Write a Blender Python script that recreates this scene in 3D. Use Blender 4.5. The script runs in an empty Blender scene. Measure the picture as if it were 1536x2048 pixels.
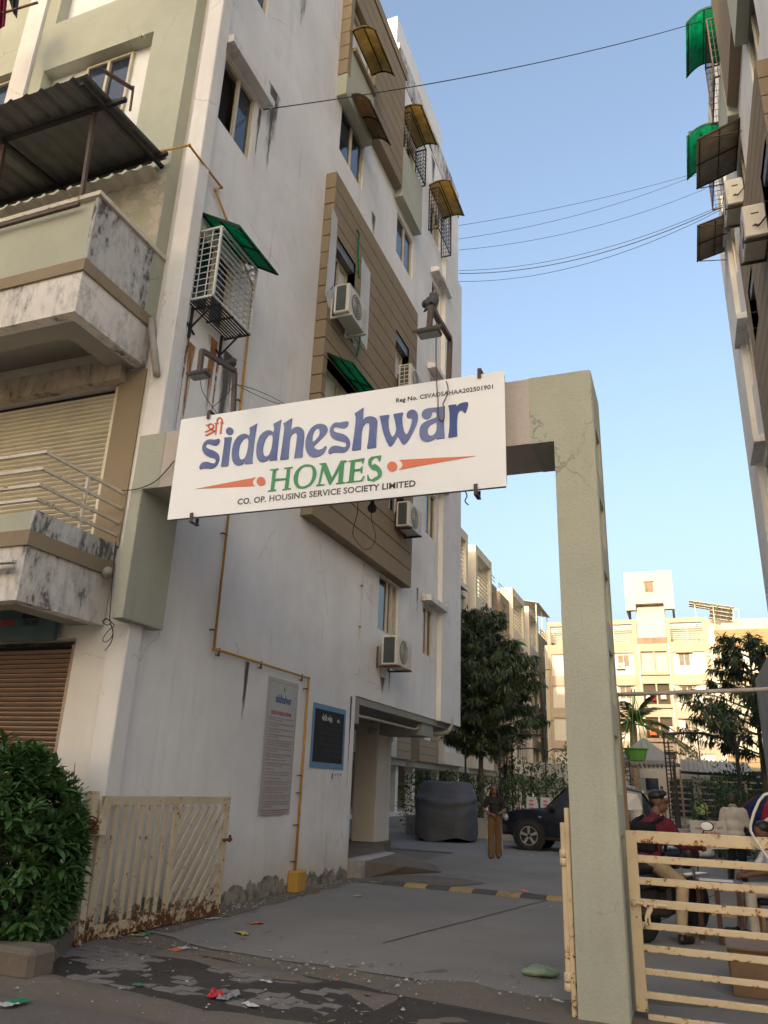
import bpy, bmesh, math, random
import numpy as np
from mathutils import Vector, Matrix, noise as mnoise
R = math.radians
random.seed(7)
scene = bpy.context.scene
COL = scene.collection

# ------------------------------------------------------------------ camera
YAW, PIT, ROL, FPX, EYE = R(21.4377), R(19.6939), R(2.2378), 1528.3, 1.5
FW = Vector((-math.sin(YAW) * math.cos(PIT), math.cos(YAW) * math.cos(PIT), math.sin(PIT)))
_r = Vector((math.cos(YAW), math.sin(YAW), 0)); _u = _r.cross(FW)
RT = _r * math.cos(ROL) + _u * math.sin(ROL)
UP = -_r * math.sin(ROL) + _u * math.cos(ROL)
cam = bpy.data.cameras.new('camera'); cam_o = bpy.data.objects.new('camera', cam); COL.objects.link(cam_o)
cam.sensor_fit = 'VERTICAL'; cam.sensor_height = 36.0; cam.lens = FPX / 2048 * 36
cam.clip_start = 0.05; cam.clip_end = 3000
m3 = Matrix((RT, UP, -FW)).transposed()
cam_o.matrix_world = Matrix.Translation((0, 0, EYE)) @ m3.to_4x4()
scene.camera = cam_o
scene.render.resolution_x, scene.render.resolution_y = 768, 1024

# ------------------------------------------------------------------ sky, sun, exposure
SUN_EL, SUN_AZ = R(13.0), R(185.0)        # azimuth clockwise from +Y: the sun stands behind the camera, a little to its left
w = bpy.data.worlds.new('World'); scene.world = w; w.use_nodes = True
nt = w.node_tree; nt.nodes.clear()
sky = nt.nodes.new('ShaderNodeTexSky'); sky.sky_type = 'NISHITA'; sky.sun_disc = False
sky.sun_elevation = SUN_EL; sky.sun_rotation = SUN_AZ
sky.air_density = 1.0; sky.dust_density = 10.0; sky.ozone_density = 0.9; sky.altitude = 30
bg = nt.nodes.new('ShaderNodeBackground'); bg.inputs['Strength'].default_value = 0.15
wo = nt.nodes.new('ShaderNodeOutputWorld')
nt.links.new(sky.outputs[0], bg.inputs[0]); nt.links.new(bg.outputs[0], wo.inputs[0])
sd = bpy.data.lights.new('sun', 'SUN'); sd.energy = 2.0; sd.angle = R(0.55); sd.color = (1.0, 0.83, 0.60)
so = bpy.data.objects.new('sun', sd); COL.objects.link(so)
sdir = Vector((math.sin(SUN_AZ) * math.cos(SUN_EL), math.cos(SUN_AZ) * math.cos(SUN_EL), math.sin(SUN_EL)))
so.rotation_euler = sdir.to_track_quat('Z', 'Y').to_euler()
vs = scene.view_settings; scene.display_settings.display_device = 'sRGB'
vs.view_transform = 'Standard'; vs.look = 'None'; vs.gamma = 1.0; vs.use_curve_mapping = False
vs.exposure = 1.82
scene.render.engine = 'CYCLES'
scene.cycles.max_bounces = 6; scene.cycles.diffuse_bounces = 4; scene.cycles.glossy_bounces = 3
scene.cycles.transmission_bounces = 4; scene.cycles.transparent_max_bounces = 8

# ------------------------------------------------------------------ points in the place: where the sight line through a photo pixel meets a known plane
def _d(px, py): return FW * FPX + RT * (px - 768) - UP * (py - 1024)
def AX(px, py, X): d = _d(px, py); return d * (X / d.x) + Vector((0, 0, EYE))
def AY(px, py, Y): d = _d(px, py); return d * (Y / d.y) + Vector((0, 0, EYE))
def AZ(px, py, Z=0.0): d = _d(px, py); return d * ((Z - EYE) / d.z) + Vector((0, 0, EYE))

# ------------------------------------------------------------------ object helpers
def tag(o, label=None, cat=None, group=None, kind=None):
    if label: o['label'] = label
    if cat: o['category'] = cat
    if group: o['group'] = group
    if kind: o['kind'] = kind
    return o
def thing(name, label, cat, loc=(0, 0, 0), rz=0.0, group=None):
    o = bpy.data.objects.new(name, None); COL.objects.link(o)
    o.location = loc; o.rotation_euler = (0, 0, rz); o.empty_display_size = 0.1
    return tag(o, label, cat, group)
def origin(o):
    v = Vector((0, 0, 0))
    while o is not None: v += Vector(o.location); o = o.parent
    return v
_kids = {}
def kids(o): return [c for c in COL.objects if c.parent is o]
def dup(root, loc=None, rz=None, label=None, group=None):
    r = root.copy(); COL.objects.link(r)
    if loc is not None: r.location = loc
    if rz is not None: r.rotation_euler = (0, 0, rz)
    if label: r['label'] = label
    if group: r['group'] = group
    for ch in root.children:
        c = ch.copy(); COL.objects.link(c); c.parent = r
        for g in ch.children:
            d = g.copy(); COL.objects.link(d); d.parent = c
    return r

class MB:
    """collects shapes and links them as ONE mesh object"""
    def __init__(s): s.v = []; s.f = []; s.m = []; s.cur = 0
    def mat(s, i): s.cur = i; return s
    def add(s, vs, fs):
        b = len(s.v); s.v += [tuple(p) for p in vs]
        for f in fs: s.f.append([i + b for i in f]); s.m.append(s.cur)
        return s
    def quad(s, a, b, c, d): return s.add([a, b, c, d], [(0, 1, 2, 3)])
    def poly(s, pts): return s.add(pts, [tuple(range(len(pts)))])
    def box(s, x0, x1, y0, y1, z0, z1):
        x0, x1 = sorted((x0, x1)); y0, y1 = sorted((y0, y1)); z0, z1 = sorted((z0, z1))
        return s.add([(x0, y0, z0), (x1, y0, z0), (x1, y1, z0), (x0, y1, z0), (x0, y0, z1), (x1, y0, z1), (x1, y1, z1), (x0, y1, z1)],
                     [(0, 3, 2, 1), (4, 5, 6, 7), (0, 1, 5, 4), (1, 2, 6, 5), (2, 3, 7, 6), (3, 0, 4, 7)])
    def bbox(s, x0, x1, y0, y1, z0, z1, b=0.01):
        """box with chamfered edges"""
        x0, x1 = sorted((x0, x1)); y0, y1 = sorted((y0, y1)); z0, z1 = sorted((z0, z1))
        bm = bmesh.new(); bmesh.ops.create_cube(bm, size=1.0)
        for v in bm.verts: v.co = Vector(((x0 + x1) / 2 + v.co.x * (x1 - x0), (y0 + y1) / 2 + v.co.y * (y1 - y0), (z0 + z1) / 2 + v.co.z * (z1 - z0)))
        bmesh.ops.bevel(bm, geom=bm.edges[:], offset=b, segments=1, affect='EDGES', profile=0.5)
        return s.bm(bm)
    def bm(s, bm, M=None):
        bm.verts.ensure_lookup_table(); bm.verts.index_update()
        s.add([(M @ v.co) if M else v.co.copy() for v in bm.verts], [[v.index for v in f.verts] for f in bm.faces]); bm.free(); return s
    def obox(s, p0, p1, wx, wy, roll=None):
        """bar of rectangular section from p0 to p1"""
        p0, p1 = Vector(p0), Vector(p1); d = (p1 - p0).normalized()
        ref = Vector(roll) if roll is not None else (Vector((0, 0, 1)) if abs(d.z) < 0.95 else Vector((0, 1, 0)))
        a = d.cross(ref).normalized(); b = a.cross(d).normalized()
        vs = []
        for p in (p0, p1):
            for sa, sb in ((-1, -1), (1, -1), (1, 1), (-1, 1)): vs.append(p + a * (sa * wx / 2) + b * (sb * wy / 2))
        return s.add(vs, [(0, 3, 2, 1), (4, 5, 6, 7), (0, 1, 5, 4), (1, 2, 6, 5), (2, 3, 7, 6), (3, 0, 4, 7)])
    def tube(s, pts, r, n=6, cap=True):
        pts = [Vector(p) for p in pts]; rs = r if isinstance(r, (list, tuple)) else [r] * len(pts)
        vs, fs = [], []; a = None
        for i, p in enumerate(pts):
            d = (pts[min(i + 1, len(pts) - 1)] - pts[max(i - 1, 0)])
            d = d.normalized() if d.length > 1e-9 else Vector((0, 0, 1))
            if a is None: a = d.orthogonal().normalized()
            else:
                a = a - d * a.dot(d); a = a.normalized() if a.length > 1e-6 else d.orthogonal().normalized()
            b = d.cross(a)
            for k in range(n):
                t = 2 * math.pi * k / n; vs.append(p + (a * math.cos(t) + b * math.sin(t)) * rs[i])
        for i in range(len(pts) - 1):
            for k in range(n): fs.append((i * n + k, i * n + (k + 1) % n, (i + 1) * n + (k + 1) % n, (i + 1) * n + k))
        if cap: fs.append(tuple(range(n - 1, -1, -1))); fs.append(tuple((len(pts) - 1) * n + k for k in range(n)))
        return s.add(vs, fs)
    def prism(s, pts, d):
        """closed polygon pts (3D, planar) swept by vector d"""
        n = len(pts); d = Vector(d); P = [Vector(p) for p in pts]
        return s.add(P + [p + d for p in P], [tuple(range(n - 1, -1, -1)), tuple(range(n, 2 * n))] + [(i, (i + 1) % n, n + (i + 1) % n, n + i) for i in range(n)])
    def ball(s, c, r, sx=1, sy=1, sz=1, seg=10, rings=7, M=None):
        vs = [(0, 0, 1)]; fs = []
        for i in range(1, rings):
            t = math.pi * i / rings
            for k in range(seg): a = 2 * math.pi * k / seg; vs.append((math.sin(t) * math.cos(a), math.sin(t) * math.sin(a), math.cos(t)))
        vs.append((0, 0, -1)); L = len(vs) - 1
        for k in range(seg): fs.append((0, 1 + k, 1 + (k + 1) % seg))
        for i in range(rings - 2):
            for k in range(seg): a = 1 + i * seg + k; b = 1 + i * seg + (k + 1) % seg; fs.append((a, a + seg, b + seg, b))
        o = 1 + (rings - 2) * seg
        for k in range(seg): fs.append((o + k, L, o + (k + 1) % seg))
        out = []
        for v in vs:
            p = Vector((v[0] * r * sx, v[1] * r * sy, v[2] * r * sz))
            if M: p = M @ p
            out.append(p + Vector(c))
        return s.add(out, fs)
    def lathe(s, c, prof, n=16, axis='Z'):
        vs, fs = [], []
        for r, h in prof:
            for k in range(n):
                a = 2 * math.pi * k / n; q = (r * math.cos(a), r * math.sin(a), h)
                if axis == 'X': q = (q[2], q[0], q[1])
                if axis == 'Y': q = (q[1], q[2], q[0])
                vs.append((c[0] + q[0], c[1] + q[1], c[2] + q[2]))
        for i in range(len(prof) - 1):
            for k in range(n): fs.append((i * n + k, i * n + (k + 1) % n, (i + 1) * n + (k + 1) % n, (i + 1) * n + k))
        fs.append(tuple(range(n - 1, -1, -1))); fs.append(tuple((len(prof) - 1) * n + k for k in range(n)))
        return s.add(vs, fs)
    def build(s, name, mats, parent=None, smooth=False, label=None, kind=None, local=False):
        me = bpy.data.meshes.new(name)
        o0 = Vector((0, 0, 0)) if (local or parent is None) else origin(parent)
        me.from_pydata([(x - o0.x, y - o0.y, z - o0.z) for x, y, z in s.v], [], s.f)
        if not isinstance(mats, (list, tuple)): mats = [mats]
        for m in mats: me.materials.append(m)
        if len(mats) > 1: me.polygons.foreach_set('material_index', s.m)
        if smooth: me.polygons.foreach_set('use_smooth', [True] * len(me.polygons))
        me.validate(); me.update()
        o = bpy.data.objects.new(name, me); COL.objects.link(o)
        if parent is not None: o.parent = parent
        if label: o['label'] = label
        if kind: o['kind'] = kind
        return o
def mesh_copy(src, name, parent, loc=None, rot=None):
    o = bpy.data.objects.new(name, src.data); COL.objects.link(o); o.parent = parent
    if loc is not None: o.location = loc
    if rot is not None: o.rotation_euler = rot
    return o
def recalc(o):
    bm = bmesh.new(); bm.from_mesh(o.data); bmesh.ops.recalc_face_normals(bm, faces=bm.faces[:]); bm.to_mesh(o.data); bm.free(); return o
def shade_smooth_angle(o, deg=35):
    me = o.data
    me.polygons.foreach_set('use_smooth', [True] * len(me.polygons))
    bm = bmesh.new(); bm.from_mesh(me)
    for e in bm.edges:
        if len(e.link_faces) == 2 and e.calc_face_angle(0) > R(deg): e.smooth = False
    bm.to_mesh(me); bm.free(); return o
def sag(a, b, s, n=14):
    a, b = Vector(a), Vector(b)
    return [a.lerp(b, i / n) - Vector((0, 0, 4 * s * (i / n) * (1 - i / n))) for i in range(n + 1)]
# ------------------------------------------------------------------ materials (all procedural)
class G:
    def __init__(s, name):
        s.m = bpy.data.materials.new(name); s.m.use_nodes = True; s.nt = s.m.node_tree; s.nt.nodes.clear()
        s.out = s.n('ShaderNodeOutputMaterial'); s.b = s.n('ShaderNodeBsdfPrincipled'); s.l(s.b.outputs[0], s.out.inputs[0])
    def n(s, t, **k):
        x = s.nt.nodes.new(t)
        for a, v in k.items(): setattr(x, a, v)
        return x
    def l(s, a, b): s.nt.links.new(a, b)
    def setin(s, sock, v):
        if isinstance(v, bpy.types.NodeSocket): s.l(v, sock)
        elif isinstance(v, (tuple, list)) and len(v) == 3 and sock.type == 'RGBA': sock.default_value = (*v, 1)
        else: sock.default_value = v
    def pos(s):
        if not hasattr(s, '_p'): s._p = s.n('ShaderNodeNewGeometry').outputs['Position']
        return s._p
    def map(s, v, scale=(1, 1, 1), loc=(0, 0, 0), rot=(0, 0, 0)):
        x = s.n('ShaderNodeMapping'); s.l(v, x.inputs[0]); x.inputs['Scale'].default_value = scale; x.inputs['Location'].default_value = loc; x.inputs['Rotation'].default_value = rot
        return x.outputs[0]
    def noise(s, scale, detail=4, rough=0.55, v=None, dist=0.0, color=False):
        x = s.n('ShaderNodeTexNoise'); s.l(v or s.pos(), x.inputs['Vector']); x.inputs['Scale'].default_value = scale
        x.inputs['Detail'].default_value = detail; x.inputs['Roughness'].default_value = rough; x.inputs['Distortion'].default_value = dist
        return x.outputs['Color' if color else 'Fac']
    def vor(s, scale, v=None, feature='DISTANCE_TO_EDGE'):
        x = s.n('ShaderNodeTexVoronoi', feature=feature); s.l(v or s.pos(), x.inputs['Vector']); x.inputs['Scale'].default_value = scale
        return x.outputs[0]
    def ramp(s, f, a, b, lo=0.0, hi=1.0):
        x = s.n('ShaderNodeMapRange'); x.clamp = True; s.setin(x.inputs[0], f)
        for i, v in enumerate((a, b, lo, hi)): x.inputs[i + 1].default_value = v
        return x.outputs[0]
    def math(s, op, a, b=0.0):
        x = s.n('ShaderNodeMath', operation=op); s.setin(x.inputs[0], a); s.setin(x.inputs[1], b); return x.outputs[0]
    def mix(s, f, a, b, mode='MIX'):
        x = s.n('ShaderNodeMix', data_type='RGBA', blend_type=mode); s.setin(x.inputs[0], f); s.setin(x.inputs[6], a); s.setin(x.inputs[7], b); return x.outputs[2]
    def xyz(s, i): 
        x = s.n('ShaderNodeSeparateXYZ'); s.l(s.pos(), x.inputs[0]); return x.outputs[i]
    def bump(s, h, strength=0.3, dist=0.02):
        x = s.n('ShaderNodeBump'); x.inputs['Strength'].default_value = strength; x.inputs['Distance'].default_value = dist; s.l(h, x.inputs['Height']); s.l(x.outputs[0], s.b.inputs['Normal'])
    def done(s, col, rough=0.85, metal=0.0, spec=0.3):
        s.setin(s.b.inputs['Base Color'], col); s.setin(s.b.inputs['Roughness'], rough); s.setin(s.b.inputs['Metallic'], metal)
        s.b.inputs['Specular IOR Level'].default_value = spec; return s.m
def mul(c, k): return tuple(min(1, x * k) for x in c)

def plaster(name, base, var=0.14, grime=0.35, crack=0.5, mold=0.0, peel=None, peel_amt=0.0, foot=False, rust=0.0, rough_grain=0.15, crack_scale=0.55, streaks=0.5, seed=0.0):
    base = (base[0], base[1] * 1.015, min(.82, base[2] * 1.07)); g = G(name); p = g.map(g.pos(), loc=(seed, seed * 1.7, seed * 0.6))
    n1 = g.noise(0.55, 6, 0.62, p); c = g.mix(g.ramp(n1, 0.3, 0.72), mul(base, 1 - var), mul(base, 1 + var * 0.55))
    n2 = g.noise(2.6, 5, 0.6, p); c = g.mix(g.ramp(n2, 0.52, 0.8, 0, 0.32), c, (base[0] * 0.80, base[1] * 0.74, base[2] * 0.66))
    st = g.noise(1.0, 6, 0.65, g.map(p, (4.2, 4.2, 0.22)))
    stm = g.math('MULTIPLY', g.ramp(st, 0.52, 0.78), g.ramp(g.noise(0.35, 3, 0.5, p), 0.38, 0.66))
    c = g.mix(g.math('MULTIPLY', stm, streaks), c, (base[0] * 0.52, base[1] * 0.48, base[2] * 0.42))
    # grime in shapes of its own
    gr = g.math('MULTIPLY', g.ramp(g.noise(1.7, 8, 0.72, p, 0.6), 0.60, 0.70), g.ramp(g.noise(0.25, 2, 0.5, p), 0.45, 0.62))
    c = g.mix(g.math('MULTIPLY', gr, grime), c, (0.16, 0.15, 0.135))
    if peel:
        pm = g.ramp(g.noise(1.25, 9, 0.66, p, 0.3), 0.56 - peel_amt * 0.15, 0.575 - peel_amt * 0.15)
        c = g.mix(pm, c, peel)
    if mold > 0:
        kk = g.math('ADD', g.noise(1.8, 5, 0.6, g.map(p, (1, 1, 0.5)), 0.5), g.math('MULTIPLY', g.math('SUBTRACT', g.noise(11, 6, 0.7, g.map(p, (1, 1, 0.45))), 0.5), 0.85))
        mm = g.math('ADD', g.math('MULTIPLY', g.ramp(kk, 0.52 - 0.11 * mold, 0.80 - 0.11 * mold), 0.6), g.math('MULTIPLY', g.ramp(kk, 0.70 - 0.11 * mold, 0.75 - 0.11 * mold), 0.4))
        c = g.mix(g.math('MULTIPLY', mm, 0.86), c, (0.04, 0.04, 0.039))
    if rust > 0:
        rm = g.math('MULTIPLY', g.ramp(g.noise(1.0, 5, 0.6, g.map(p, (7, 7, 0.3))), 0.60, 0.68), g.ramp(g.noise(0.7, 3, 0.5, p), 0.5, 0.6))
        c = g.mix(g.math('MULTIPLY', rm, rust), c, (0.30, 0.13, 0.04))
    h = g.noise(38, 4, 0.7, p)
    if crack > 0:
        dp = g.n('ShaderNodeMix', data_type='VECTOR'); dp.inputs[0].default_value = 0.26
        g.l(p, dp.inputs[4]); g.l(g.noise(2.4, 6, 0.7, p, color=True), dp.inputs[5])
        e = g.vor(crack_scale, dp.outputs[1]); cm = g.math('MULTIPLY', g.ramp(e, 0.0008, 0.0042, 1, 0), g.ramp(g.noise(0.9, 4, 0.6, p), 0.50, 0.60))
        c = g.mix(g.math('MULTIPLY', cm, crack * .7), c, mul(base, .28))
    if foot:
        z = g.xyz(2); ed = g.math('ADD', z, g.ramp(g.noise(1.6, 8, 0.7, p), 0.25, 0.75, -0.22, 0.22))
        c = g.mix(g.math('MULTIPLY', g.ramp(ed, 0.20, 0.85, 1, 0), 0.55), c, (base[0] * 0.62, base[1] * 0.52, base[2] * 0.38))
        brk = g.ramp(ed, 0.185, 0.195, 1, 0)
        c = g.mix(brk, c, g.mix(g.ramp(g.noise(5, 6, 0.7, p), 0.45, 0.6), (0.33, 0.30, 0.24), (0.13, 0.12, 0.105)))
        h = g.math('SUBTRACT', h, g.math('MULTIPLY', brk, 1.5))
    if rough_grain > .5: c = g.mix(g.ramp(g.noise(55, 2, 0.6, p), 0.55, 0.72, 0, 0.35), c, mul(base, 0.5))
    g.bump(g.math('ADD', g.math('MULTIPLY', h, rough_grain), g.math('MULTIPLY', g.noise(4.0, 4, 0.6, p), 0.35)), 0.35, 0.02)
    return g.done(c, 0.9, 0, 0.25)

def simple(name, base, rough=0.6, metal=0.0, var=0.12, scale=6.0, spec=0.4, bump=0.0, dirt=0.25):
    g = G(name); n1 = g.noise(scale, 5, 0.6)
    c = g.mix(g.ramp(n1, 0.3, 0.7), mul(base, 1 - var), mul(base, 1 + var * 0.6))
    if dirt: c = g.mix(g.math('MULTIPLY', g.ramp(g.noise(scale * 0.45, 7, 0.7), 0.55, 0.72), dirt), c, mul(base, 0.45))
    if bump: g.bump(g.noise(scale * 5, 3, 0.6), bump, 0.01)
    return g.done(c, rough, metal, spec)

def rusty(name, base, amt=0.5, rustc=(0.115, 0.045, 0.018), scale=9.0, low_z=None, rough=0.55, edge=0.0):
    g = G(name); n = g.noise(scale, 9, 0.72, None, 0.3); n2 = g.noise(scale * 0.28, 4, 0.6)
    k = g.math('ADD', n, g.math('MULTIPLY', g.math('SUBTRACT', n2, 0.5), 0.7))
    if low_z is not None: k = g.math('ADD', k, g.ramp(g.xyz(2), low_z[0], low_z[1], 0.22, 0.0))
    if edge:
        sx = g.n('ShaderNodeSeparateXYZ'); g.l(g.n('ShaderNodeTexCoord').outputs['Generated'], sx.inputs[0]); k = g.math('ADD', k, g.math('ADD', g.ramp(sx.outputs[2], 0.0, 0.40, edge, 0.0), g.ramp(sx.outputs[2], 0.85, 1.0, 0.0, edge * 0.35)))
    t = 0.74 - 0.22 * amt
    c = g.mix(g.ramp(g.noise(2.2, 4, 0.6), 0.3, 0.7), mul(base, 0.84), mul(base, 1.06))
    c = g.mix(g.math('MULTIPLY', g.ramp(k, t - 0.10, t, 0, 1), 0.45), c, (base[0] * 0.75, base[1] * 0.5, base[2] * 0.25))
    c = g.mix(g.ramp(k, t, t + 0.03), c, g.mix(g.ramp(g.noise(30, 4, 0.6), 0.35, 0.65), mul(rustc, 0.55), mul(rustc, 1.5)))
    g.bump(k, 0.25, 0.004)
    return g.done(c, rough, 0, 0.35)

def ground_mat(name, base, scale=1.0, dust=(0.22, 0.18, 0.14), dust_amt=0.45, spots=0.5):
    g = G(name)
    c = g.mix(g.ramp(g.noise(0.35 * scale, 7, 0.62), 0.3, 0.7), mul(base, 0.80), mul(base, 1.15))
    c = g.mix(g.math('MULTIPLY', g.ramp(g.noise(0.8 * scale, 8, 0.68, None, 0.5), 0.48, 0.70), dust_amt), c, dust)
    c = g.mix(g.math('MULTIPLY', g.ramp(g.noise(1.9 * scale, 9, 0.75, None, 0.4), 0.60, 0.68), spots), c, mul(base, 0.45))
    c = g.mix(g.ramp(g.noise(70, 3, 0.6), 0.35, 0.7, 0, 0.35), c, mul(base, 0.55))
    c = g.mix(g.ramp(g.noise(48, 2, 0.5), 0.70, 0.76, 0, 0.5), c, mul(base, 1.9))
    c = g.mix(g.math('MULTIPLY', g.ramp(g.noise(6 * scale, 8, 0.75, None, 0.3), 0.56, 0.70), 0.35), c, mul(dust, 1.25))
    c = g.mix(g.math('MULTIPLY', g.ramp(g.noise(13, 6, 0.7), 0.60, 0.72), 0.4), c, mul(base, 0.6))
    g.bump(g.math('ADD', g.math('MULTIPLY', g.noise(60, 5, 0.7), 0.6), g.noise(2.5, 6, 0.65)), 0.6, 0.025)
    return g.done(c, g.ramp(g.noise(1.2, 4), 0.3, 0.7, 0.72, 0.95), 0, 0.3)

def leafmat(name, a, b, rough=0.45, trans=0.15):
    g = G(name); oi = g.n('ShaderNodeObjectInfo').outputs['Random']
    c = g.mix(g.ramp(g.noise(2.6, 3, 0.6), 0.3, 0.7), a, b)
    c = g.mix(g.ramp(g.noise(17, 2, 0.6), 0.5, 0.75, 0, 0.7), c, mul(b, 1.55))
    g.b.inputs['Transmission Weight'].default_value = 0.0
    g.done(c, rough, 0, 0.4)
    tr = g.n('ShaderNodeBsdfTranslucent'); g.l(c, tr.inputs[0]); mx = g.n('ShaderNodeMixShader'); mx.inputs[0].default_value = trans
    g.l(g.b.outputs[0], mx.inputs[1]); g.l(tr.outputs[0], mx.inputs[2]); g.l(mx.outputs[0], g.out.inputs[0])
    return g.m

def glassmat(name, base, rough=0.06, spec=0.7):
    g = G(name); c = g.mix(g.ramp(g.noise(1.3, 3), 0.35, 0.7), base, mul(base, 1.7))
    c = g.mix(g.ramp(g.noise(6, 7, 0.75), 0.55, 0.75, 0, 0.12), c, (0.3, 0.28, 0.25))
    g.bump(g.noise(1.6, 2), 0.05, 0.01)
    return g.done(c, g.ramp(g.noise(5, 6, 0.7), 0.4, 0.75, rough, rough + 0.14), 0, spec)

def film(name, base, alpha, rough=0.5):
    """fibreglass or plastic sheet that lets light through"""
    g = G(name); c = g.mix(g.ramp(g.noise(5, 7, 0.7), 0.35, 0.7), mul(base, 0.7), mul(base, 1.2))
    c = g.mix(g.ramp(g.noise(1.6, 6, 0.7), 0.5, 0.68, 0, 0.5), c, mul(base, 0.35))
    g.done(c, rough, 0, 0.4)
    tr = g.n('ShaderNodeBsdfTranslucent'); g.l(c, tr.inputs[0]); mx = g.n('ShaderNodeMixShader'); mx.inputs[0].default_value = alpha
    g.l(g.b.outputs[0], mx.inputs[1]); g.l(tr.outputs[0], mx.inputs[2]); g.l(mx.outputs[0], g.out.inputs[0])
    return g.m

WHITE = (0.80, 0.778, 0.728)
M = {}
M['white'] = plaster('white_plaster', WHITE, grime=0.28, crack=0.55, foot=True, rust=0.22, streaks=0.42)
M['white_up'] = plaster('white_plaster_upper', (0.781, 0.750, 0.694), grime=0.5, crack=0.75, mold=0.25, seed=11)
M['white_clean'] = plaster('white_plaster_clean', (0.800, 0.794, 0.744), var=0.08, grime=0.1, crack=0.2, streaks=0.25, seed=3)
M['white_edge'] = plaster('white_plaster_pilaster', (0.769, 0.738, 0.676), grime=0.45, crack=0.9, crack_scale=0.9, seed=5)
M['fascia'] = plaster('stained_white_fascia', (0.694, 0.657, 0.595), grime=0.5, crack=0.5, mold=0.30, seed=8)
M['moldy'] = plaster('moldy_parapet_plaster', (0.570, 0.558, 0.521), grime=0.8, crack=0.4, mold=1.5, seed=9)
M['parapet'] = plaster('weathered_roof_parapet', (0.694, 0.670, 0.620), grime=0.9, crack=0.4, mold=1.35, seed=2)
M['green'] = plaster('sage_green_plaster', (0.446, 0.452, 0.352), grime=0.15, crack=0.8, crack_scale=0.8, streaks=0.3, seed=4)
M['green_old'] = plaster('peeling_green_plaster', (0.422, 0.415, 0.304), grime=0.3, crack=0.6, peel=(0.52, 0.47, 0.40), peel_amt=0.5, seed=6)
M['band'] = plaster('brown_band_plaster', (0.291, 0.229, 0.149), grime=0.2, crack=0.3, streaks=0.4, seed=1)
M['brown'] = plaster('brown_cladding_plaster', (0.279, 0.217, 0.139), var=0.10, grime=0.12, crack=0.15, streaks=0.35, seed=7)
M['groove'] = simple('dark_joint_and_recess', (0.055, 0.042, 0.030), 0.9)
M['gate_green'] = plaster('rough_sage_render', (0.408, 0.408, 0.318), var=0.16, grime=0.12, crack=0.75, crack_scale=0.6, rough_grain=0.9, streaks=0.35, seed=13)
M['gate_pink'] = plaster('bare_pinkish_render', (0.53, 0.465, 0.405), var=0.12, grime=0.3, crack=0.2, rough_grain=0.9, seed=14)
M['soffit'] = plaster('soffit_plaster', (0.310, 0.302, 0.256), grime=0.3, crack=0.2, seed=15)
M['column'] = plaster('stilt_column_plaster', (0.620, 0.564, 0.465), grime=0.35, crack=0.3, foot=False, seed=16)
M['patch'] = plaster('grey_cement_patch', (0.583, 0.595, 0.589), var=0.2, grime=0.15, crack=0.1, seed=17)
M['concrete'] = plaster('raw_concrete', (0.372, 0.347, 0.310), grime=0.4, crack=0.4, mold=0.1, rough_grain=0.5, seed=18)
M['lintel'] = plaster('stained_lintel', (0.409, 0.347, 0.267), grime=0.7, crack=0.3, mold=0.6, seed=19)
M['shutter'] = simple('cream_shutter_steel', (0.66, 0.61, 0.50), 0.55, 0, 0.12, 2.0, 0.4, dirt=0.35)
M['shutter_pink'] = simple('dusty_brown_shutter_steel', (0.38, 0.275, 0.215), 0.6, 0, 0.12, 2.0, 0.35, dirt=0.35)
M['frame_cream'] = simple('cream_aluminium', (0.56, 0.50, 0.38), 0.5, 0, 0.1, 5, dirt=0.2)
M['glass'] = glassmat('tinted_window_glass', (0.012, 0.020, 0.036))
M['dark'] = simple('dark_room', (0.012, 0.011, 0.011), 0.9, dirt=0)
M['iron'] = simple('dark_iron', (0.035, 0.030, 0.028), 0.6, 0.2, 0.2, 12)
M['iron_brown'] = rusty('brown_painted_iron', (0.085, 0.055, 0.045), 0.35)
M['steel_grey'] = simple('galvanised_sheet', (0.17, 0.175, 0.175), 0.5, 0.4, 0.2, 4, dirt=0.5)
M['grille_white'] = rusty('white_painted_grille', (0.60, 0.61, 0.60), 0.12)
M['rail_white'] = rusty('white_rusty_railing', (0.60, 0.55, 0.47), 0.45, scale=14)
M['gate'] = rusty('cream_rusty_gate_paint', (0.60, 0.48, 0.31), 0.34, scale=34, edge=0.12)
M['gate_old'] = rusty('cream_gate_paint_rusted_foot', (0.60, 0.50, 0.345), 0.36, scale=22, low_z=(0.05, 0.40))
M['rust'] = rusty('rust_steel', (0.16, 0.07, 0.035), 0.9)
M['yellow_pipe'] = rusty('yellow_gas_pipe_paint', (0.52, 0.27, 0.035), 0.15)
M['yellow_block'] = plaster('yellow_painted_block', (0.521, 0.298, 0.062), grime=0.6, crack=0.2, seed=21)
M['pvc'] = simple('grey_pvc_pipe', (0.36, 0.325, 0.275), 0.55, dirt=0.5)
M['ac_white'] = simple('white_unit_casing', (0.58, 0.56, 0.50), 0.5, dirt=0.3, scale=3)
M['ac_dark'] = simple('condenser_fins', (0.07, 0.085, 0.085), 0.5, 0.3)
M['fan'] = simple('fan_grille', (0.16, 0.15, 0.135), 0.6)
M['canopy_green'] = film('green_canopy_sheet', (0.02, 0.40, 0.24), 0.75)
M['canopy_amber'] = film('amber_canopy_sheet', (0.55, 0.42, 0.18), 0.6)
M['canopy_brown'] = film('brown_canopy_sheet', (0.32, 0.22, 0.125), 0.5)
M['canopy_grey'] = film('grey_brown_canopy_sheet', (0.30, 0.26, 0.205), 0.55)
M['wire'] = simple('black_cable', (0.02, 0.02, 0.022), 0.6, dirt=0)
M['wire_brown'] = simple('brown_cable', (0.10, 0.055, 0.04), 0.6, dirt=0)
M['sign'] = simple('white_sign_sheet', (0.86, 0.88, 0.90), 0.35, 0, 0.02, 1.2, 0.4, dirt=0.04)
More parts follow.
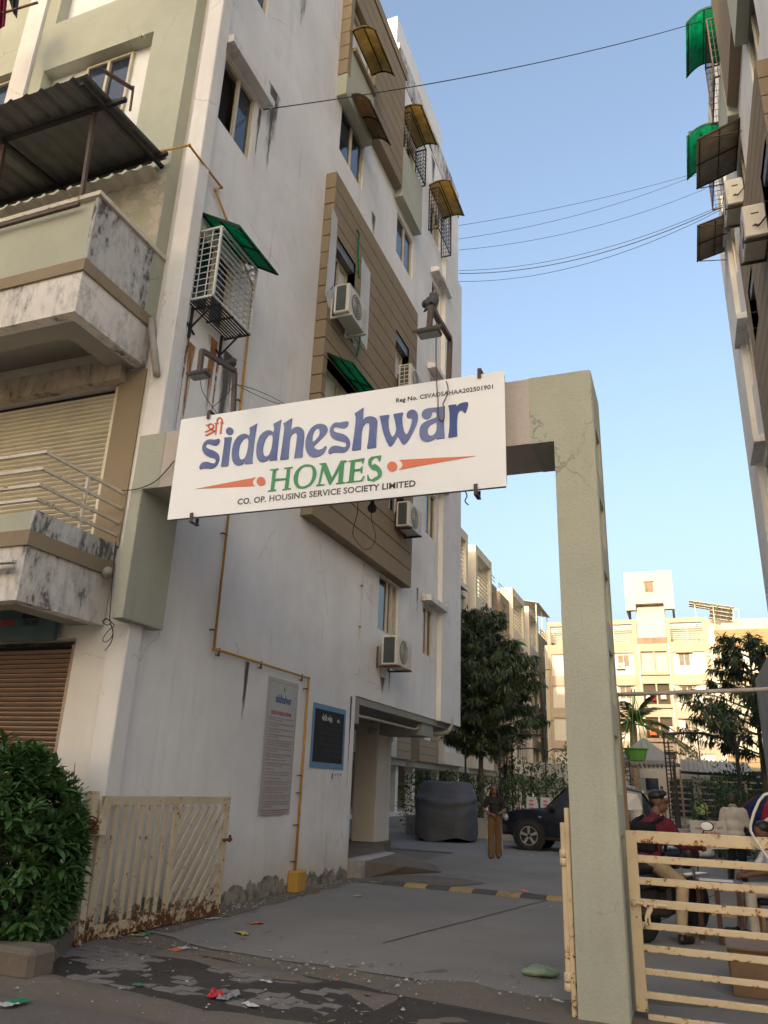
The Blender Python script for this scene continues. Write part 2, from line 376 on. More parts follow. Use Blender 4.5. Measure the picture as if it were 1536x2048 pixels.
M['sign_edge'] = simple('sign_side', (0.16, 0.16, 0.17), 0.6, dirt=0.1)
def fade(name, dark, pale):
    g = G(name); c = g.mix(g.ramp(g.noise(1.7, 4, 0.6), 0.36, 0.62), dark, pale); return g.done(c, 0.5, 0, 0.35)
M['ink_blue'] = fade('faded_blue_letters', (0.085, 0.125, 0.33), (0.17, 0.21, 0.40))
M['ink_blue_dark'] = simple('dark_blue_letters', (0.050, 0.088, 0.265), 0.45, 0, 0.06, 2, dirt=0)
M['ink_green'] = simple('green_letters', (0.055, 0.30, 0.12), 0.45, 0, 0.12, 2, dirt=0)
M['ink_orange'] = simple('orange_print', (0.72, 0.20, 0.105), 0.5, 0, 0.08, 2, dirt=0)
M['ink_shri'] = simple('orange_red_print', (0.70, 0.17, 0.10), 0.5, 0, 0.08, 2, dirt=0)
M['ink_black'] = simple('black_print', (0.025, 0.023, 0.030), 0.5, dirt=0); M['ink_worn'] = fade('worn_black_print', (0.026, 0.024, 0.032), (0.20, 0.195, 0.19))
M['glass_matt'] = simple('curtained_window_pane', (0.15, 0.125, 0.105), 0.6, 0, 0.3, 3, 0.2, dirt=0.2)
M['ink_grey'] = simple('worn_grey_print', (0.20, 0.195, 0.19), 0.5, 0, 0.25, 9, dirt=0)
M['ink_red'] = simple('red_print', (0.42, 0.055, 0.05), 0.6, dirt=0)
M['ink_dim'] = simple('faded_red_print', (0.36, 0.165, 0.16), 0.6, dirt=0)
M['ink_white'] = simple('chalk_white', (0.62, 0.62, 0.60), 0.8, dirt=0)
M['ink_chalk'] = simple('faint_chalk', (0.055, 0.055, 0.055), 0.9, dirt=0)
M['board_grey'] = simple('grey_notice_sheet', (0.42, 0.43, 0.43), 0.5, 0, 0.06, 1.5, dirt=0.08)
M['blackboard'] = simple('blackboard_paint', (0.016, 0.016, 0.017), 0.8, 0, 0.3, 2)
M['board_blue'] = simple('blue_board_frame', (0.11, 0.25, 0.40), 0.6, dirt=0.3)
M['paper'] = simple('white_paper', (0.70, 0.70, 0.72), 0.8, 0, 0.05, dirt=0.1)
M['teal_sign'] = simple('teal_shop_sign', (0.085, 0.15, 0.165), 0.5, dirt=0.2)
M['street'] = ground_mat('dusty_street_asphalt', (0.155, 0.135, 0.119), 1.0, (0.17, 0.145, 0.12), 0.5)
M['road'] = ground_mat('grey_concrete_road', (0.255, 0.238, 0.218), 0.8, (0.20, 0.175, 0.15), 0.25, 0.35)
M['dust'] = ground_mat('pale_dirt', (0.17, 0.14, 0.11), 1.4, (0.22, 0.18, 0.14), 0.5)
M['muck'] = ground_mat('dark_wet_muck', (0.055, 0.046, 0.038), 2.0, (0.11, 0.09, 0.072), 0.4)
M['earth'] = ground_mat('open_ground', (0.20, 0.175, 0.145), 0.5)
M['paver'] = plaster('paver_concrete', (0.205, 0.180, 0.155), grime=0.4, crack=0, rough_grain=0.6, seed=22)
M['rubber'] = simple('black_rubber', (0.022, 0.022, 0.023), 0.75, dirt=0.4, scale=4)
M['hump_black'] = ground_mat('dusty_hump_rubber', (0.10, 0.095, 0.09), 1.5, (0.16, 0.14, 0.12), 0.5)
M['hump_yellow'] = plaster('worn_yellow_hump', (0.409, 0.291, 0.124), grime=0.9, crack=0.3, mold=0.4, seed=23)
M['leaf'] = leafmat('hedge_leaf', (0.048, 0.105, 0.034), (0.088, 0.175, 0.055), 0.36)
M['leaf_inner'] = leafmat('hedge_inner_leaf', (0.030, 0.062, 0.022), (0.05, 0.095, 0.032), 0.5)  # darker copy of the leaf colour, paints shade into the bush interior
M['leaf_young'] = leafmat('young_hedge_leaf', (0.08, 0.13, 0.03), (0.13, 0.19, 0.05), 0.4)
M['leaf_tree'] = leafmat('drooping_tree_leaf', (0.045, 0.068, 0.030), (0.095, 0.125, 0.05), 0.45, 0.12)
M['leaf_palm'] = leafmat('palm_leaf', (0.075, 0.095, 0.025), (0.16, 0.165, 0.05), 0.4, 0.25)
M['leaf_hedge'] = leafmat('clipped_hedge_leaf', (0.030, 0.060, 0.020), (0.060, 0.11, 0.035), 0.5)
M['twig'] = simple('twig_bark', (0.085, 0.062, 0.045), 0.9)
M['bark'] = simple('grey_brown_bark', (0.12, 0.095, 0.075), 0.9, 0, 0.3, 8, 0.2, 0.3)
M['bark_palm'] = simple('palm_bark', (0.30, 0.215, 0.15), 0.9, 0, 0.3, 8, 0.2, 0.3)
M['cover'] = simple('dark_grey_cover_cloth', (0.105, 0.108, 0.122), 0.85, 0, 0.15, 3, 0.25, 0.15, 0.3)
M['car_paint'] = simple('dark_navy_car_paint', (0.010, 0.013, 0.026), 0.22, 0, 0.1, 2, 0.6, 0, 0.1)
M['car_black'] = simple('black_car_trim', (0.013, 0.013, 0.014), 0.5, dirt=0.2)
M['chrome'] = simple('bright_alloy', (0.62, 0.62, 0.60), 0.3, 0.85, 0.05, 4, 0.5, 0, 0.05)
M['car_glass'] = glassmat('car_window_glass', (0.018, 0.026, 0.032))
M['lamp_red'] = simple('red_tail_lens', (0.42, 0.015, 0.02), 0.2, dirt=0)
M['lamp_clear'] = simple('clear_lens', (0.45, 0.47, 0.48), 0.12, 0.2, dirt=0)
M['plastic_green'] = simple('green_plastic_pot', (0.10, 0.29, 0.055), 0.4, 0, 0.06, 3, 0.45, dirt=0.1)
M['wood'] = simple('brown_plywood', (0.22, 0.135, 0.075), 0.6, 0, 0.2, 3, dirt=0.2)
M['wood_dark'] = simple('dark_red_wood', (0.055, 0.022, 0.018), 0.5, dirt=0.2)
M['skin'] = simple('brown_skin', (0.26, 0.135, 0.085), 0.55, 0, 0.08, 9, 0.35, dirt=0)
M['skin_dark'] = simple('dark_brown_skin', (0.13, 0.065, 0.042), 0.55, 0, 0.08, 9, 0.35, dirt=0)
M['hair'] = simple('black_hair', (0.008, 0.007, 0.007), 0.45, 0, 0.3, 20, 0.4, dirt=0)
M['hair_grey'] = simple('greying_hair', (0.045, 0.042, 0.042), 0.6, 0, 0.4, 30, dirt=0)
def cloth(name, base): return simple(name, base, 0.9, 0, 0.16, 7, 0.15, 0.25, 0.15)
M['c_black'] = cloth('charcoal_cotton', (0.035, 0.035, 0.042)); M['c_khaki'] = cloth('brown_trouser_cloth', (0.185, 0.115, 0.055))
M['c_maroon'] = cloth('maroon_shirt_cloth', (0.105, 0.018, 0.032)); M['c_beige'] = cloth('beige_trouser_cloth', (0.36, 0.28, 0.185))
M['c_white'] = cloth('off_white_shirt_cloth', (0.50, 0.475, 0.435)); M['c_navy'] = cloth('dark_trouser_cloth', (0.016, 0.017, 0.026))
M['c_paleblue'] = cloth('pale_shirt_cloth', (0.42, 0.47, 0.52)); M['c_tee'] = cloth('white_tee_cloth', (0.62, 0.64, 0.66))
M['c_lime'] = cloth('lime_shirt_cloth', (0.34, 0.42, 0.14)); M['c_bag'] = cloth('black_bag_cloth', (0.012, 0.012, 0.015))
M['c_red'] = cloth('red_umbrella_cloth', (0.26, 0.022, 0.035)); M['c_blue'] = cloth('navy_umbrella_cloth', (0.020, 0.026, 0.085))
M['c_pink'] = cloth('maroon_laundry_cloth', (0.20, 0.012, 0.04)); M['c_sky'] = cloth('blue_laundry_cloth', (0.02, 0.25, 0.40))
M['shoe'] = simple('dark_leather', (0.020, 0.014, 0.012), 0.4, dirt=0.2)
M['feather'] = simple('grey_feather', (0.055, 0.058, 0.068), 0.6, 0, 0.3, 20, dirt=0); M['feather_b'] = simple('brown_feather', (0.050, 0.040, 0.036), 0.7, 0, 0.3, 20, dirt=0)
M['beak'] = simple('beak', (0.05, 0.035, 0.02), 0.5, dirt=0)
M['d_cream'] = plaster('cream_render_far', (0.40, 0.365, 0.285), var=0.08, grime=0.25, crack=0, seed=31)
M['d_beige'] = plaster('beige_render_far', (0.315, 0.255, 0.19), var=0.08, grime=0.2, crack=0, seed=32)
M['d_brown'] = plaster('tan_cladding_far', (0.26, 0.18, 0.095), var=0.08, grime=0.15, crack=0, seed=33)
M['d_white'] = plaster('white_render_far', (0.455, 0.425, 0.36), var=0.07, grime=0.3, crack=0, streaks=0.4, seed=39)
M['d_stain'] = plaster('stained_panel_far', (0.20, 0.145, 0.105), var=0.1, grime=0.6, crack=0, mold=0.3, seed=34)
M['b_beige'] = plaster('beige_render_row', (0.466, 0.426, 0.338), var=0.1, grime=0.35, crack=0, streaks=0.6, seed=35)
M['b_white'] = plaster('white_render_row', (0.555, 0.536, 0.486), var=0.1, grime=0.5, crack=0, mold=0.2, seed=36)
M['b_brown'] = plaster('brown_render_row', (0.241, 0.192, 0.125), var=0.08, grime=0.2, crack=0, seed=37)
M['b_green'] = plaster('green_render_row', (0.367, 0.417, 0.338), var=0.08, grime=0.2, crack=0, seed=38)
M['solar'] = simple('solar_panel_back', (0.34, 0.33, 0.29), 0.5, dirt=0.1)
M['roof_tin'] = simple('corrugated_tin', (0.210, 0.189, 0.161), 0.55, 0.2, 0.2, 4)
M['gazebo'] = simple('grey_gazebo_cloth', (0.24, 0.235, 0.225), 0.8)
def litter(name, c): return simple(name, c, 0.4, 0, 0.15, 14, 0.4, dirt=0.15)
M['l_orange'] = litter('orange_wrapper', (0.62, 0.16, 0.04)); M['l_green'] = litter('green_wrapper', (0.02, 0.25, 0.11)); M['l_red'] = litter('red_wrapper', (0.50, 0.02, 0.03))
M['l_white'] = litter('white_scrap', (0.55, 0.54, 0.52)); M['l_bag'] = film('pale_green_plastic_bag', (0.30, 0.40, 0.29), 0.3, 0.3); M['l_yellow'] = litter('yellow_scrap', (0.45, 0.36, 0.10))
M['l_clear'] = film('clear_plastic_scrap', (0.42, 0.44, 0.46), 0.4, 0.25); M['l_black'] = litter('black_scrap', (0.015, 0.015, 0.016))

def stain_mat(name, col, amt=0.8):
    """run-off stain: lies on the wall as a thin film, its edges broken by noise and by the film's own thickness attribute"""
    g = G(name); at = g.n('ShaderNodeAttribute'); at.attribute_name = 'film'
    n = g.noise(1.0, 6, 0.7, g.map(g.pos(), (26, 26, 2.2))); a = g.math('MULTIPLY', g.ramp(g.math('ADD', n, g.math('MULTIPLY', g.math('SUBTRACT', at.outputs['Fac'], 0.5), 0.75)), 0.44, 0.66), amt)
    g.done(g.mix(g.ramp(g.noise(9, 4), 0.3, 0.7), mul(col, 0.6), mul(col, 1.3)), 0.9, 0, 0.2)
    tr = g.n('ShaderNodeBsdfTransparent'); mx = g.n('ShaderNodeMixShader'); g.l(a, mx.inputs[0]); g.l(tr.outputs[0], mx.inputs[1]); g.l(g.b.outputs[0], mx.inputs[2]); g.l(mx.outputs[0], g.out.inputs[0])
    return g.m
M['stain_rust'] = stain_mat('rust_run_off', (0.34, 0.15, 0.045), 0.85); M['stain_dark'] = stain_mat('dark_run_off', (0.10, 0.09, 0.08), 0.75)
# ------------------------------------------------------------------ ground, roads
def sheet(name, pts, mat, z, sub=0, amp=0.0, kind='structure'):
    bm = bmesh.new(); bm.faces.new([bm.verts.new((x, y, z)) for x, y in pts])
    if sub:
        bmesh.ops.triangulate(bm, faces=bm.faces[:])
        for _ in range(sub): bmesh.ops.subdivide_edges(bm, edges=bm.edges[:], cuts=1, use_grid_fill=True)
        for v in bm.verts: v.co.z += amp * mnoise.noise(Vector((v.co.x * 1.7, v.co.y * 1.7, 3)))
    for f in bm.faces: f.normal_update()
    me = bpy.data.meshes.new(name); bm.to_mesh(me); bm.free(); me.materials.append(mat)
    o = bpy.data.objects.new(name, me); COL.objects.link(o); o['kind'] = kind; return o
sheet('ground', [(-900, -900), (900, -900), (900, 900), (-900, 900)], M['earth'], -0.016)
sheet('street', [(-70, -13), (70, -13), (70, 7.0), (-70, 7.0)], M['street'], -0.008)
def wavy(a, b, n, amp, seed):
    a, b = Vector(a), Vector(b); nrm = Vector((-(b - a).y, (b - a).x)).normalized(); out = []
    for i in range(n + 1):
        p = a.lerp(b, i / n) + nrm * amp * mnoise.noise(Vector((i * 0.55, seed, 0)))
        out.append((p.x, p.y))
    return out
sheet('road', wavy((-5.6, 7.55), (-4.3, 7.05), 6, 0.10, 2)[:-1] + wavy((-4.3, 7.05), (2.3, 6.62), 24, 0.10, 4) + [(2.3, 13.0), (12, 13.0), (12, 29.5), (-15.5, 29.5), (-15.5, 20), (-5.6, 20)], M['road'], 0.0)
# dirt drift along the foot of the wall, in the lane and at the plinth
def drift(pts, seed, amp, mat, z=0.004, name='dirt'):
    return sheet(name, pts, mat, z, 0, 0, 'stuff')
def blob(c, rx, ry, rot, seed, n=40, k=0.35):
    out = []
    for i in range(n):
        a = 2 * math.pi * i / n; r = 1 + k * mnoise.noise(Vector((math.cos(a) * 1.6, math.sin(a) * 1.6, seed)))
        x, y = rx * r * math.cos(a), ry * r * math.sin(a)
        out.append((c[0] + x * math.cos(rot) - y * math.sin(rot), c[1] + x * math.sin(rot) + y * math.cos(rot)))
    return out
drift([(-5.6, 7.5)] + wavy((-5.12, 7.5), (-5.28, 13.0), 26, 0.12, 9) + [(-5.6, 13.2)], 1, 0.01, M['dust'])
drift(blob((-4.6, 13.6), 1.2, 0.75, 0.4, 5), 2, 0.01, M['dust'], 0.008)
drift(wavy((-5.6, 6.9), (-1.0, 6.15), 22, 0.18, 6) + wavy((-0.9, 5.0), (-5.7, 5.3), 22, 0.2, 7), 4, 0.01, M['dust'], -0.004)
# concrete expansion joints in the lane
for a, b in (((-3.05, 8.2), (-1.7, 14.6)), ((-1.0, 9.2), (0.4, 16.0))):
    j = MB(); a, b = Vector((*a, 0.004)), Vector((*b, 0.004)); nn = Vector((-(b - a).y, (b - a).x, 0)).normalized() * 0.011
    L = 16; pts = [a.lerp(b, i / L) + nn * 1.6 * mnoise.noise(Vector((i * .7, 1, 2))) for i in range(L + 1)]
    for i in range(L): j.quad(pts[i] - nn, pts[i + 1] - nn, pts[i + 1] + nn, pts[i] + nn)
    j.build('road', M['muck'], None, kind='structure').name = 'road_joint'
# interlocking pavers of the strip between street and lane; mud lies over many of them
strip = sheet('paver_strip', [(-5.62, 5.5), (-3.2, 5.38), (-2.4, 5.7), (-2.6, 6.2), (-5.62, 6.8)], M['muck'], 0.0)
pv = MB(); zx = [(-.105, -.05), (-.052, -.062), (0, -.05), (.052, -.038), (.105, -.05), (.105, .05), (.052, .062), (0, .05), (-.052, .038), (-.105, .05)]
top = [(x * .93, y * .90, 0.0) for x, y in zx]; low = [(x, y, -0.018) for x, y in zx]
pv.add(top + low, [tuple(range(10))] + [(i, i + 10, (i + 1) % 10 + 10, (i + 1) % 10) for i in range(10)])
pm = None; rnd = random.Random(3); npv = 0
for r in range(14):
    for c in range(21):
        x = -5.45 + c * 0.222 + (0.111 if r % 2 else 0) + r * 0.0; y = 5.42 + r * 0.112 - (x + 5.5) * 0.10
        if y > 6.72 - (x + 5.5) * 0.16: continue
        h = mnoise.noise(Vector((x * 1.5, y * 2.2, 7)))
        if h < -0.12 or npv >= 298 or x > -2.55 - .35 * mnoise.noise(Vector((y * 3, 1, 1))) or y < 5.50 + .10 * mnoise.noise(Vector((x * 2, 5, 2))): continue
        z = 0.014 + rnd.uniform(-.004, .004) + 0.006 * h
        if pm is None: o = pv.build('paver', M['paver'], strip, local=True); pm = o; o.location = (x, y, z)
        else: o = mesh_copy(pm, 'paver', strip, (x, y, z))
        o.rotation_euler = (rnd.uniform(-.03, .03), rnd.uniform(-.03, .03), -0.10 + rnd.uniform(-.05, .05)); npv += 1
# mud spilling over the pavers
mud = MB(); gx, gy = 70, 26; vv = []
for j in range(gy):
    for i in range(gx):
        x = -5.62 + 4.6 * i / (gx - 1); y = 5.35 - (x + 5.6) * .06 + (1.55 - (x + 5.6) * 0.10) * j / (gy - 1)
        h = 0.014 + 0.024 * mnoise.noise(Vector((x * 1.15, y * 1.8, 1))) + 0.009 * mnoise.noise(Vector((x * 5, y * 5, 4))) - .05 * max(0, x + 2.6)
        vv.append((x, y, max(0.001, h)))
mud.add(vv, [(j * gx + i, j * gx + i + 1, (j + 1) * gx + i + 1, (j + 1) * gx + i) for j in range(gy - 1) for i in range(gx - 1)])
mud.build('mud', M['muck'], None, True, kind='stuff')
# dust lying over the edges of the strip and the front edge of the lane
ds = MB(); gx, gy = 120, 44; vv = []
for j in range(gy):
    for i in range(gx):
        x = -5.62 + 6.6 * i / (gx - 1); y = 4.95 + 2.5 * j / (gy - 1); n1 = mnoise.noise(Vector((x * .9, y * 1.3, 11))) * .5 + mnoise.noise(Vector((x * 2.6, y * 3.4, 12))) * .3 + mnoise.noise(Vector((x * 7, y * 8, 13))) * .14
        yc = 6.12 - (x + 5.6) * .13; e = abs(y - yc) - (.62 - .16 * max(0, x + 3.2)); near_edge = math.exp(-((e) / .16) ** 2) if x < -2.2 else math.exp(-((y - (6.95 - .12 * (x + 4))) / .25) ** 2) * .7
        h = .006 + .030 * (near_edge - .42) + .026 * n1; vv.append((x, y, max(-.007, min(.03, h))))
ds.add(vv, [(j * gx + i, j * gx + i + 1, (j + 1) * gx + i + 1, (j + 1) * gx + i) for j in range(gy - 1) for i in range(gx - 1)])
ds.build('dust', M['dust'], None, True, kind='stuff')
# raised plinth under building, with rounded kerb and small ramp
pl = thing('entrance_ramp', 'low dusty concrete ramp up to the parking floor under the building', 'ramp', (-5.4, 13.9, 0))
b = MB(); b.prism([(-5.62, 13.25, 0.0), (-5.62, 13.25, .305), (-5.48, 13.25, .305), (-5.41, 13.25, .27), (-5.38, 13.25, .20), (-5.37, 13.25, 0.0)], (0, 1.85, 0)); b.build('kerb', M['concrete'], pl)
b = MB(); b.add([(-5.39, 13.48, .255), (-4.52, 15.25, 0.006), (-5.0, 16.4, .006), (-5.42, 15.3, .285), (-5.34, 13.43, 0), (-5.6, 16.2, 0.0), (-4.95, 14.42, .135), (-5.02, 14.38, 0)], [(0, 6, 3), (6, 1, 2, 3), (4, 7, 6, 0), (7, 1, 6), (3, 2, 5)]); b.build('ramp_slope', M['dust'], pl)
fl = MB(); fl.prism([(-24, 13.2, 0), (-5.62, 13.2, 0), (-5.62, 15.1, 0), (-6.5, 17.25, 0), (-6.66, 18.25, 0), (-24, 18.25, 0)], (0, 0, .30)); fl.build('parking_floor', M['dust'], None, kind='structure')

# grit, crumbs and dry leaves gathered along the wall foot, the strip and the lane edge
gr = MB(); rr = random.Random(77)
def grit(x, y, r, z=0.0):
    a = rr.uniform(0, 6); k = [rr.uniform(.6, 1.2) for _ in range(5)]; pts = [(x + r * k[i] * math.cos(a + i * 1.257), y + r * k[i] * math.sin(a + i * 1.257), z) for i in range(5)]; tp = (x + r * .15, y, z + r * rr.uniform(.5, .9)); gr.add(pts + [tp], [(i, (i + 1) % 5, 5) for i in range(5)])
for _ in range(1500):
    t = rr.random(); q = rr.random()
    if q < .40: x, y = -5.56 + abs(rr.gauss(0, .16)), rr.uniform(6.9, 13.2)
    elif q < .62: x, y = rr.uniform(-5.5, -1.0), rr.gauss(6.85, .22)
    elif q < .82: x, y = rr.uniform(-5.0, -2.0), rr.uniform(5.0, 6.8)
    else: x, y = rr.uniform(-5.3, 1.8), rr.uniform(7.2, 20)
    grit(x, y, .005 + .018 * rr.random() ** 4, .012 if y < 7.1 else .004)
gr.build('gravel', M['concrete'], None, kind='stuff')
dl = MB()
for _ in range(150):
    q = rr.random(); x, y = (-5.5 + abs(rr.gauss(0, .2)), rr.uniform(6.6, 13)) if q < .5 else (rr.uniform(-5.4, -1), rr.uniform(5.2, 8.5))
    a = rr.uniform(0, 6.28); L = rr.uniform(.02, .055); d = Vector((math.cos(a), math.sin(a), 0)); n = Vector((-d.y, d.x, 0)); p = Vector((x, y, .022 if y < 7.1 else .008)); dl.add([p - d * L, p + n * L * .35 + Vector((0, 0, .008)), p + d * L + Vector((0, 0, .01)), p - n * L * .35 + Vector((0, 0, .004))], [(0, 1, 2), (0, 2, 3)])
dl.build('dry_leaves', M['wood'], None, kind='stuff')
# ------------------------------------------------------------------ apartment blocks either side of the gate: A (X=-5.6, faces +x) and C (X=2.2, mirrored)
def P(X, s): return lambda w, y, z: (X + s * w, y, z)
def wall_grid(mb, us, vs, holes, f, depth):
    """wall skin in (u,v) with rectangular holes and reveals; f(u,v,d) -> point, d inward"""
    U = sorted(set([us[0], us[1]] + [h[0] for h in holes] + [h[1] for h in holes])); V = sorted(set([vs[0], vs[1]] + [h[2] for h in holes] + [h[3] for h in holes]))
    U = [u for u in U if us[0] <= u <= us[1]]; V = [v for v in V if vs[0] <= v <= vs[1]]
    for i in range(len(U) - 1):
        for j in range(len(V) - 1):
            cu, cv = (U[i] + U[i + 1]) / 2, (V[j] + V[j + 1]) / 2
            if any(h[0] < cu < h[1] and h[2] < cv < h[3] for h in holes): continue
            mb.quad(f(U[i], V[j], 0), f(U[i + 1], V[j], 0), f(U[i + 1], V[j + 1], 0), f(U[i], V[j + 1], 0))
    for a, b, c, d in holes:
        dd = depth
        mb.quad(f(a, c, 0), f(b, c, 0), f(b, c, dd), f(a, c, dd)); mb.quad(f(a, d, 0), f(a, d, dd), f(b, d, dd), f(b, d, 0))
        mb.quad(f(a, c, 0), f(a, c, dd), f(a, d, dd), f(a, d, 0)); mb.quad(f(b, c, 0), f(b, d, 0), f(b, d, dd), f(b, c, dd))
def window(parent, f, u0, u1, v0, v1, d=0.10, mull=(0.5,), dark=(), fr=0.045, mat='frame_cream', glass='glass', name='window', slip=0.012):
    """sliding window: frame with a pane per bay, set back by d from the wall face"""
    fm = MB()
    def bar(a, b, c, e, d0=d, d1=d + 0.05):
        q = [f(a, c, d0), f(b, c, d0), f(b, e, d0), f(a, e, d0), f(a, c, d1), f(b, c, d1), f(b, e, d1), f(a, e, d1)]
        fm.add(q, [(0, 1, 2, 3), (4, 7, 6, 5), (0, 4, 5, 1), (1, 5, 6, 2), (2, 6, 7, 3), (3, 7, 4, 0)])
    bar(u0, u1, v0, v0 + fr); bar(u0, u1, v1 - fr, v1); bar(u0, u0 + fr, v0 + fr, v1 - fr); bar(u1 - fr, u1, v0 + fr, v1 - fr)
    xs = [u0 + fr] + [u0 + (u1 - u0) * m for m in mull] + [u1 - fr]
    for m in xs[1:-1]: bar(m - fr * .55, m + fr * .55, v0 + fr, v1 - fr, d - 0.006, d + 0.045)
    fo = fm.build(name, M[mat], parent)
    for i in range(len(xs) - 1):
        pm = MB(); dd = d + 0.03 + slip * (i % 2)
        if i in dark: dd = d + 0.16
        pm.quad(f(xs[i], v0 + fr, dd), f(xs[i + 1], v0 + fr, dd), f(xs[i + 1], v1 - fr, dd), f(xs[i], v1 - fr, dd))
        pm.build('pane', M['dark' if i in dark else glass], fo)  # open sashes get a near-black sheet that paints the unlit room
    return fo
def canopy(name_label, y0, y1, z, X, s, w0, w1, drop, mat, curve=0.0, ribs=1, bars=1, group=None, lift=0.0, rodlen=0.35, cat='canopy', ironmat='iron', th=0.006):
    t = thing('window_canopy', name_label, cat, (X + s * w0, (y0 + y1) / 2, z), 0, group)
    n = 8; sh = MB(); prof = []
    for i in range(n + 1):
        k = i / n; prof.append((w0 + (w1 - w0) * k, z - drop * k ** (1 + 1.6 * (curve > 0)) + curve * math.sin(k * math.pi)))
    for i in range(n):
        (a, za), (b, zb) = prof[i], prof[i + 1]
        sh.add([(X + s * a, y0, za), (X + s * b, y0, zb), (X + s * b, y1, zb), (X + s * a, y1, za), (X + s * a, y0, za - th), (X + s * b, y0, zb - th), (X + s * b, y1, zb - th), (X + s * a, y1, za - th)],
               [(0, 1, 2, 3), (7, 6, 5, 4), (0, 4, 5, 1), (3, 2, 6, 7)])
    sh.build('sheet', M[mat], t, True)
    fr = MB(); e = 0.022
    for i in range(n):
        (a, za), (b, zb) = prof[i], prof[i + 1]
        for y in [y0 + .03, y1 - .03] + [y0 + (y1 - y0) * (k + 1) / (ribs + 1) for k in range(ribs)]:
            fr.obox((X + s * a, y, za - e), (X + s * b, y, zb - e), e, e)
    for k in [0.02, 0.93] + [(j + 1) / (bars + 1) * .93 for j in range(bars)]:
        i = min(n - 1, int(k * n)); q = k * n - i; wv = prof[i][0] + (prof[i + 1][0] - prof[i][0]) * q; zz = prof[i][1] + (prof[i + 1][1] - prof[i][1]) * q
        fr.obox((X + s * wv, y0 + .02, zz - e * 1.2), (X + s * wv, y1 - .02, zz - e * 1.2), e, e)
    if rodlen:
        for y in (y0 + .03, y1 - .03): fr.obox((X + s * w0, y, z - rodlen), (X + s * (w0 + (w1 - w0) * .9), y, z - drop - e), 0.016, 0.016)
    fr.build('frame', M[ironmat], t); return t
def cage(label, y0, y1, z0, z1, X, s, wd, mat, ny=6, nz=9, side=3, floor_slats=0, group=None, brackets=False, bar=0.012, gap_lower=True):
    t = thing('window_cage', label, 'window grille', (X, (y0 + y1) / 2, z0), 0, group)
    fr = MB(); e = 0.028; F = P(X, s)
    for y in (y0, y1):
        for wv in (0.01, wd): fr.obox(F(wv, y, z0), F(wv, y, z1), e, e)
        for z in (z0, z1): fr.obox(F(0, y, z), F(wd, y, z), e, e)
    for z in (z0, z1): fr.obox(F(wd, y0, z), F(wd, y1, z), e, e)
    fr.build('frame', M[mat], t)
    for i in range(ny):                                            # horizontal bars of the front
        g = MB(); z = z0 + (z1 - z0) * (i + 1) / (ny + 1); g.obox(F(wd, y0, z), F(wd, y1, z), bar, bar); g.build('bar', M[mat], t)
    for i in range(side):
        g = MB(); k = wd * (i + 1) / (side + 1)
        for y in (y0, y1): g.obox(F(k, y, z0), F(k, y, z1), bar * .8, bar * .8)
        g.build('side_bar', M[mat], t)
    g = MB()
    for i in range(nz):
        z = z0 + (z1 - z0) * (i + 1) / (nz + 1)
        for y in (y0, y1): g.obox(F(0, y, z), F(wd, y, z), bar * .8, bar * .8)
    g.build('side_mesh', M[mat], t)
    if floor_slats:
        for i in range(floor_slats):
            g = MB(); k = wd * (i + .5) / floor_slats; g.obox(F(k, y0, z0 - .02), F(k, y1, z0 - .02), 0.022, 0.008); g.build('floor_slat', M['iron'], t)
        g = MB()
        for y in (y0 + .15, (y0 + y1) / 2, y1 - .02): g.obox(F(0, y, z0 - .035), F(wd + .02, y, z0 - .035), 0.03, 0.012)
        g.build('floor_bearer', M['iron'], t)
    if brackets:
        for y in (y0 + .12, y1 - .1):
            g = MB(); g.obox(F(.015, y, z0 - .03), F(.015, y, z0 - .48), .035, .03); g.obox(F(.02, y, z0 - .34), F(wd * .8, y, z0 - .05), .02, .02)
            g.obox(F(.02, y - .10, z0 - .30), F(.02, y + .10, z0 - .38), .02, .02); g.build('bracket', M['iron'], t)
    return t
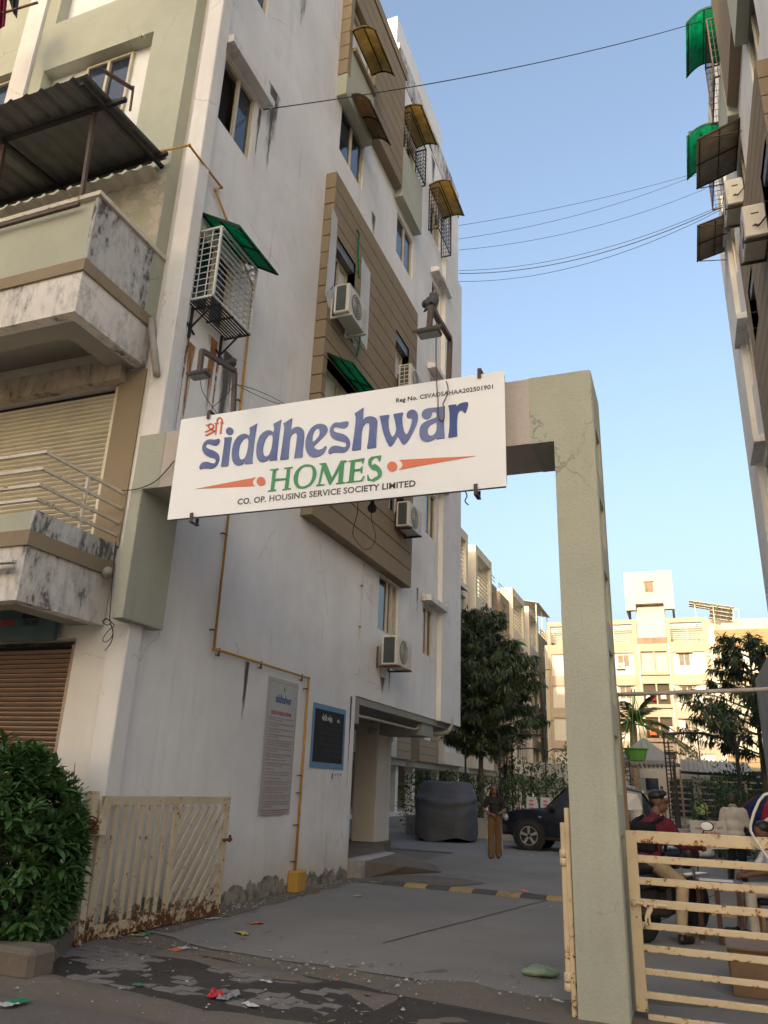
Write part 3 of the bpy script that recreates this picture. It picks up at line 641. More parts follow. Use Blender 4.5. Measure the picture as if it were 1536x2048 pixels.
def ac_unit(label, Xf, y0, z0, s, dep=0.30, wd=0.82, ht=0.56, fan=True, coil=True, bracket_mat='iron', wallX=None, slats=False, group='air conditioner units on the outer walls'):
    """outdoor unit: front faces s*x, its coil side faces -y"""
    t = thing('air_conditioner', label, 'air conditioner', (Xf - s * dep / 2, y0 + wd / 2, z0), 0, group)
    b = MB(); b.bbox(Xf - s * dep, Xf, y0, y0 + wd, z0, z0 + ht, .015); b.build('casing', M['ac_white'], t)
    c = MB()
    if coil: c.box(Xf - s * (dep - .05), Xf - s * .06, y0 - .006, y0 + .01, z0 + .04, z0 + ht - .04); c.build('coil_fins', M['ac_dark'], t)
    else:
        for zz in (z0 + .18, z0 + .42): c.box(Xf - s * (dep - .1), Xf - s * .12, y0 - .004, y0 + .01, zz, zz + .025)
        c.tube([(Xf - s * .16, y0 - .02, z0 + .2), (Xf - s * .2, y0 - .06, z0 + .12), (Xf - s * .34, y0 - .05, z0 + .3)], .014, 6); c.build('pipe_fittings', M['iron'], t)
    if slats:
        c = MB()
        for i in range(5): c.box(Xf - s * (dep - .04), Xf - s * .05, y0 - .014, y0 - .004, z0 + .06 + i * .1, z0 + .075 + i * .1)
        c.box(Xf - s * .16, Xf - s * .145, y0 - .014, y0 - .004, z0 + .04, z0 + ht - .04); c.build('coil_guard', M['ac_white'], t)
    if fan:
        c = MB(); c.lathe((Xf - s * .004, y0 + wd * .42, z0 + ht * .5), [(0.235, 0), (0.235, s * .012), (.2, s * .016)], 24, 'X'); co = c.build('fan_grille', M['fan'], t)
        d = MB()
        for i in range(4): d.tube([(Xf + s * .014, y0 + wd * .42 + (.05 + .05 * i) * math.cos(a * math.pi / 8), z0 + ht * .5 + (.05 + .05 * i) * math.sin(a * math.pi / 8)) for a in range(17)], .004, 4, False)
        d.build('guard_ring', M['ac_white'], co)
        g = MB()
        for i in range(7): g.box(Xf - s * .002, Xf + s * .006, y0 + wd * .76, y0 + wd * .97, z0 + .07 + i * .065, z0 + .082 + i * .065)
        g.build('panel_rib', M['ac_white'], t)
    wx = wallX if wallX is not None else Xf - s * (dep + .12)
    for y in (y0 + .1, y0 + wd - .1):
        g = MB(); g.obox((wx, y, z0 - .02), (Xf + s * .04, y, z0 - .02), .035, .035); g.obox((wx + s * .01, y, z0 - .02), (wx + s * .01, y, z0 + .38), .03, .03)
        g.build('bracket', M[bracket_mat], t)
    return t
def chajja(mb, y0, y1, z, X, s, w=0.34, th=0.13): mb.add([P(X, s)(*q) for q in ((0, y0, z), (w, y0, z), (w, y1, z), (0, y1, z), (0, y0, z + th + .05), (w, y0, z + th), (w, y1, z + th), (0, y1, z + th + .05))],
             [(0, 3, 2, 1), (4, 5, 6, 7), (0, 1, 5, 4), (1, 2, 6, 5), (2, 3, 7, 6), (3, 0, 4, 7)])
PAN = 0.22            # how far the cladding stands off the wall
def cladding(parent, X, s, y0, y1, z0, z1, holes, h=0.372, w1=PAN, mat='brown', name='cladding'):
    """projecting bay faced with courses divided by sunk joints"""
    F = P(X, s); bk = MB(); g = 0.022
    def wbx(mb, a, b, c, d, e, f_): mb.add([F(*q) for q in ((a, c, e), (b, c, e), (b, d, e), (a, d, e), (a, c, f_), (b, c, f_), (b, d, f_), (a, d, f_))],
        [(0, 3, 2, 1), (4, 5, 6, 7), (0, 1, 5, 4), (1, 2, 6, 5), (2, 3, 7, 6), (3, 0, 4, 7)] if s > 0 else [(0, 1, 2, 3), (7, 6, 5, 4), (4, 5, 1, 0), (5, 6, 2, 1), (6, 7, 3, 2), (7, 4, 0, 3)])
    U = sorted([y0 + .02, y1 - .02] + [v for hh in holes for v in (hh[0] - .02, hh[1] + .02)]); V = sorted([z0 + .01, z1 - .01] + [v for hh in holes for v in (hh[2] - .02, hh[3] + .02) if z0 + .01 < v < z1 - .01])
    for i in range(len(U) - 1):
        for j in range(len(V) - 1):
            cu, cv = (U[i] + U[i + 1]) / 2, (V[j] + V[j + 1]) / 2
            if U[i + 1] - U[i] < .01 or V[j + 1] - V[j] < .01 or any(a - .02 <= cu <= b + .02 and c - .02 <= cv <= d + .02 for a, b, c, d in holes): continue
            wbx(bk, 0.0, w1 - .024, U[i], U[i + 1], V[j], V[j + 1])
    body = bk.build(name, M['groove'], parent)
    n = max(1, round((z1 - z0) / h)); hh = (z1 - z0) / n
    for k in range(n):
        a, b = z0 + k * hh + (g / 2 if k else 0), z0 + (k + 1) * hh - (g / 2 if k < n - 1 else 0)
        cut = sorted([q for q in holes if q[2] < b and q[3] > a]); runs = []
        # split the course vertically where an opening ends inside it
        lv = sorted(set([a, b] + [v for q in cut for v in (q[2], q[3]) if a < v < b]))
        for i in range(len(lv) - 1):
            zc = (lv[i] + lv[i + 1]) / 2; y = y0
            for q in [q for q in cut if q[2] < zc < q[3]]:
                if q[0] - y > .01: pm = MB(); wbx(pm, 0.0, w1, y, q[0], lv[i], lv[i + 1]); pm.build('cladding_panel', M[mat], body)
                y = q[1]
            if y1 - y > .01: pm = MB(); wbx(pm, 0.0, w1, y, y1, lv[i], lv[i + 1]); pm.build('cladding_panel', M[mat], body)
    return body

HOLES = [  # y0,y1,z0,z1 on the lane wall
    (7.02, 7.92, 10.58, 11.84), (7.02, 7.92, 13.70, 14.95), (7.02, 7.86, 7.42, 8.60), (10.96, 12.18, 13.74, 14.97), (14.38, 15.60, 13.80, 15.00),
    (17.28, 18.06, 13.88, 15.00), (17.28, 18.06, 10.75, 11.9), (17.10, 17.98, 7.45, 8.65), (14.15, 15.30, 4.45, 5.60), (17.05, 17.86, 4.44, 5.62),
    (14.35, 15.55, 16.85, 18.0), (17.0, 17.95, 16.5, 17.6)]
def lane_side(root, X, s, detail=True):
    F = P(X, s); f = lambda u, v, d: F(-d, u, v)
    wl = MB(); wall_grid(wl, (6.87, 20.0), (0.0, 19.4), HOLES + [(13.2, 17.9, -1, 3.04), (17.9, 20.0, -1, 3.04)], f, 0.16)
    wl2 = MB()
    # rebuild cleanly: below 3.04 the wall ends at y=13.2
    wl = MB(); wall_grid(wl, (6.87, 20.0), (3.04, 19.4), HOLES, f, 0.16)
    wl.quad(f(6.87, 0, 0), f(13.2, 0, 0), f(13.2, 3.04, 0), f(6.87, 3.04, 0)); wl.quad(f(13.2, 0, 0), f(13.2, 0, .3), f(13.2, 3.04, .3), f(13.2, 3.04, 0))
    wl.build('lane_wall', M['white'], root)
    # windows
    for (a, b, c, d), kw in zip(HOLES, [dict(dark=(0,)), dict(), dict(), dict(dark=()), dict(), dict(), dict(), dict(), dict(mull=(.5, .72), dark=(2,)), dict(), dict(dark=(0, 1)), dict(dark=(0, 1))]):
        window(root, f, a, b, c, d, 0.035, **kw)
    # sun shades
    for y0, y1, z in ((6.88, 8.15, 11.86), (17.15, 18.55, 15.2), (17.05, 18.45, 12.05), (17.05, 18.45, 8.9), (16.92, 18.42, 5.68)):
        c = MB(); chajja(c, y0, y1, z, X, s, 0.24 if y0 > 10 else 0.2); c.build('sun_shade', M['white_up'], root)
    # pilaster at the far corner, slab edge under the overhang
    p = MB(); p.box(X, X + s * .12, 18.22, 19.995, 3.02, 16.6); p.build('pilaster', M['white_edge'], root)
    # cladding bays
    lowh = [(10.72, 11.62, 10.20, 11.32), (14.02, 14.92, 10.12, 11.32), (10.66, 12.40, 7.35, 8.62), (13.95, 14.85, 6.95, 8.25)]
    body = cladding(root, X, s, 10.50, 15.50, 5.62, 12.68, lowh)
    g = lambda u, v, d: F(PAN - d, u, v)
    for k, (a, b, c, d) in enumerate(lowh):
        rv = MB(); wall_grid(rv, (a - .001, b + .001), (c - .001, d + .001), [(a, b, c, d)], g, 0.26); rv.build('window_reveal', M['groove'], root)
        window(root, g, a + .01, b - .01, c + .01, d - .22 if k < 2 else d - .01, 0.16, dark=((1,) if k in (0, 1) else (0, 1) if k == 2 else ()))
    for k in (0, 1):
        a, b, c, d = lowh[k]; lm = MB(); lm.box(X + s * .03, X + s * (PAN - .03), a + .004, b - .004, d - .21, d - .004); lm.build('window_lintel', M['steel_grey'], root)
    b2 = MB(); b2.box(X, X + s * (PAN - .004), 10.66, 12.10, 14.86, 16.22); b2.build('green_infill', M['green'], root)
    up = cladding(root, X, s, 10.64, 14.05, 15.42, 18.95, [(10.80, 12.09, 15.3, 17.75)])
    window(root, g, 10.84, 12.06, 16.34, 17.70, 0.12, dark=(0, 1)); sl = MB(); sl.box(X + s * .05, X + s * (PAN + .07), 10.84, 12.06, 16.23, 16.33); sl.build('window_sill', M['band'], root)
    b3 = MB(); b3.box(X, X + s * PAN, 14.12, 15.62, 15.22, 16.75); b3.build('green_infill', M['green'], root)
    tp = MB(); tp.box(X, X + s * (PAN + .03), 10.60, 14.10, 18.952, 19.25); tp.build('roof_band', M['brown'], root)
    # parapet of the roof
    pp = MB(); pp.box(X - s * .22, X + s * .02, 14.0, 20.0, 19.4, 20.3); pp.build('parapet', M['parapet'], root)
    pp = MB(); pp.box(X - s * .22, X + s * .01, 6.87, 14.0, 19.4, 19.9); pp.build('parapet', M['parapet'], root)
    return f

A = thing('apartment_building', 'tall stained white apartment block with brown cladding bays, left of the gateway', 'apartment building', (-5.6, 6.87, 0))
fA = lane_side(A, -5.6, 1)
def shell(root, x0, x1, far_x):
    """back, far side and roof so that the block is a closed volume"""
    b = MB(); lo, hi = min(x0, x1), max(x0, x1)
    b.quad((lo, 20.0, 3.04), (hi, 20.0, 3.04), (hi, 20.0, 19.4), (lo, 20.0, 19.4)); b.quad((far_x, 6.87, 0), (far_x, 20, 0), (far_x, 20, 19.4), (far_x, 6.87, 19.4))
    b.build('rear_wall', M['white_up'], root)
    r = MB(); r.box(lo + .02, hi - .02, 6.9, 19.98, 19.22, 19.38); r.build('roof', M['concrete'], root)
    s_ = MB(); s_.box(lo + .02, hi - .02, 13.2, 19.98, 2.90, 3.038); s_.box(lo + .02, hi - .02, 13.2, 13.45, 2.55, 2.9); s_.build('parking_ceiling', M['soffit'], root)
shell(A, -5.6, -24, -24)
ti = MB(); ti.box(-24, -5.9, 13.05, 13.2, 0, 3.04); ti.build('inner_wall', M['column'], A)
for cx, cy, sx, sy in ((-7.0, 17.75, .60, .90), (-11.5, 17.75, .7, .5), (-17.5, 17.75, .7, .5)):
    c = MB(); c.bbox(cx - sx / 2, cx + sx / 2, cy - sy / 2, cy + sy / 2, 0.28, 2.92, .03); c.build('column', M['column'], A)
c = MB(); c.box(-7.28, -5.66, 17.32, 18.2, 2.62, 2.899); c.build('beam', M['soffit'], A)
st = MB(); st.box(-10.5, -5.75, 14.2, 18.5, 19.38, 21.6); st.build('stair_tower', M['white_clean'], A)
pz = MB(); pz.tube([(-6.9, 17.2, 2.70), (-5.75, 18.9, 2.76), (-5.58, 19.1, 2.82), (-5.52, 19.2, 2.95), (-5.52, 19.2, 3.2)], .065, 10); pz.tube([(-5.72, 13.3, 2.72), (-5.72, 17.0, 2.72), (-5.72, 17.2, 2.78), (-5.72, 17.25, 2.92)], .028, 8); pz.build('drain_pipe', M['pvc'], A, True)
# corner pilaster and street front of A
b = MB(); b.bbox(-5.76, -5.50, 6.65, 6.88, 0.0, 19.4, .012); b.build('corner_pilaster', M['white_edge'], A)
YF = 6.87
ff = lambda u, v, d: (u, YF + d, v)
fw = MB(); wall_grid(fw, (-24, -5.6), (0, 19.4), [(-8.9, -6.40, 0.0, 2.96), (-9.6, -6.40, 4.06, 6.24), (-13.6, -9.9, 0.0, 2.96), (-13.6, -10.2, 4.06, 6.24)], ff, .22); fw.build('street_wall', M['white_edge'], A)
# brown jamb beside the upper shutter
b = MB(); b.box(-6.398, -6.0, 6.845, 6.868, 4.0, 6.38); b.build('brown_jamb', M['band'], A)
b = MB(); b.box(-9.7, -6.30, 6.72, 6.868, 6.22, 6.52); b.build('lintel', M['lintel'], A)
# green slab front with recesses
YG = 6.65; fg = lambda u, v, d: (u, YG + d, v)
recs = [(-8.91, -6.73, 9.8, 12.33), (-8.91, -6.73, 13.40, 15.6), (-8.91, -6.73, 16.5, 18.6)]
gw = MB(); wall_grid(gw, (-9.19, -6.0), (6.98, 19.4), recs, fg, .2); gw.quad((-6.0, YG, 6.98), (-6.0, YF, 6.98), (-6.0, YF, 19.4), (-6.0, YG, 19.4)); gw.build('green_front', M['green'], A)
go = MB(); go.box(-9.19, -6.003, YG - .006, YG - .002, 7.0, 9.35); go.build('old_plaster', M['green_old'], A)
for a, b_, c, d in recs:
    q = MB(); q.quad((a, YG + .2, c), (b_, YG + .2, c), (b_, YG + .2, d), (a, YG + .2, d)); q.build('recess_panel', M['white_clean'], A)
    window(A, lambda u, v, dd: (u, YG + .2 + dd - .08, v), -8.14, -7.22, d - 1.25, d - .05, 0.03)
b = MB(); b.box(-9.58, -9.19, 6.60, YF, 3.9, 19.4); b.build('white_strip', M['white_edge'], A)
fl2 = lambda u, v, d: (u, YG + d, v)
gl = MB(); wall_grid(gl, (-13.5, -9.58), (6.98, 19.4), [(-10.7, -9.62, 11.6, 12.6), (-12.6, -10.9, 14.6, 16.2)], fl2, .15); gl.build('green_front', M['green'], A)
window(A, fl2, -10.68, -9.64, 11.62, 12.58, .1, glass='glass')
# balconies
for z, tag_ in ((3.08, 0), (6.40, 1)):
    top = {0: 4.03, 1: 8.02}[tag_]; bz = {0: (3.64, 3.80), 1: (6.94, 7.10)}[tag_]; xl = -13.0
    b = MB()
    b.box(xl, -6.02, 5.57, 5.72, z, bz[0]); b.box(-6.17, -6.02, 5.72, 6.84, z, bz[0]); b.build('balcony_fascia', M['fascia'], A)
    b = MB(); b.box(xl, -5.99, 5.54, 5.72, bz[0], bz[1]); b.box(-6.17, -5.99, 5.72, 6.84, bz[0], bz[1]); b.build('balcony_band', M['band'], A)
    b = MB(); b.box(xl, -6.06, 5.61, 5.74, bz[1], top); b.build('balcony_parapet', M['green'], A)
    b = MB(); b.box(-6.06, -6.012, 5.58, 6.84, bz[1], top - .004); b.box(-6.16, -6.062, 5.745, 6.84, bz[1], top - .006); b.build('balcony_side', M['moldy'], A)
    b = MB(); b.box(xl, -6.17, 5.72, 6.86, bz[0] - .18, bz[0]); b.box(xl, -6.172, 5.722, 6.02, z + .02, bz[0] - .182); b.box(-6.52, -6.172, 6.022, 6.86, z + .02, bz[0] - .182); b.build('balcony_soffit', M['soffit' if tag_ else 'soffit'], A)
    if tag_:
        b = MB(); b.box(xl, -5.97, 5.55, 5.66, top, top + .06); b.box(-6.09, -5.97, 5.66, 6.84, top, top + .06); b.build('coping', M['rail_white'], A)
        b = MB(); b.box(-7.35, -7.2, 6.2, 6.35, bz[0] - .215, bz[0] - .181); b.build('soffit_outlet', M['dark'], A)
# drain spouts at the balcony corners
pz = MB(); pz.tube([(-5.93, 6.72, 7.0), (-5.83, 6.66, 6.72), (-5.62, 6.60, 6.08)], [.05, .05, .045], 10); pz.build('drain_spout', M['pvc'], A, True)
pz = MB(); pz.tube([(-6.05, 6.80, 3.66), (-5.86, 6.58, 3.62), (-5.80, 6.52, 3.61)], .055, 10); pz.build('drain_spout', M['pvc'], A, True)
# rolling shutters: every slat a piece
def shutter(x0, x1, y, z0, z1, mat, pitch=0.088):
    bk = MB(); bk.box(x0, x1, y + .05, y + .07, z0, z1); bo = bk.build('rolling_shutter', M['dark'], A)
    for x in (x0, x1): 
        r = MB(); r.box(x - .05, x + .05, y - .03, y + .05, z0, z1); r.build('guide_rail', M[mat], bo)
    sl = MB(); n = int((z1 - z0) / pitch); h = pitch
    for (yy, zz) in (): pass
    sl.prism([(x0 + .05, 0.05, 0.004), (x0 + .05, 0.012, 0.02), (x0 + .05, 0.0, h * .5), (x0 + .05, 0.012, h - .018), (x0 + .05, .05, h - .006)], (x1 - x0 - .1, 0, 0))
    so_ = None
    for i in range(n):
        if so_ is None:
            so_ = sl.build('slat', M[mat], bo, local=True); o = so_
        else: o = mesh_copy(so_, 'slat', bo)
        oo = origin(bo); o.location = (-oo.x, y - oo.y, z0 + i * pitch - oo.z)
shutter(-9.55, -6.44, YF + .06, 4.06, 6.22, 'shutter', .064); shutter(-8.85, -6.46, YF + .10, 0.0, 2.90, 'shutter_pink', .054)
# building C, mirrored, at the right edge
C = thing('apartment_building', 'shaded apartment block with brown bays cut by the right edge of the picture', 'apartment building', (2.2, 6.87, 0))
lane_side(C, 2.2, -1); shell(C, 2.2, 20, 20)
b = MB(); b.bbox(2.1, 2.36, 6.65, 6.88, 0, 19.4, .012); b.build('corner_pilaster', M['white_edge'], C)
b = MB(); b.quad((2.2, 6.87, 0), (20, 6.87, 0), (20, 6.87, 19.4), (2.2, 6.87, 19.4)); b.build('street_wall', M['white_edge'], C)
# ------------------------------------------------------------------ gateway: pillar, beam, stub, sign
YB = 6.39
GA = thing('gate_arch', 'rough sage green concrete gateway with one tall pillar and a beam to the block', 'gateway', (-0.71, 6.74, 0))
b = MB(); xl, xr, y0, y1 = -0.885, -0.53, YB, 7.09
b.prism([(-1.10, y0, 4.49), (xl, y0, 4.49), (xl, y0, -.05), (xr - .01, y0, -.05), (xr - .01, y0, 5.158), (xr - .02, y0, 5.168), (-1.10, y0, 5.168)], (0, .15, 0)); b.box(xr - .0101, xr, y0 + .01, y0 + .15, -.05, 5.158); b.add([(xr - .01, y0, -.05), (xr, y0 + .01, -.05), (xr, y0 + .01, 5.158), (xr - .01, y0, 5.158)], [(0, 1, 2, 3)])
b.box(xl, xr - .055, y0 + .15, y1, -.05, 5.167); b.box(-1.10, xl, y0 + .15, y1, 4.491, 5.167)
b.box(xr - .0551, xr, y1 - .17, y1 - .002, -0.05, 5.165)
nz = [(4.22, 4.66), (3.55, 3.98), (2.88, 3.31), (2.2, 2.63), (1.5, 1.95), (.7, 1.2)]
zz = [5.168] + [v for a, c in nz for v in (c, a)] + [-.05]
for i in range(0, len(zz), 2): b.box(xr - .0551, xr - .001, y0 + .15, y1 - .17, zz[i + 1], zz[i])
b.build('pillar', M['gate_green'], GA)
b = MB(); b.box(-5.18, -1.095, YB + .004, 7.086, 4.495, 5.163); b.build('beam', M['gate_pink'], GA, label='bare pinkish stretch of beam behind the sign')
b = MB(); b.bbox(-5.545, -5.18, YB + .002, 7.085, 4.493, 5.165, .008); b.bbox(-5.55, -5.398, YB, 7.09, 3.05, 4.60, .008); b.box(-5.6, -5.54, 6.88, 7.085, 3.06, 5.16); b.build('stub', M['gate_green'], GA)
YS = 6.28
def S(px, py): p = AY(px, py, YS); return (p.x, p.z)
sx0, sz1 = S(362.4, 840.4)[0], S(1009.8, 739.3)[1]; sx1 = S(1010.8, 850)[0]; sz0 = S(1011.7, 972.9)[1]; sx0b, sz1b = S(340, 1000)[0], S(362.4, 840.4)[1]
SG = thing('sign_board', 'long white housing society sign with blue and green lettering hung on the gateway beam', 'sign', ((sx0 + sx1) / 2, YS + .02, sz0))
x0s, x1s, z0s, z1s = (sx0 + sx0b) / 2, sx1, (sz0 + S(334.5, 1038.9)[1]) / 2, (sz1 + sz1b) / 2
b = MB(); b.box(x0s, x1s, YS, YS + .006, z0s, z1s); b.build('panel', M['sign'], SG)
b = MB(); b.box(x0s + .01, x1s - .01, YS + .006, YS + .04, z0s, z0s + .03); b.box(x0s + .01, x1s - .01, YS + .006, YS + .04, z1s - .03, z1s); b.box(x0s + .004, x0s + .03, YS + .006, YS + .04, z0s + .03, z1s - .03); b.box(x1s - .03, x1s - .004, YS + .006, YS + .04, z0s + .03, z1s - .03); b.build('back_frame', M['sign_edge'], SG)
def clip(x, z, up):
    b = MB(); k = .09 if up else -.09
    b.obox((x, YS - .012, z - k * .5), (x, YS - .012, z + k * .6), .035, .012); b.obox((x, YS - .012, z + k * .6), (x, YB + .01, z + k * .6), .035, .012); b.obox((x, YB - .01, z + k * .6), (x, YB - .01, z - k * .2), .035, .012)
    b.build('clip', M['iron_brown'], SG)
for px, py, up in ((418, 831, 1), (959, 747, 1), (384, 1033, 0), (952, 978, 0)): x, z = S(px, py); clip(x, (z1s if up else z0s), up)
def closed(pts, corner_ang=38, n=5):
    """smooth closed outline through the points; sharp turns stay sharp"""
    N = len(pts); P_ = [Vector(p) for p in pts]; out = []
    def ang(i):
        a = P_[i] - P_[i - 1]; c = P_[(i + 1) % N] - P_[i]
        return abs(a.angle_signed(c)) if a.length > 0 and c.length > 0 else 0
    cor = [ang(i) > R(corner_ang) for i in range(N)]
    for i in range(N):
        p0, p1, p2, p3 = P_[i - 1], P_[i], P_[(i + 1) % N], P_[(i + 2) % N]
        t1 = Vector((0, 0)) if cor[i] else (p2 - p0) / 2; t2 = Vector((0, 0)) if cor[(i + 1) % N] else (p3 - p1) / 2
        if cor[i] and cor[(i + 1) % N]: out.append(p1); continue
        if cor[i]: t1 = (p2 - p1) * .6
        if cor[(i + 1) % N]: t2 = (p2 - p1) * .6
        for k in range(n):
            t = k / n; out.append((2 * t ** 3 - 3 * t ** 2 + 1) * p1 + (t ** 3 - 2 * t * t + t) * t1 + (-2 * t ** 3 + 3 * t * t) * p2 + (t ** 3 - t * t) * t2)
    return out
def outline_obj(name, loops, mat, parent, y, thick=0.006, smooth=True):
    """flat cut-out letter standing in the plane y, from outlines in (x,z); later loops are holes"""
    cu = bpy.data.curves.new(name, 'CURVE'); cu.dimensions = '2D'; cu.fill_mode = 'BOTH'; cu.extrude = thick / 2
    for lp in loops:
        q = closed(lp) if smooth else [Vector(p) for p in lp]
        sp = cu.splines.new('POLY'); sp.points.add(len(q) - 1); sp.use_cyclic_u = True
        for i, p in enumerate(q): sp.points[i].co = (p[0], p[1], 0, 1)
    tmp = bpy.data.objects.new('tmp', cu); me = bpy.data.meshes.new_from_object(tmp); bpy.data.objects.remove(tmp)
    me.transform(Matrix.Rotation(R(90), 4, 'X')); me.transform(Matrix.Translation((0, y - thick / 2, 0)))
    me.materials.clear(); me.materials.append(mat); me.name = name; oo = origin(parent); me.transform(Matrix.Translation(-oo))
    o = bpy.data.objects.new(name, me); COL.objects.link(o); o.parent = parent; return o
def text_mesh(s, size, extrude=0.0, bold=0.0, spacing=1.0, shear=0.0, align='LEFT'):
    cu = bpy.data.curves.new('t', 'FONT'); cu.body = s; cu.size = size; cu.extrude = extrude; cu.offset = bold; cu.space_character = spacing; cu.shear = shear; cu.align_x = align; cu.resolution_u = 3
    tmp = bpy.data.objects.new('tmp', cu); me = bpy.data.meshes.new_from_object(tmp); bpy.data.objects.remove(tmp); bpy.data.curves.remove(cu)
    return me
def text_on(name, s, mat, parent, Mx, size, width=None, bold=0.0, spacing=1.0, shear=0.0, extrude=0.001, height=None):
    """lettering laid out in a plane given by the 4x4 Mx (x along the line, y up, z out of the face); scaled to width"""
    me = text_mesh(s, size, extrude, bold, spacing, shear); xs = [v.co.x for v in me.vertices]; ys = [v.co.y for v in me.vertices]
    if xs:
        k = width / (max(xs) - min(xs)) if width else 1.0; ky = height / (max(ys) - min(ys)) if height else k
        me.transform(Matrix.Translation((-min(xs), 0, 0))); me.transform(Matrix.Diagonal((k, ky, 1, 1)))
    me.transform(Mx); me.transform(Matrix.Translation(-origin(parent))); me.materials.clear(); me.materials.append(mat); me.name = name
    o = bpy.data.objects.new(name, me); COL.objects.link(o); o.parent = parent; return o
def plane_mx(o, xd, up, out):
    m = Matrix.Identity(4); xd, up, out = Vector(xd).normalized(), Vector(up).normalized(), Vector(out).normalized()
    for i, c in enumerate((xd, up, out)):
        for r_ in range(3): m[r_][i] = c[r_]
    m.translation = Vector(o); return m
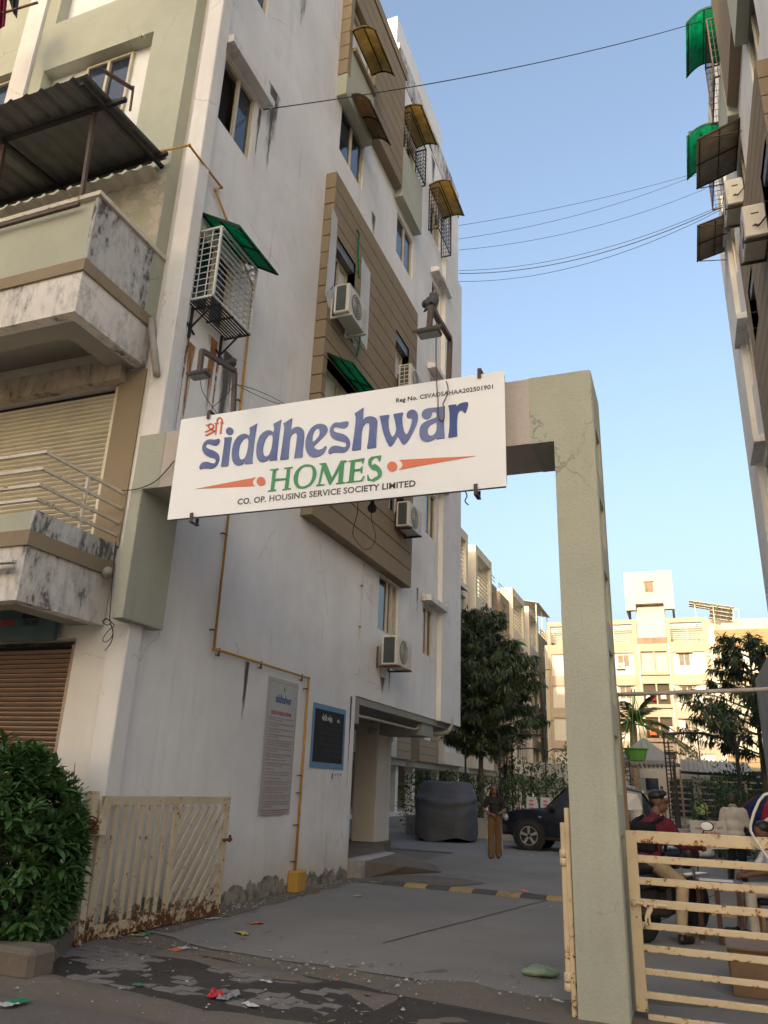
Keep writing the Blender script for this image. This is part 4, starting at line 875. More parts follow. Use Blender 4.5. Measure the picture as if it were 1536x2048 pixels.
LETTERS = [('letter','ink_blue',[[(-4.3825,4.9196),(-4.3758,4.8911),(-4.3864,4.8599),(-4.415,4.844),(-4.4587,4.8547),(-4.4999,4.8745),(-4.5318,4.8808),(-4.5474,4.8697),(-4.5383,4.8431),(-4.5,4.8165),(-4.4427,4.7912),(-4.3927,4.7598),(-4.3633,4.7204),(-4.3551,4.6801),(-4.3649,4.6315),(-4.3945,4.596),(-4.4383,4.582),(-4.4929,4.5911),(-4.5475,4.5974),(-4.5753,4.5863),(-4.5904,4.6009),(-4.5905,4.6295),(-4.5714,4.6595),(-4.5344,4.6709),(-4.4912,4.6643),(-4.4507,4.6474),(-4.4112,4.637),(-4.3951,4.6479),(-4.397,4.6745),(-4.4192,4.6986),(-4.4795,4.7202),(-4.5338,4.752),(-4.5703,4.7927),(-4.5867,4.8383),(-4.5795,4.8884),(-4.5488,4.921),(-4.5034,4.9297),(-4.4439,4.9182),(-4.4056,4.9205)]]),('letter','ink_blue',[[(-4.2215,4.989),(-4.2236,4.9697),(-4.2341,4.9555),(-4.251,4.9491),(-4.271,4.9517),(-4.2901,4.963),(-4.3045,4.9806),(-4.3114,5.0012),(-4.3094,5.0206),(-4.2989,5.0349),(-4.2819,5.0413),(-4.2618,5.0386),(-4.2427,5.0272),(-4.2284,5.0095)]]),('letter','ink_blue',[[(-4.322,4.9262),(-4.238,4.9237),(-4.2308,4.9141),(-4.2376,4.7941),(-4.2358,4.5938),(-4.2439,4.5863),(-4.3163,4.5884),(-4.3234,4.597),(-4.319,4.7185),(-4.3156,4.8616)]]),('letter','ink_blue',[[(-3.936,5.0394),(-3.9406,4.9989),(-3.9484,4.8426),(-3.9487,4.7083),(-3.9506,4.6245),(-3.9425,4.5831),(-4.0268,4.5833),(-4.03,4.599),(-4.027,4.6182),(-4.0572,4.5917),(-4.1074,4.5788),(-4.154,4.5961),(-4.1897,4.6461),(-4.2059,4.7189),(-4.2063,4.7973),(-4.1867,4.8737),(-4.1472,4.9225),(-4.0965,4.9388),(-4.0507,4.9305),(-4.0199,4.9077),(-4.0127,4.9369),(-4.0182,4.9736),(-4.0248,4.9997)],[(-4.0424,4.8892),(-4.0754,4.8842),(-4.108,4.8419),(-4.1247,4.7799),(-4.1225,4.7086),(-4.1053,4.6571),(-4.0737,4.6392),(-4.0423,4.6565),(-4.0233,4.7176),(-4.0164,4.8087),(-4.0239,4.8631)]]),('letter','ink_blue',[[(-3.6474,5.0425),(-3.654,4.9877),(-3.6597,4.8329),(-3.6638,4.7076),(-3.663,4.6244),(-3.6582,4.588),(-3.7395,4.5867),(-3.7426,4.603),(-3.739,4.6254),(-3.7699,4.5959),(-3.8225,4.5814),(-3.8679,4.6007),(-3.9004,4.6533),(-3.9131,4.7249),(-3.9125,4.8024),(-3.8932,4.878),(-3.8537,4.9226),(-3.8043,4.9408),(-3.7596,4.9312),(-3.7308,4.9116),(-3.7249,4.9406),(-3.7313,4.9771),(-3.74,5.0069)],[(-3.7557,4.8916),(-3.7878,4.8853),(-3.816,4.8394),(-3.8339,4.7782),(-3.8355,4.7082),(-3.8172,4.6571),(-3.785,4.6393),(-3.7544,4.6578),(-3.7357,4.7237),(-3.7297,4.8105),(-3.7349,4.864)]]),('letter','ink_blue',[[(-3.5284,5.0426),(-3.524,5.0334),(-3.5256,4.9698),(-3.5268,4.9009),(-3.4936,4.9287),(-3.4513,4.9327),(-3.4112,4.9173),(-3.3799,4.8795),(-3.3683,4.8222),(-3.3687,4.7392),(-3.372,4.6504),(-3.3686,4.592),(-3.3769,4.5828),(-3.4557,4.5828),(-3.4614,4.5931),(-3.4549,4.6814),(-3.4501,4.7914),(-3.4521,4.8404),(-3.4658,4.8687),(-3.4886,4.8697),(-3.5152,4.8488),(-3.5294,4.8088),(-3.531,4.7463),(-3.5302,4.6564),(-3.5279,4.5909),(-3.5357,4.5829),(-3.6163,4.583),(-3.6217,4.5953),(-3.6159,4.7016),(-3.6094,4.8263),(-3.6068,4.9316),(-3.6115,4.9676),(-3.6226,4.994)]]),('letter','ink_blue',[[(-3.1114,4.8636),(-3.113,4.8362),(-3.1314,4.8043),(-3.1794,4.7558),(-3.2245,4.7138),(-3.2501,4.6863),(-3.2309,4.66),(-3.1917,4.6401),(-3.1514,4.65),(-3.1226,4.6768),(-3.1108,4.6733),(-3.1106,4.6516),(-3.1313,4.6069),(-3.1733,4.5749),(-3.2274,4.566),(-3.2765,4.5808),(-3.3178,4.6232),(-3.341,4.6807),(-3.3465,4.7502),(-3.3335,4.8245),(-3.3001,4.8895),(-3.254,4.9249),(-3.199,4.9325),(-3.1495,4.9173),(-3.1216,4.8926)],[(-3.2126,4.8809),(-3.2013,4.869),(-3.1932,4.8333),(-3.1998,4.7997),(-3.2281,4.7622),(-3.2674,4.733),(-3.2739,4.782),(-3.2683,4.8365),(-3.2468,4.8752),(-3.2301,4.8833)]]),('letter','ink_blue',[[(-2.8876,4.915),(-2.8833,4.887),(-2.8971,4.8581),(-2.9299,4.8441),(-2.9747,4.8585),(-3.0096,4.8737),(-3.0334,4.8735),(-3.0461,4.858),(-3.0374,4.8294),(-2.9986,4.807),(-2.9433,4.7859),(-2.8945,4.7556),(-2.8641,4.7144),(-2.8531,4.6726),(-2.8605,4.6266),(-2.8851,4.593),(-2.9243,4.5798),(-2.9781,4.5865),(-3.0322,4.5912),(-3.0684,4.5775),(-3.0809,4.5939),(-3.0814,4.6209),(-3.0632,4.6524),(-3.0302,4.6651),(-2.9894,4.6598),(-2.9483,4.6458),(-2.9108,4.6344),(-2.8916,4.6473),(-2.8931,4.6744),(-2.9143,4.6926),(-2.9657,4.7108),(-3.0212,4.735),(-3.0608,4.7709),(-3.081,4.8181),(-3.0808,4.8663),(-3.0593,4.9047),(-3.0229,4.9217),(-2.9782,4.9154),(-2.9174,4.9178)]]),('letter','ink_blue',[[(-2.7256,5.0464),(-2.7263,4.9811),(-2.726,4.9071),(-2.6974,4.9324),(-2.658,4.9383),(-2.6179,4.9278),(-2.5876,4.908),(-2.5722,4.8702),(-2.5727,4.7852),(-2.5753,4.6871),(-2.5727,4.5961),(-2.5779,4.5899),(-2.6625,4.5883),(-2.6664,4.602),(-2.6581,4.6874),(-2.6526,4.7939),(-2.6548,4.8414),(-2.668,4.8717),(-2.6879,4.8732),(-2.7132,4.8496),(-2.7305,4.7978),(-2.734,4.7107),(-2.7339,4.6305),(-2.7343,4.5874),(-2.8184,4.5847),(-2.829,4.5973),(-2.8182,4.7017),(-2.8088,4.8356),(-2.8055,4.9377),(-2.8111,4.9659),(-2.8206,4.9935)]]),('letter','ink_blue',[[(-2.5489,4.9224),(-2.5422,4.9265),(-2.4531,4.9257),(-2.448,4.9164),(-2.4544,4.8677),(-2.4478,4.7821),(-2.4249,4.709),(-2.4037,4.6797),(-2.3875,4.697),(-2.3705,4.7491),(-2.3776,4.8005),(-2.3899,4.8655),(-2.4053,4.9209),(-2.3988,4.927),(-2.311,4.9305),(-2.3033,4.9202),(-2.3127,4.8757),(-2.307,4.7976),(-2.2881,4.7253),(-2.2671,4.6879),(-2.2509,4.6995),(-2.229,4.7485),(-2.2139,4.8055),(-2.2115,4.8401),(-2.222,4.8612),(-2.2453,4.859),(-2.2622,4.8684),(-2.2677,4.8974),(-2.2572,4.9276),(-2.2275,4.9444),(-2.1941,4.9416),(-2.1655,4.9162),(-2.1526,4.8736),(-2.1546,4.8181),(-2.1762,4.7516),(-2.2138,4.6738),(-2.2517,4.6101),(-2.2839,4.5813),(-2.3007,4.5903),(-2.3287,4.6373),(-2.3522,4.6819),(-2.3724,4.6465),(-2.4041,4.5954),(-2.427,4.5817),(-2.443,4.5948),(-2.4774,4.6672),(-2.5079,4.7552),(-2.5325,4.8575)]]),('letter','ink_blue',[[(-1.882,4.9315),(-1.8858,4.8557),(-1.8887,4.7666),(-1.8857,4.6707),(-1.8806,4.6056),(-1.885,4.5974),(-1.9585,4.5976),(-1.9683,4.6104),(-2.0034,4.5913),(-2.055,4.5831),(-2.0975,4.6002),(-2.1244,4.6413),(-2.1322,4.6973),(-2.1235,4.7513),(-2.0915,4.7883),(-2.0395,4.8087),(-1.9876,4.8207),(-1.965,4.8271),(-1.9622,4.86),(-1.9756,4.8862),(-2.0018,4.8922),(-2.0113,4.8775),(-2.0174,4.8471),(-2.0366,4.8277),(-2.0692,4.8233),(-2.0991,4.8415),(-2.1129,4.8714),(-2.1084,4.9057),(-2.0812,4.9298),(-2.0352,4.937),(-1.9763,4.9331),(-1.9177,4.9334)],[(-1.9611,4.7803),(-1.9997,4.7651),(-2.0319,4.7455),(-2.0494,4.7066),(-2.0435,4.6647),(-2.0236,4.6416),(-1.9978,4.6415),(-1.9723,4.6654),(-1.9613,4.7014)]]),('letter','ink_blue_dark',[[(-1.8478,4.9319),(-1.8401,4.9377),(-1.7694,4.9368),(-1.7629,4.915),(-1.7375,4.9375),(-1.6929,4.9459),(-1.658,4.9427),(-1.6529,4.9212),(-1.6612,4.8846),(-1.6788,4.831),(-1.6896,4.8374),(-1.7055,4.8603),(-1.7277,4.867),(-1.7467,4.8492),(-1.7573,4.8027),(-1.7607,4.7146),(-1.7584,4.6129),(-1.7615,4.6013),(-1.8373,4.5965),(-1.845,4.6056),(-1.8349,4.6977),(-1.834,4.8207),(-1.8398,4.8974)]]),('letter','ink_green',[[(-3.7301,4.4908),(-3.6334,4.4906),(-3.6296,4.4806),(-3.6602,4.4746),(-3.6606,4.3817),(-3.5353,4.374),(-3.5331,4.475),(-3.5658,4.4787),(-3.5696,4.49),(-3.473,4.491),(-3.4693,4.4811),(-3.4994,4.4738),(-3.5014,4.2594),(-3.4723,4.259),(-3.4756,4.2487),(-3.5642,4.246),(-3.5678,4.2557),(-3.5416,4.2583),(-3.5367,4.358),(-3.6604,4.358),(-3.6654,4.2632),(-3.6356,4.2601),(-3.6387,4.2484),(-3.7286,4.2456),(-3.7312,4.2579),(-3.7005,4.2614),(-3.696,4.4773),(-3.726,4.478)]]),('letter','ink_green',[[(-3.3114,4.4985),(-3.2554,4.4839),(-3.2187,4.4495),(-3.201,4.3942),(-3.2068,4.3352),(-3.237,4.2857),(-3.2852,4.2513),(-3.339,4.2424),(-3.3949,4.2562),(-3.4327,4.2967),(-3.4481,4.355),(-3.4422,4.408),(-3.4118,4.4583),(-3.3659,4.4901)],[(-3.3064,4.4777),(-3.2677,4.4652),(-3.2447,4.4324),(-3.2401,4.372),(-3.2527,4.3137),(-3.2839,4.2775),(-3.327,4.2623),(-3.3686,4.27),(-3.3956,4.306),(-3.4047,4.3569),(-3.3979,4.4164),(-3.3736,4.4573),(-3.3407,4.477)]]),('letter','ink_green',[[(-3.1728,4.4909),(-3.101,4.4904),(-3.0247,4.3217),(-2.9464,4.4841),(-2.9424,4.4935),(-2.8791,4.4893),(-2.8752,4.4789),(-2.9046,4.4725),(-2.9093,4.2635),(-2.8802,4.2603),(-2.8816,4.2508),(-2.9769,4.2487),(-2.9789,4.2593),(-2.9566,4.2621),(-2.9502,4.4053),(-3.0366,4.2511),(-3.0499,4.2499),(-3.1284,4.4191),(-3.1514,4.2686),(-3.1013,4.2606),(-3.1033,4.2517),(-3.1891,4.2503),(-3.1926,4.2612),(-3.1701,4.2667),(-3.144,4.4675),(-3.1699,4.4799)]]),('letter','ink_green',[[(-2.8576,4.4834),(-2.693,4.4919),(-2.6911,4.4799),(-2.7026,4.4367),(-2.7111,4.4364),(-2.7171,4.4666),(-2.7889,4.4653),(-2.791,4.3837),(-2.7292,4.3851),(-2.7142,4.4074),(-2.7044,4.4063),(-2.7073,4.3352),(-2.719,4.3358),(-2.7281,4.3635),(-2.7932,4.3624),(-2.7941,4.2607),(-2.7165,4.2619),(-2.6927,4.3012),(-2.6784,4.299),(-2.6999,4.2524),(-2.8685,4.2494),(-2.871,4.2593),(-2.8432,4.2641),(-2.8305,4.4703),(-2.8551,4.4732)]]),('letter','ink_green',[[(-2.5159,4.4993),(-2.5223,4.4419),(-2.5358,4.4414),(-2.5471,4.4722),(-2.5748,4.4859),(-2.6038,4.4661),(-2.6157,4.4447),(-2.6075,4.4047),(-2.5718,4.417),(-2.5298,4.378),(-2.5052,4.3345),(-2.5049,4.294),(-2.525,4.2626),(-2.5642,4.2434),(-2.5871,4.2364),(-2.6228,4.2485),(-2.6418,4.2461),(-2.6499,4.2675),(-2.6507,4.3114),(-2.6416,4.3091),(-2.627,4.2714),(-2.6008,4.257),(-2.5723,4.2746),(-2.5459,4.2851),(-2.5417,4.3116),(-2.5619,4.3444),(-2.599,4.3584),(-2.6327,4.3947),(-2.6475,4.4355),(-2.6429,4.4741),(-2.6181,4.4972),(-2.582,4.4971),(-2.555,4.4986)]]),('arrow_mark','ink_orange',[[(-4.6083,4.3709),(-3.8853,4.4221),(-3.9117,4.399),(-3.9197,4.3725),(-3.9091,4.3407),(-3.8858,4.3254),(-4.2355,4.3479)]]),('dot_mark','ink_orange',[[(-3.7732,4.3648),(-3.7759,4.344),(-3.7877,4.3283),(-3.8064,4.3209),(-3.8283,4.3232),(-3.8491,4.3348),(-3.8646,4.3535),(-3.8717,4.3755),(-3.8691,4.3965),(-3.8572,4.4123),(-3.8383,4.4197),(-3.8164,4.4173),(-3.7956,4.4055),(-3.7802,4.3868)]]),('dot_mark','ink_orange',[[(-2.3477,4.3636),(-2.352,4.3425),(-2.3654,4.3268),(-2.3852,4.3194),(-2.4076,4.322),(-2.4283,4.334),(-2.443,4.353),(-2.4488,4.3754),(-2.4446,4.3967),(-2.4311,4.4125),(-2.4111,4.4199),(-2.3886,4.4172),(-2.368,4.4051),(-2.3534,4.3859)]]),('arrow_mark','ink_orange',[[(-2.3307,4.4291),(-2.3062,4.4026),(-2.2949,4.3776),(-2.3045,4.3485),(-2.3301,4.3267),(-2.0506,4.3489),(-1.5843,4.3787),(-1.924,4.4036)]]),('letter','ink_shri',[[(-4.5805,5.1157),(-4.5312,5.1103),(-4.526,5.1006),(-4.5735,5.1043)]]),('letter','ink_shri',[[(-4.4696,5.081),(-4.4716,5.0652),(-4.4813,5.0537),(-4.4969,5.0487),(-4.5152,5.0512),(-4.5328,5.0608),(-4.546,5.0755),(-4.5523,5.0924),(-4.5504,5.1083),(-4.5406,5.1198),(-4.525,5.1248),(-4.5065,5.1222),(-4.489,5.1126),(-4.4758,5.0979)],[(-4.4855,5.0832),(-4.4866,5.0737),(-4.4921,5.0667),(-4.5011,5.0637),(-4.5117,5.0651),(-4.5218,5.0708),(-4.5295,5.0796),(-4.5332,5.0898),(-4.5321,5.0993),(-4.5265,5.1062),(-4.5175,5.1093),(-4.5069,5.1078),(-4.4968,5.1021),(-4.4891,5.0933)]]),('letter','ink_shri',[[(-4.4893,5.0585),(-4.476,5.0464),(-4.5759,5.0231),(-4.5821,5.0343)]]),('letter','ink_shri',[[(-4.5162,5.0563),(-4.4495,5.0214),(-4.4575,5.0115),(-4.523,5.0484)]]),('letter','ink_shri',[[(-4.4549,5.0332),(-4.4456,5.0209),(-4.541,4.9786),(-4.5704,4.9826),(-4.57,4.9913)]]),('letter','ink_shri',[[(-4.4539,5.1158),(-4.4365,5.1133),(-4.4314,4.9772),(-4.4469,4.9778)]]),('letter','ink_shri',[[(-4.4716,5.1197),(-4.4162,5.1119),(-4.4172,5.1017),(-4.4702,5.1092)]]),('letter','ink_shri',[[(-4.4448,5.1174),(-4.4507,5.1509),(-4.4385,5.1774),(-4.4159,5.1831),(-4.3897,5.1719),(-4.3701,5.1395),(-4.3667,5.1124),(-4.3809,5.1144),(-4.3854,5.1379),(-4.4016,5.1625),(-4.4156,5.1682),(-4.4296,5.1568),(-4.4334,5.1373),(-4.429,5.1152)]]),('letter','ink_shri',[[(-4.3887,5.1155),(-4.3714,5.113),(-4.37,4.9792),(-4.3871,4.98)]]),('letter','ink_shri',[[(-4.3986,5.1198),(-4.354,5.1091),(-4.3544,5.1003),(-4.3971,5.1078)]])]
for nm, mt, loops in LETTERS: outline_obj(nm, loops, M[mt], SG, YS - .0005, 0.008 if nm != 'arrow_mark' else 0.004)
def sign_text(p0, p1, s, mat, h, bold):
    a, c = S(*p0), S(*p1)
    return text_on('lettering', s, M[mat], SG, plane_mx((a[0], YS - .002, (a[1] + c[1]) / 2), (1, 0, 0), (0, 0, 1), (0, -1, 0)), .1, c[0] - a[0], bold, 1.04, height=h)
sign_text((475, 1008), (831, 974), 'CO. OP. HOUSING SERVICE SOCIETY LIMITED', 'ink_worn', .066, 0.0024)
sign_text((792, 805.5), (986, 777), 'Reg No. CSVADSAHAA202501901', 'ink_worn', .062, 0.0022)
# ------------------------------------------------------------------ boards on the lane wall
XW = -5.6
def wallbox(mb, pts, w0, w1): 
    vs = [(XW + w0, y, z) for y, z in pts] + [(XW + w1, y, z) for y, z in pts]; n = len(pts)
    mb.add(vs, [tuple(range(n))[::-1], tuple(range(n, 2 * n))] + [(i, (i + 1) % n, n + (i + 1) % n, n + i) for i in range(n)]); return mb
by0, by1, bz0, bz1 = 9.93, 10.87, 1.06, 2.94
RB = thing('rules_board', 'tall grey rules and regulations board of small red lines on the white wall', 'notice board', (XW + .012, (by0 + by1) / 2, bz0))
b = MB(); wallbox(b, [(by0, bz0), (by1, bz0), (by1, bz1), (by0, bz1)], 0.002, 0.016); b.build('panel', M['board_grey'], RB)
xo = XW + .0175
b = MB()
for y, z, yy, zz in ((by0 + .03, bz0 + .05, by1 - .03, bz0 + .056), (by0 + .03, bz1 - .056, by1 - .03, bz1 - .05)): b.quad((xo, y, z), (xo, yy, z), (xo, yy, zz), (xo, y, zz))
for y in (by0 + .03, by1 - .036): b.quad((xo, y, bz0 + .05), (xo, y + .006, bz0 + .05), (xo, y + .006, bz1 - .05), (xo, y, bz1 - .05))
b.build('border_line', M['ink_dim'], RB)
mx = lambda y, z: plane_mx((xo, y, z), (0, 1, 0), (0, 0, 1), (1, 0, 0))
text_on('lettering', 'siddheshwar', M['ink_blue_dark'], RB, mx(10.17, 2.60), .1, .50, .002, .92, .1, height=.125)
text_on('lettering', 'RULES & REGULATIONS', M['ink_red'], RB, mx(10.07, 2.425), .1, .62, .0025, height=.055)
b = MB(); b.ball((xo, 10.42, 2.80), .035, .05, .62, 1.0, 8, 6); b.ball((xo, 10.42, 2.85), .014, .05, .6, 1.6, 6, 5); b.build('emblem', M['ink_green'], RB)
rr = random.Random(11); b = MB(); z = 2.36; items = [2, 2, 2, 2, 3, 2, 2, 1, 2, 1, 2, 1, 2, 3, 2, 3, 3]
def word(b, y, z, L, h):
    b.quad((xo, y, z + h * .8), (xo, y + L, z + h * .8), (xo, y + L, z + h), (xo, y, z + h)); q = y
    while q < y + L - .006:
        wv = rr.choice((.006, .008, .010)); k = rr.choice((.1, .25, 0)); b.quad((xo, q, z + h * k), (xo, q + .0035, z + h * k), (xo, q + .0035, z + h * .8), (xo, q, z + h * .8))
        if rr.random() < .6: zc = z + h * rr.uniform(.1, .5); b.quad((xo, q, zc), (xo, q + wv, zc), (xo, q + wv, zc + h * .17), (xo, q, zc + h * .17))
        if rr.random() < .25: b.quad((xo, q, z + h), (xo, q + .008, z + h * 1.25), (xo, q + .010, z + h * 1.2), (xo, q + .003, z + h))
        q += wv + .003
for k, nl in enumerate(items):
    for l in range(nl):
        y = by0 + .055 + (.035 if l else 0); end = by1 - .06 if l < nl - 1 else by0 + rr.uniform(.35, .85)
        if l == 0: word(b, y, z, .018, .022); y += .035
        while y < end - .03: L = rr.uniform(.025, .09); L = min(L, end - y); word(b, y, z, L, .0235); y += L + .012
        z -= .0335
    z -= .0118
b.build('small_print', M['ink_dim'], RB)
# black notice board painted on the wall
ny0, ny1, nz0, nz1 = 11.46, 12.78, 1.73, 2.735
NB = thing('notice_board', 'black painted notice board with blue border on the white wall', 'notice board', (XW + .01, 12.1, nz0))
b = MB(); wallbox(b, [(ny0 + .07, nz0 + .09), (ny1 - .07, nz0 + .09), (ny1 - .07, nz1 - .085), (ny0 + .07, nz1 - .085)], .001, .008); b.build('board', M['blackboard'], NB)
b = MB()
for q in ([(ny0, nz0), (ny1, nz0), (ny1 - .07, nz0 + .09), (ny0 + .07, nz0 + .09)], [(ny0, nz1), (ny0 + .07, nz1 - .085), (ny1 - .07, nz1 - .085), (ny1, nz1)], [(ny0, nz0), (ny0 + .07, nz0 + .09), (ny0 + .07, nz1 - .085), (ny0, nz1)], [(ny1, nz0), (ny1, nz1), (ny1 - .07, nz1 - .085), (ny1 - .07, nz0 + .09)]): wallbox(b, q, .001, .012)
b.build('border', M['board_blue'], NB)
xo = XW + .0095
mx2 = lambda y, z: plane_mx((xo, y, z), (0, 1, 0), (0, 0, 1), (1, 0, 0))
text_on('lettering', '\u0aa8\u0acb\u0a9f\u0abf\u0ab8 \u0aac\u0acb\u0ab0\u0acd\u0aa1', M['ink_white'], NB, mx2(11.80, 2.485), .1, .42, .002, height=.13)
text_on('lettering', '\u0aa4\u0abe:-', M['ink_white'], NB, mx2(12.42, 2.49), .1, .12, .001, height=.06)
b = MB(); rr = random.Random(5)
for k, (ya, yb_) in enumerate(((12.02, 12.6), (11.78, 12.5), (11.8, 12.65), (11.8, 12.45), (11.95, 12.55), (12.05, 12.6))):
    z = 2.34 - k * .088; y = ya
    while y < yb_: L = rr.uniform(.04, .10); word(b, y, z, L, .045); y += L + .04
b.build('chalk_writing', M['ink_chalk'], NB)
PT = thing('paper_poster', 'small torn white paper poster pasted below the black notice board', 'poster', (XW + .003, 12.5, 1.48))
b = MB(); wallbox(b, [(12.30, 1.50), (12.52, 1.495), (12.52, 1.69), (12.30, 1.69)], .001, .003); wallbox(b, [(12.53, 1.56), (12.76, 1.565), (12.76, 1.69), (12.53, 1.69)], .001, .003); b.build('sheet', M['paper'], PT)
xo = XW + .0037; b = MB(); word(b, 12.44, 1.62, .07, .03); word(b, 12.55, 1.63, .09, .035); word(b, 12.66, 1.63, .08, .035); word(b, 12.56, 1.58, .06, .028); b.build('print', M['ink_dim'], PT)
b = MB(); b.quad((xo, 12.335, 1.57), (xo, 12.375, 1.57), (xo, 12.385, 1.665), (xo, 12.335, 1.66)); b.build('picture', M['ink_black'], PT)
# ------------------------------------------------------------------ gas pipe
GP = thing('gas_pipe', 'yellow gas pipe stepping down the white wall with brackets', 'pipe', (XW, 11.1, 0.25))
w_ = .05; X2 = XW + w_
pt = [(-6.02, 6.60, 9.72), (-5.47, 6.60, 9.76), (-5.45, 6.9, 9.76), (X2, 7.2, 9.74)]
pt = [tuple(AY(318, 303, 6.62)), tuple(AX(379, 291, -5.46)), tuple(AX(443, 375, X2)), tuple(AX(430, 380, X2 + .0)), tuple(AX(531, 512, X2)), tuple(AX(498, 600, X2)), tuple(AX(422, 1299, X2)), tuple(AX(613, 1357, X2)), tuple(AX(585, 1742, X2))]
ys = pt[5][1]; pt[6] = (X2, pt[6][1], pt[6][2]); 
pt = [pt[0], pt[1], pt[2], pt[3], (X2, 8.33, 8.55), (X2, 8.35, 8.3), (X2, 8.37, 3.07), (X2, 11.14, 3.07), (X2, 11.12, .25)]
b = MB(); b.tube(pt[:5], .017, 8); b.tube(pt[4:7], .017, 8); b.tube(pt[6:8], .017, 8); b.tube(pt[7:], .02, 8)
for q in pt[1:8]: b.ball(q, .026, 1, 1, 1, 8, 6)
b.build('pipe', M['yellow_pipe'], GP, True)
for y, z in ((8.36, 6.6), (8.37, 4.6), (8.37, 3.3), (8.5, 3.07), (9.6, 3.07), (10.9, 3.07), (11.135, 2.9), (11.13, 1.6), (11.13, 1.35), (11.125, .9), (11.12, .4)):
    b = MB(); v = z != 3.07; b.obox((XW, y - (.07 if v else 0), z - (0 if v else .06)), (X2 + .01, y - (.07 if v else 0), z - (0 if v else .06)), .02, .014); b.obox((X2, y - (.09 if v else 0), z - (0 if v else .08)), (X2, y + (.02 if v else 0), z + (0 if v else .03)), .018, .018); b.build('pipe_bracket', M['rust'], GP)
b = MB(); b.bbox(XW, XW + .16, 10.98, 11.30, -.01, .28, .02); b.build('base_block', M['yellow_block'], GP)
# white conduit lower on the wall
CD = thing('conduit', 'thin white conduit with junction box running down the wall under the brown bay', 'conduit', (XW, 13.25, 3.47))
b = MB(); b.tube([(XW + .02, 13.35, 5.58), (XW + .02, 13.25, 5.56), (XW + .02, 13.2, 3.5)], .012, 6); b.build('tube', M['ac_white'], CD); b = MB(); b.box(XW, XW + .035, 13.17, 13.23, 3.42, 3.54); b.build('junction_box', M['ac_white'], CD)
b = MB()
for z in (4.3, 5.1): b.box(XW, XW + .035, 13.18, 13.23, z, z + .02)
b.build('pipe_bracket', M['rust'], CD)
# ------------------------------------------------------------------ window furniture of A
GV = 'window grilles of the near block'; CV = 'sheet canopies over the windows of the near block'
cage('white painted window grille box with black slatted base under a green canopy', 6.93, 7.86, 7.36, 8.44, XW, 1, .40, 'grille_white', 11, 10, 2, 9, GV, True)
canopy('green sheet canopy over the white window grille', 6.95, 8.05, 8.82, XW, 1, .0, .66, .40, 'canopy_green', .0, 1, 1, CV, 0, 0)
cage('rusty dark grille bulging below the amber canopy, nearer of two at the roof', 14.28, 15.60, 16.80, 18.05, XW, 1, .30, 'iron', 9, 9, 3, 0, GV)
canopy('amber sheet canopy at the roof, nearer of two over dark grilles', 14.25, 15.65, 18.22, XW, 1, .0, .62, .06, 'canopy_amber', .07, 0, 1, CV, 0, 0)
cage('rusty dark grille below the amber canopy at the far roof corner', 16.85, 18.1, 16.40, 17.85, XW, 1, .30, 'iron', 9, 9, 3, 0, GV)
canopy('amber sheet canopy beside the far roof corner of the white wall', 16.8, 18.35, 17.98, XW, 1, .0, .66, .02, 'canopy_amber', .09, 0, 1, CV, 0, 0)
canopy('large flat amber canopy over the top window of the brown bay', 10.72, 11.92, 16.72, XW, 1, PAN, .78, .22, 'canopy_amber', .05, 0, 1, CV, 0, .0)
canopy('drooping brown canopy over the two pane window under the green panel', 10.90, 12.15, 15.02, XW, 1, .0, .66, .25, 'canopy_brown', .10, 1, 0, CV, 0, 0)
canopy('green canopy over the dark window of the brown bay just above the sign', 10.62, 12.5, 8.72, XW, 1, PAN, .75, .30, 'canopy_green', 0.0, 1, 1, CV, 0, 0)
AV = 'air conditioner units on the near block'
ac_unit('air conditioner with round fan hung on the grey patch of the brown bay', -4.98, 10.55, 9.46, 1, .30, .86, .60, group=AV, bracket_mat='ac_white', wallX=-5.37)
ac_unit('air conditioner with slatted end just above the sign on the brown bay', -5.02, 14.1, 9.86, 1, slats=True, group=AV, wallX=-5.37)
ac_unit('air conditioner hung just below the sign near the far end of the brown bay', -5.02, 14.25, 6.63, 1, group=AV, wallX=-5.37)
ac_unit('lowest air conditioner on rusty brackets under the first floor window', -5.12, 14.05, 3.72, 1, .34, .86, .58, group=AV, bracket_mat='rust', wallX=-5.585)
# cement patches round the cut-out window
xs = -5.6 + PAN + .003
def patch(pxs, name='cement_patch'):
    pts = [AX(px, py, xs) for px, py in pxs]; mb = MB(); rr = random.Random(len(pxs)); out = []
    for i, p in enumerate(pts):
        q = pts[(i + 1) % len(pts)]
        for k in range(5): t = k / 5; v = p.lerp(q, t); out.append((xs, v.y + (rr.uniform(-.018, .018) if k else 0), v.z + (rr.uniform(-.018, .018) if k else 0)))
    n = len(out); mb.poly(out[::-1] if False else out); return mb.build(name, M['patch'], A)
patch([(665, 410), (676, 440), (674, 470), (667, 570), (652, 592), (650, 588), (658, 500)]); patch([(652, 592), (667, 572), (700, 600), (706, 690), (716, 697), (690, 660), (672, 628), (656, 612)]); patch([(724, 512), (738, 540), (741, 545), (734, 700), (722, 680), (716, 640), (720, 600)])
# green drain hose beside the window
b = MB(); b.tube([AX(x, y, -5.35) for x, y in ((714, 459), (718, 468), (716, 500), (717, 530), (718, 556))] , .016, 6); b.build('hose', M['canopy_green'], tag(thing('hose', 'green hose hanging beside the fan unit on the brown bay', 'hose', AX(714, 460, -5.35)), None))
b = MB(); b.tube([AX(x, y, -5.35) for x, y in ((720, 658), (720, 680), (717, 700), (713, 712))], .016, 6); b.build('hose', M['canopy_green'], thing('hose', 'short green hose end hanging under the fan unit', 'hose', AX(720, 660, -5.35)))

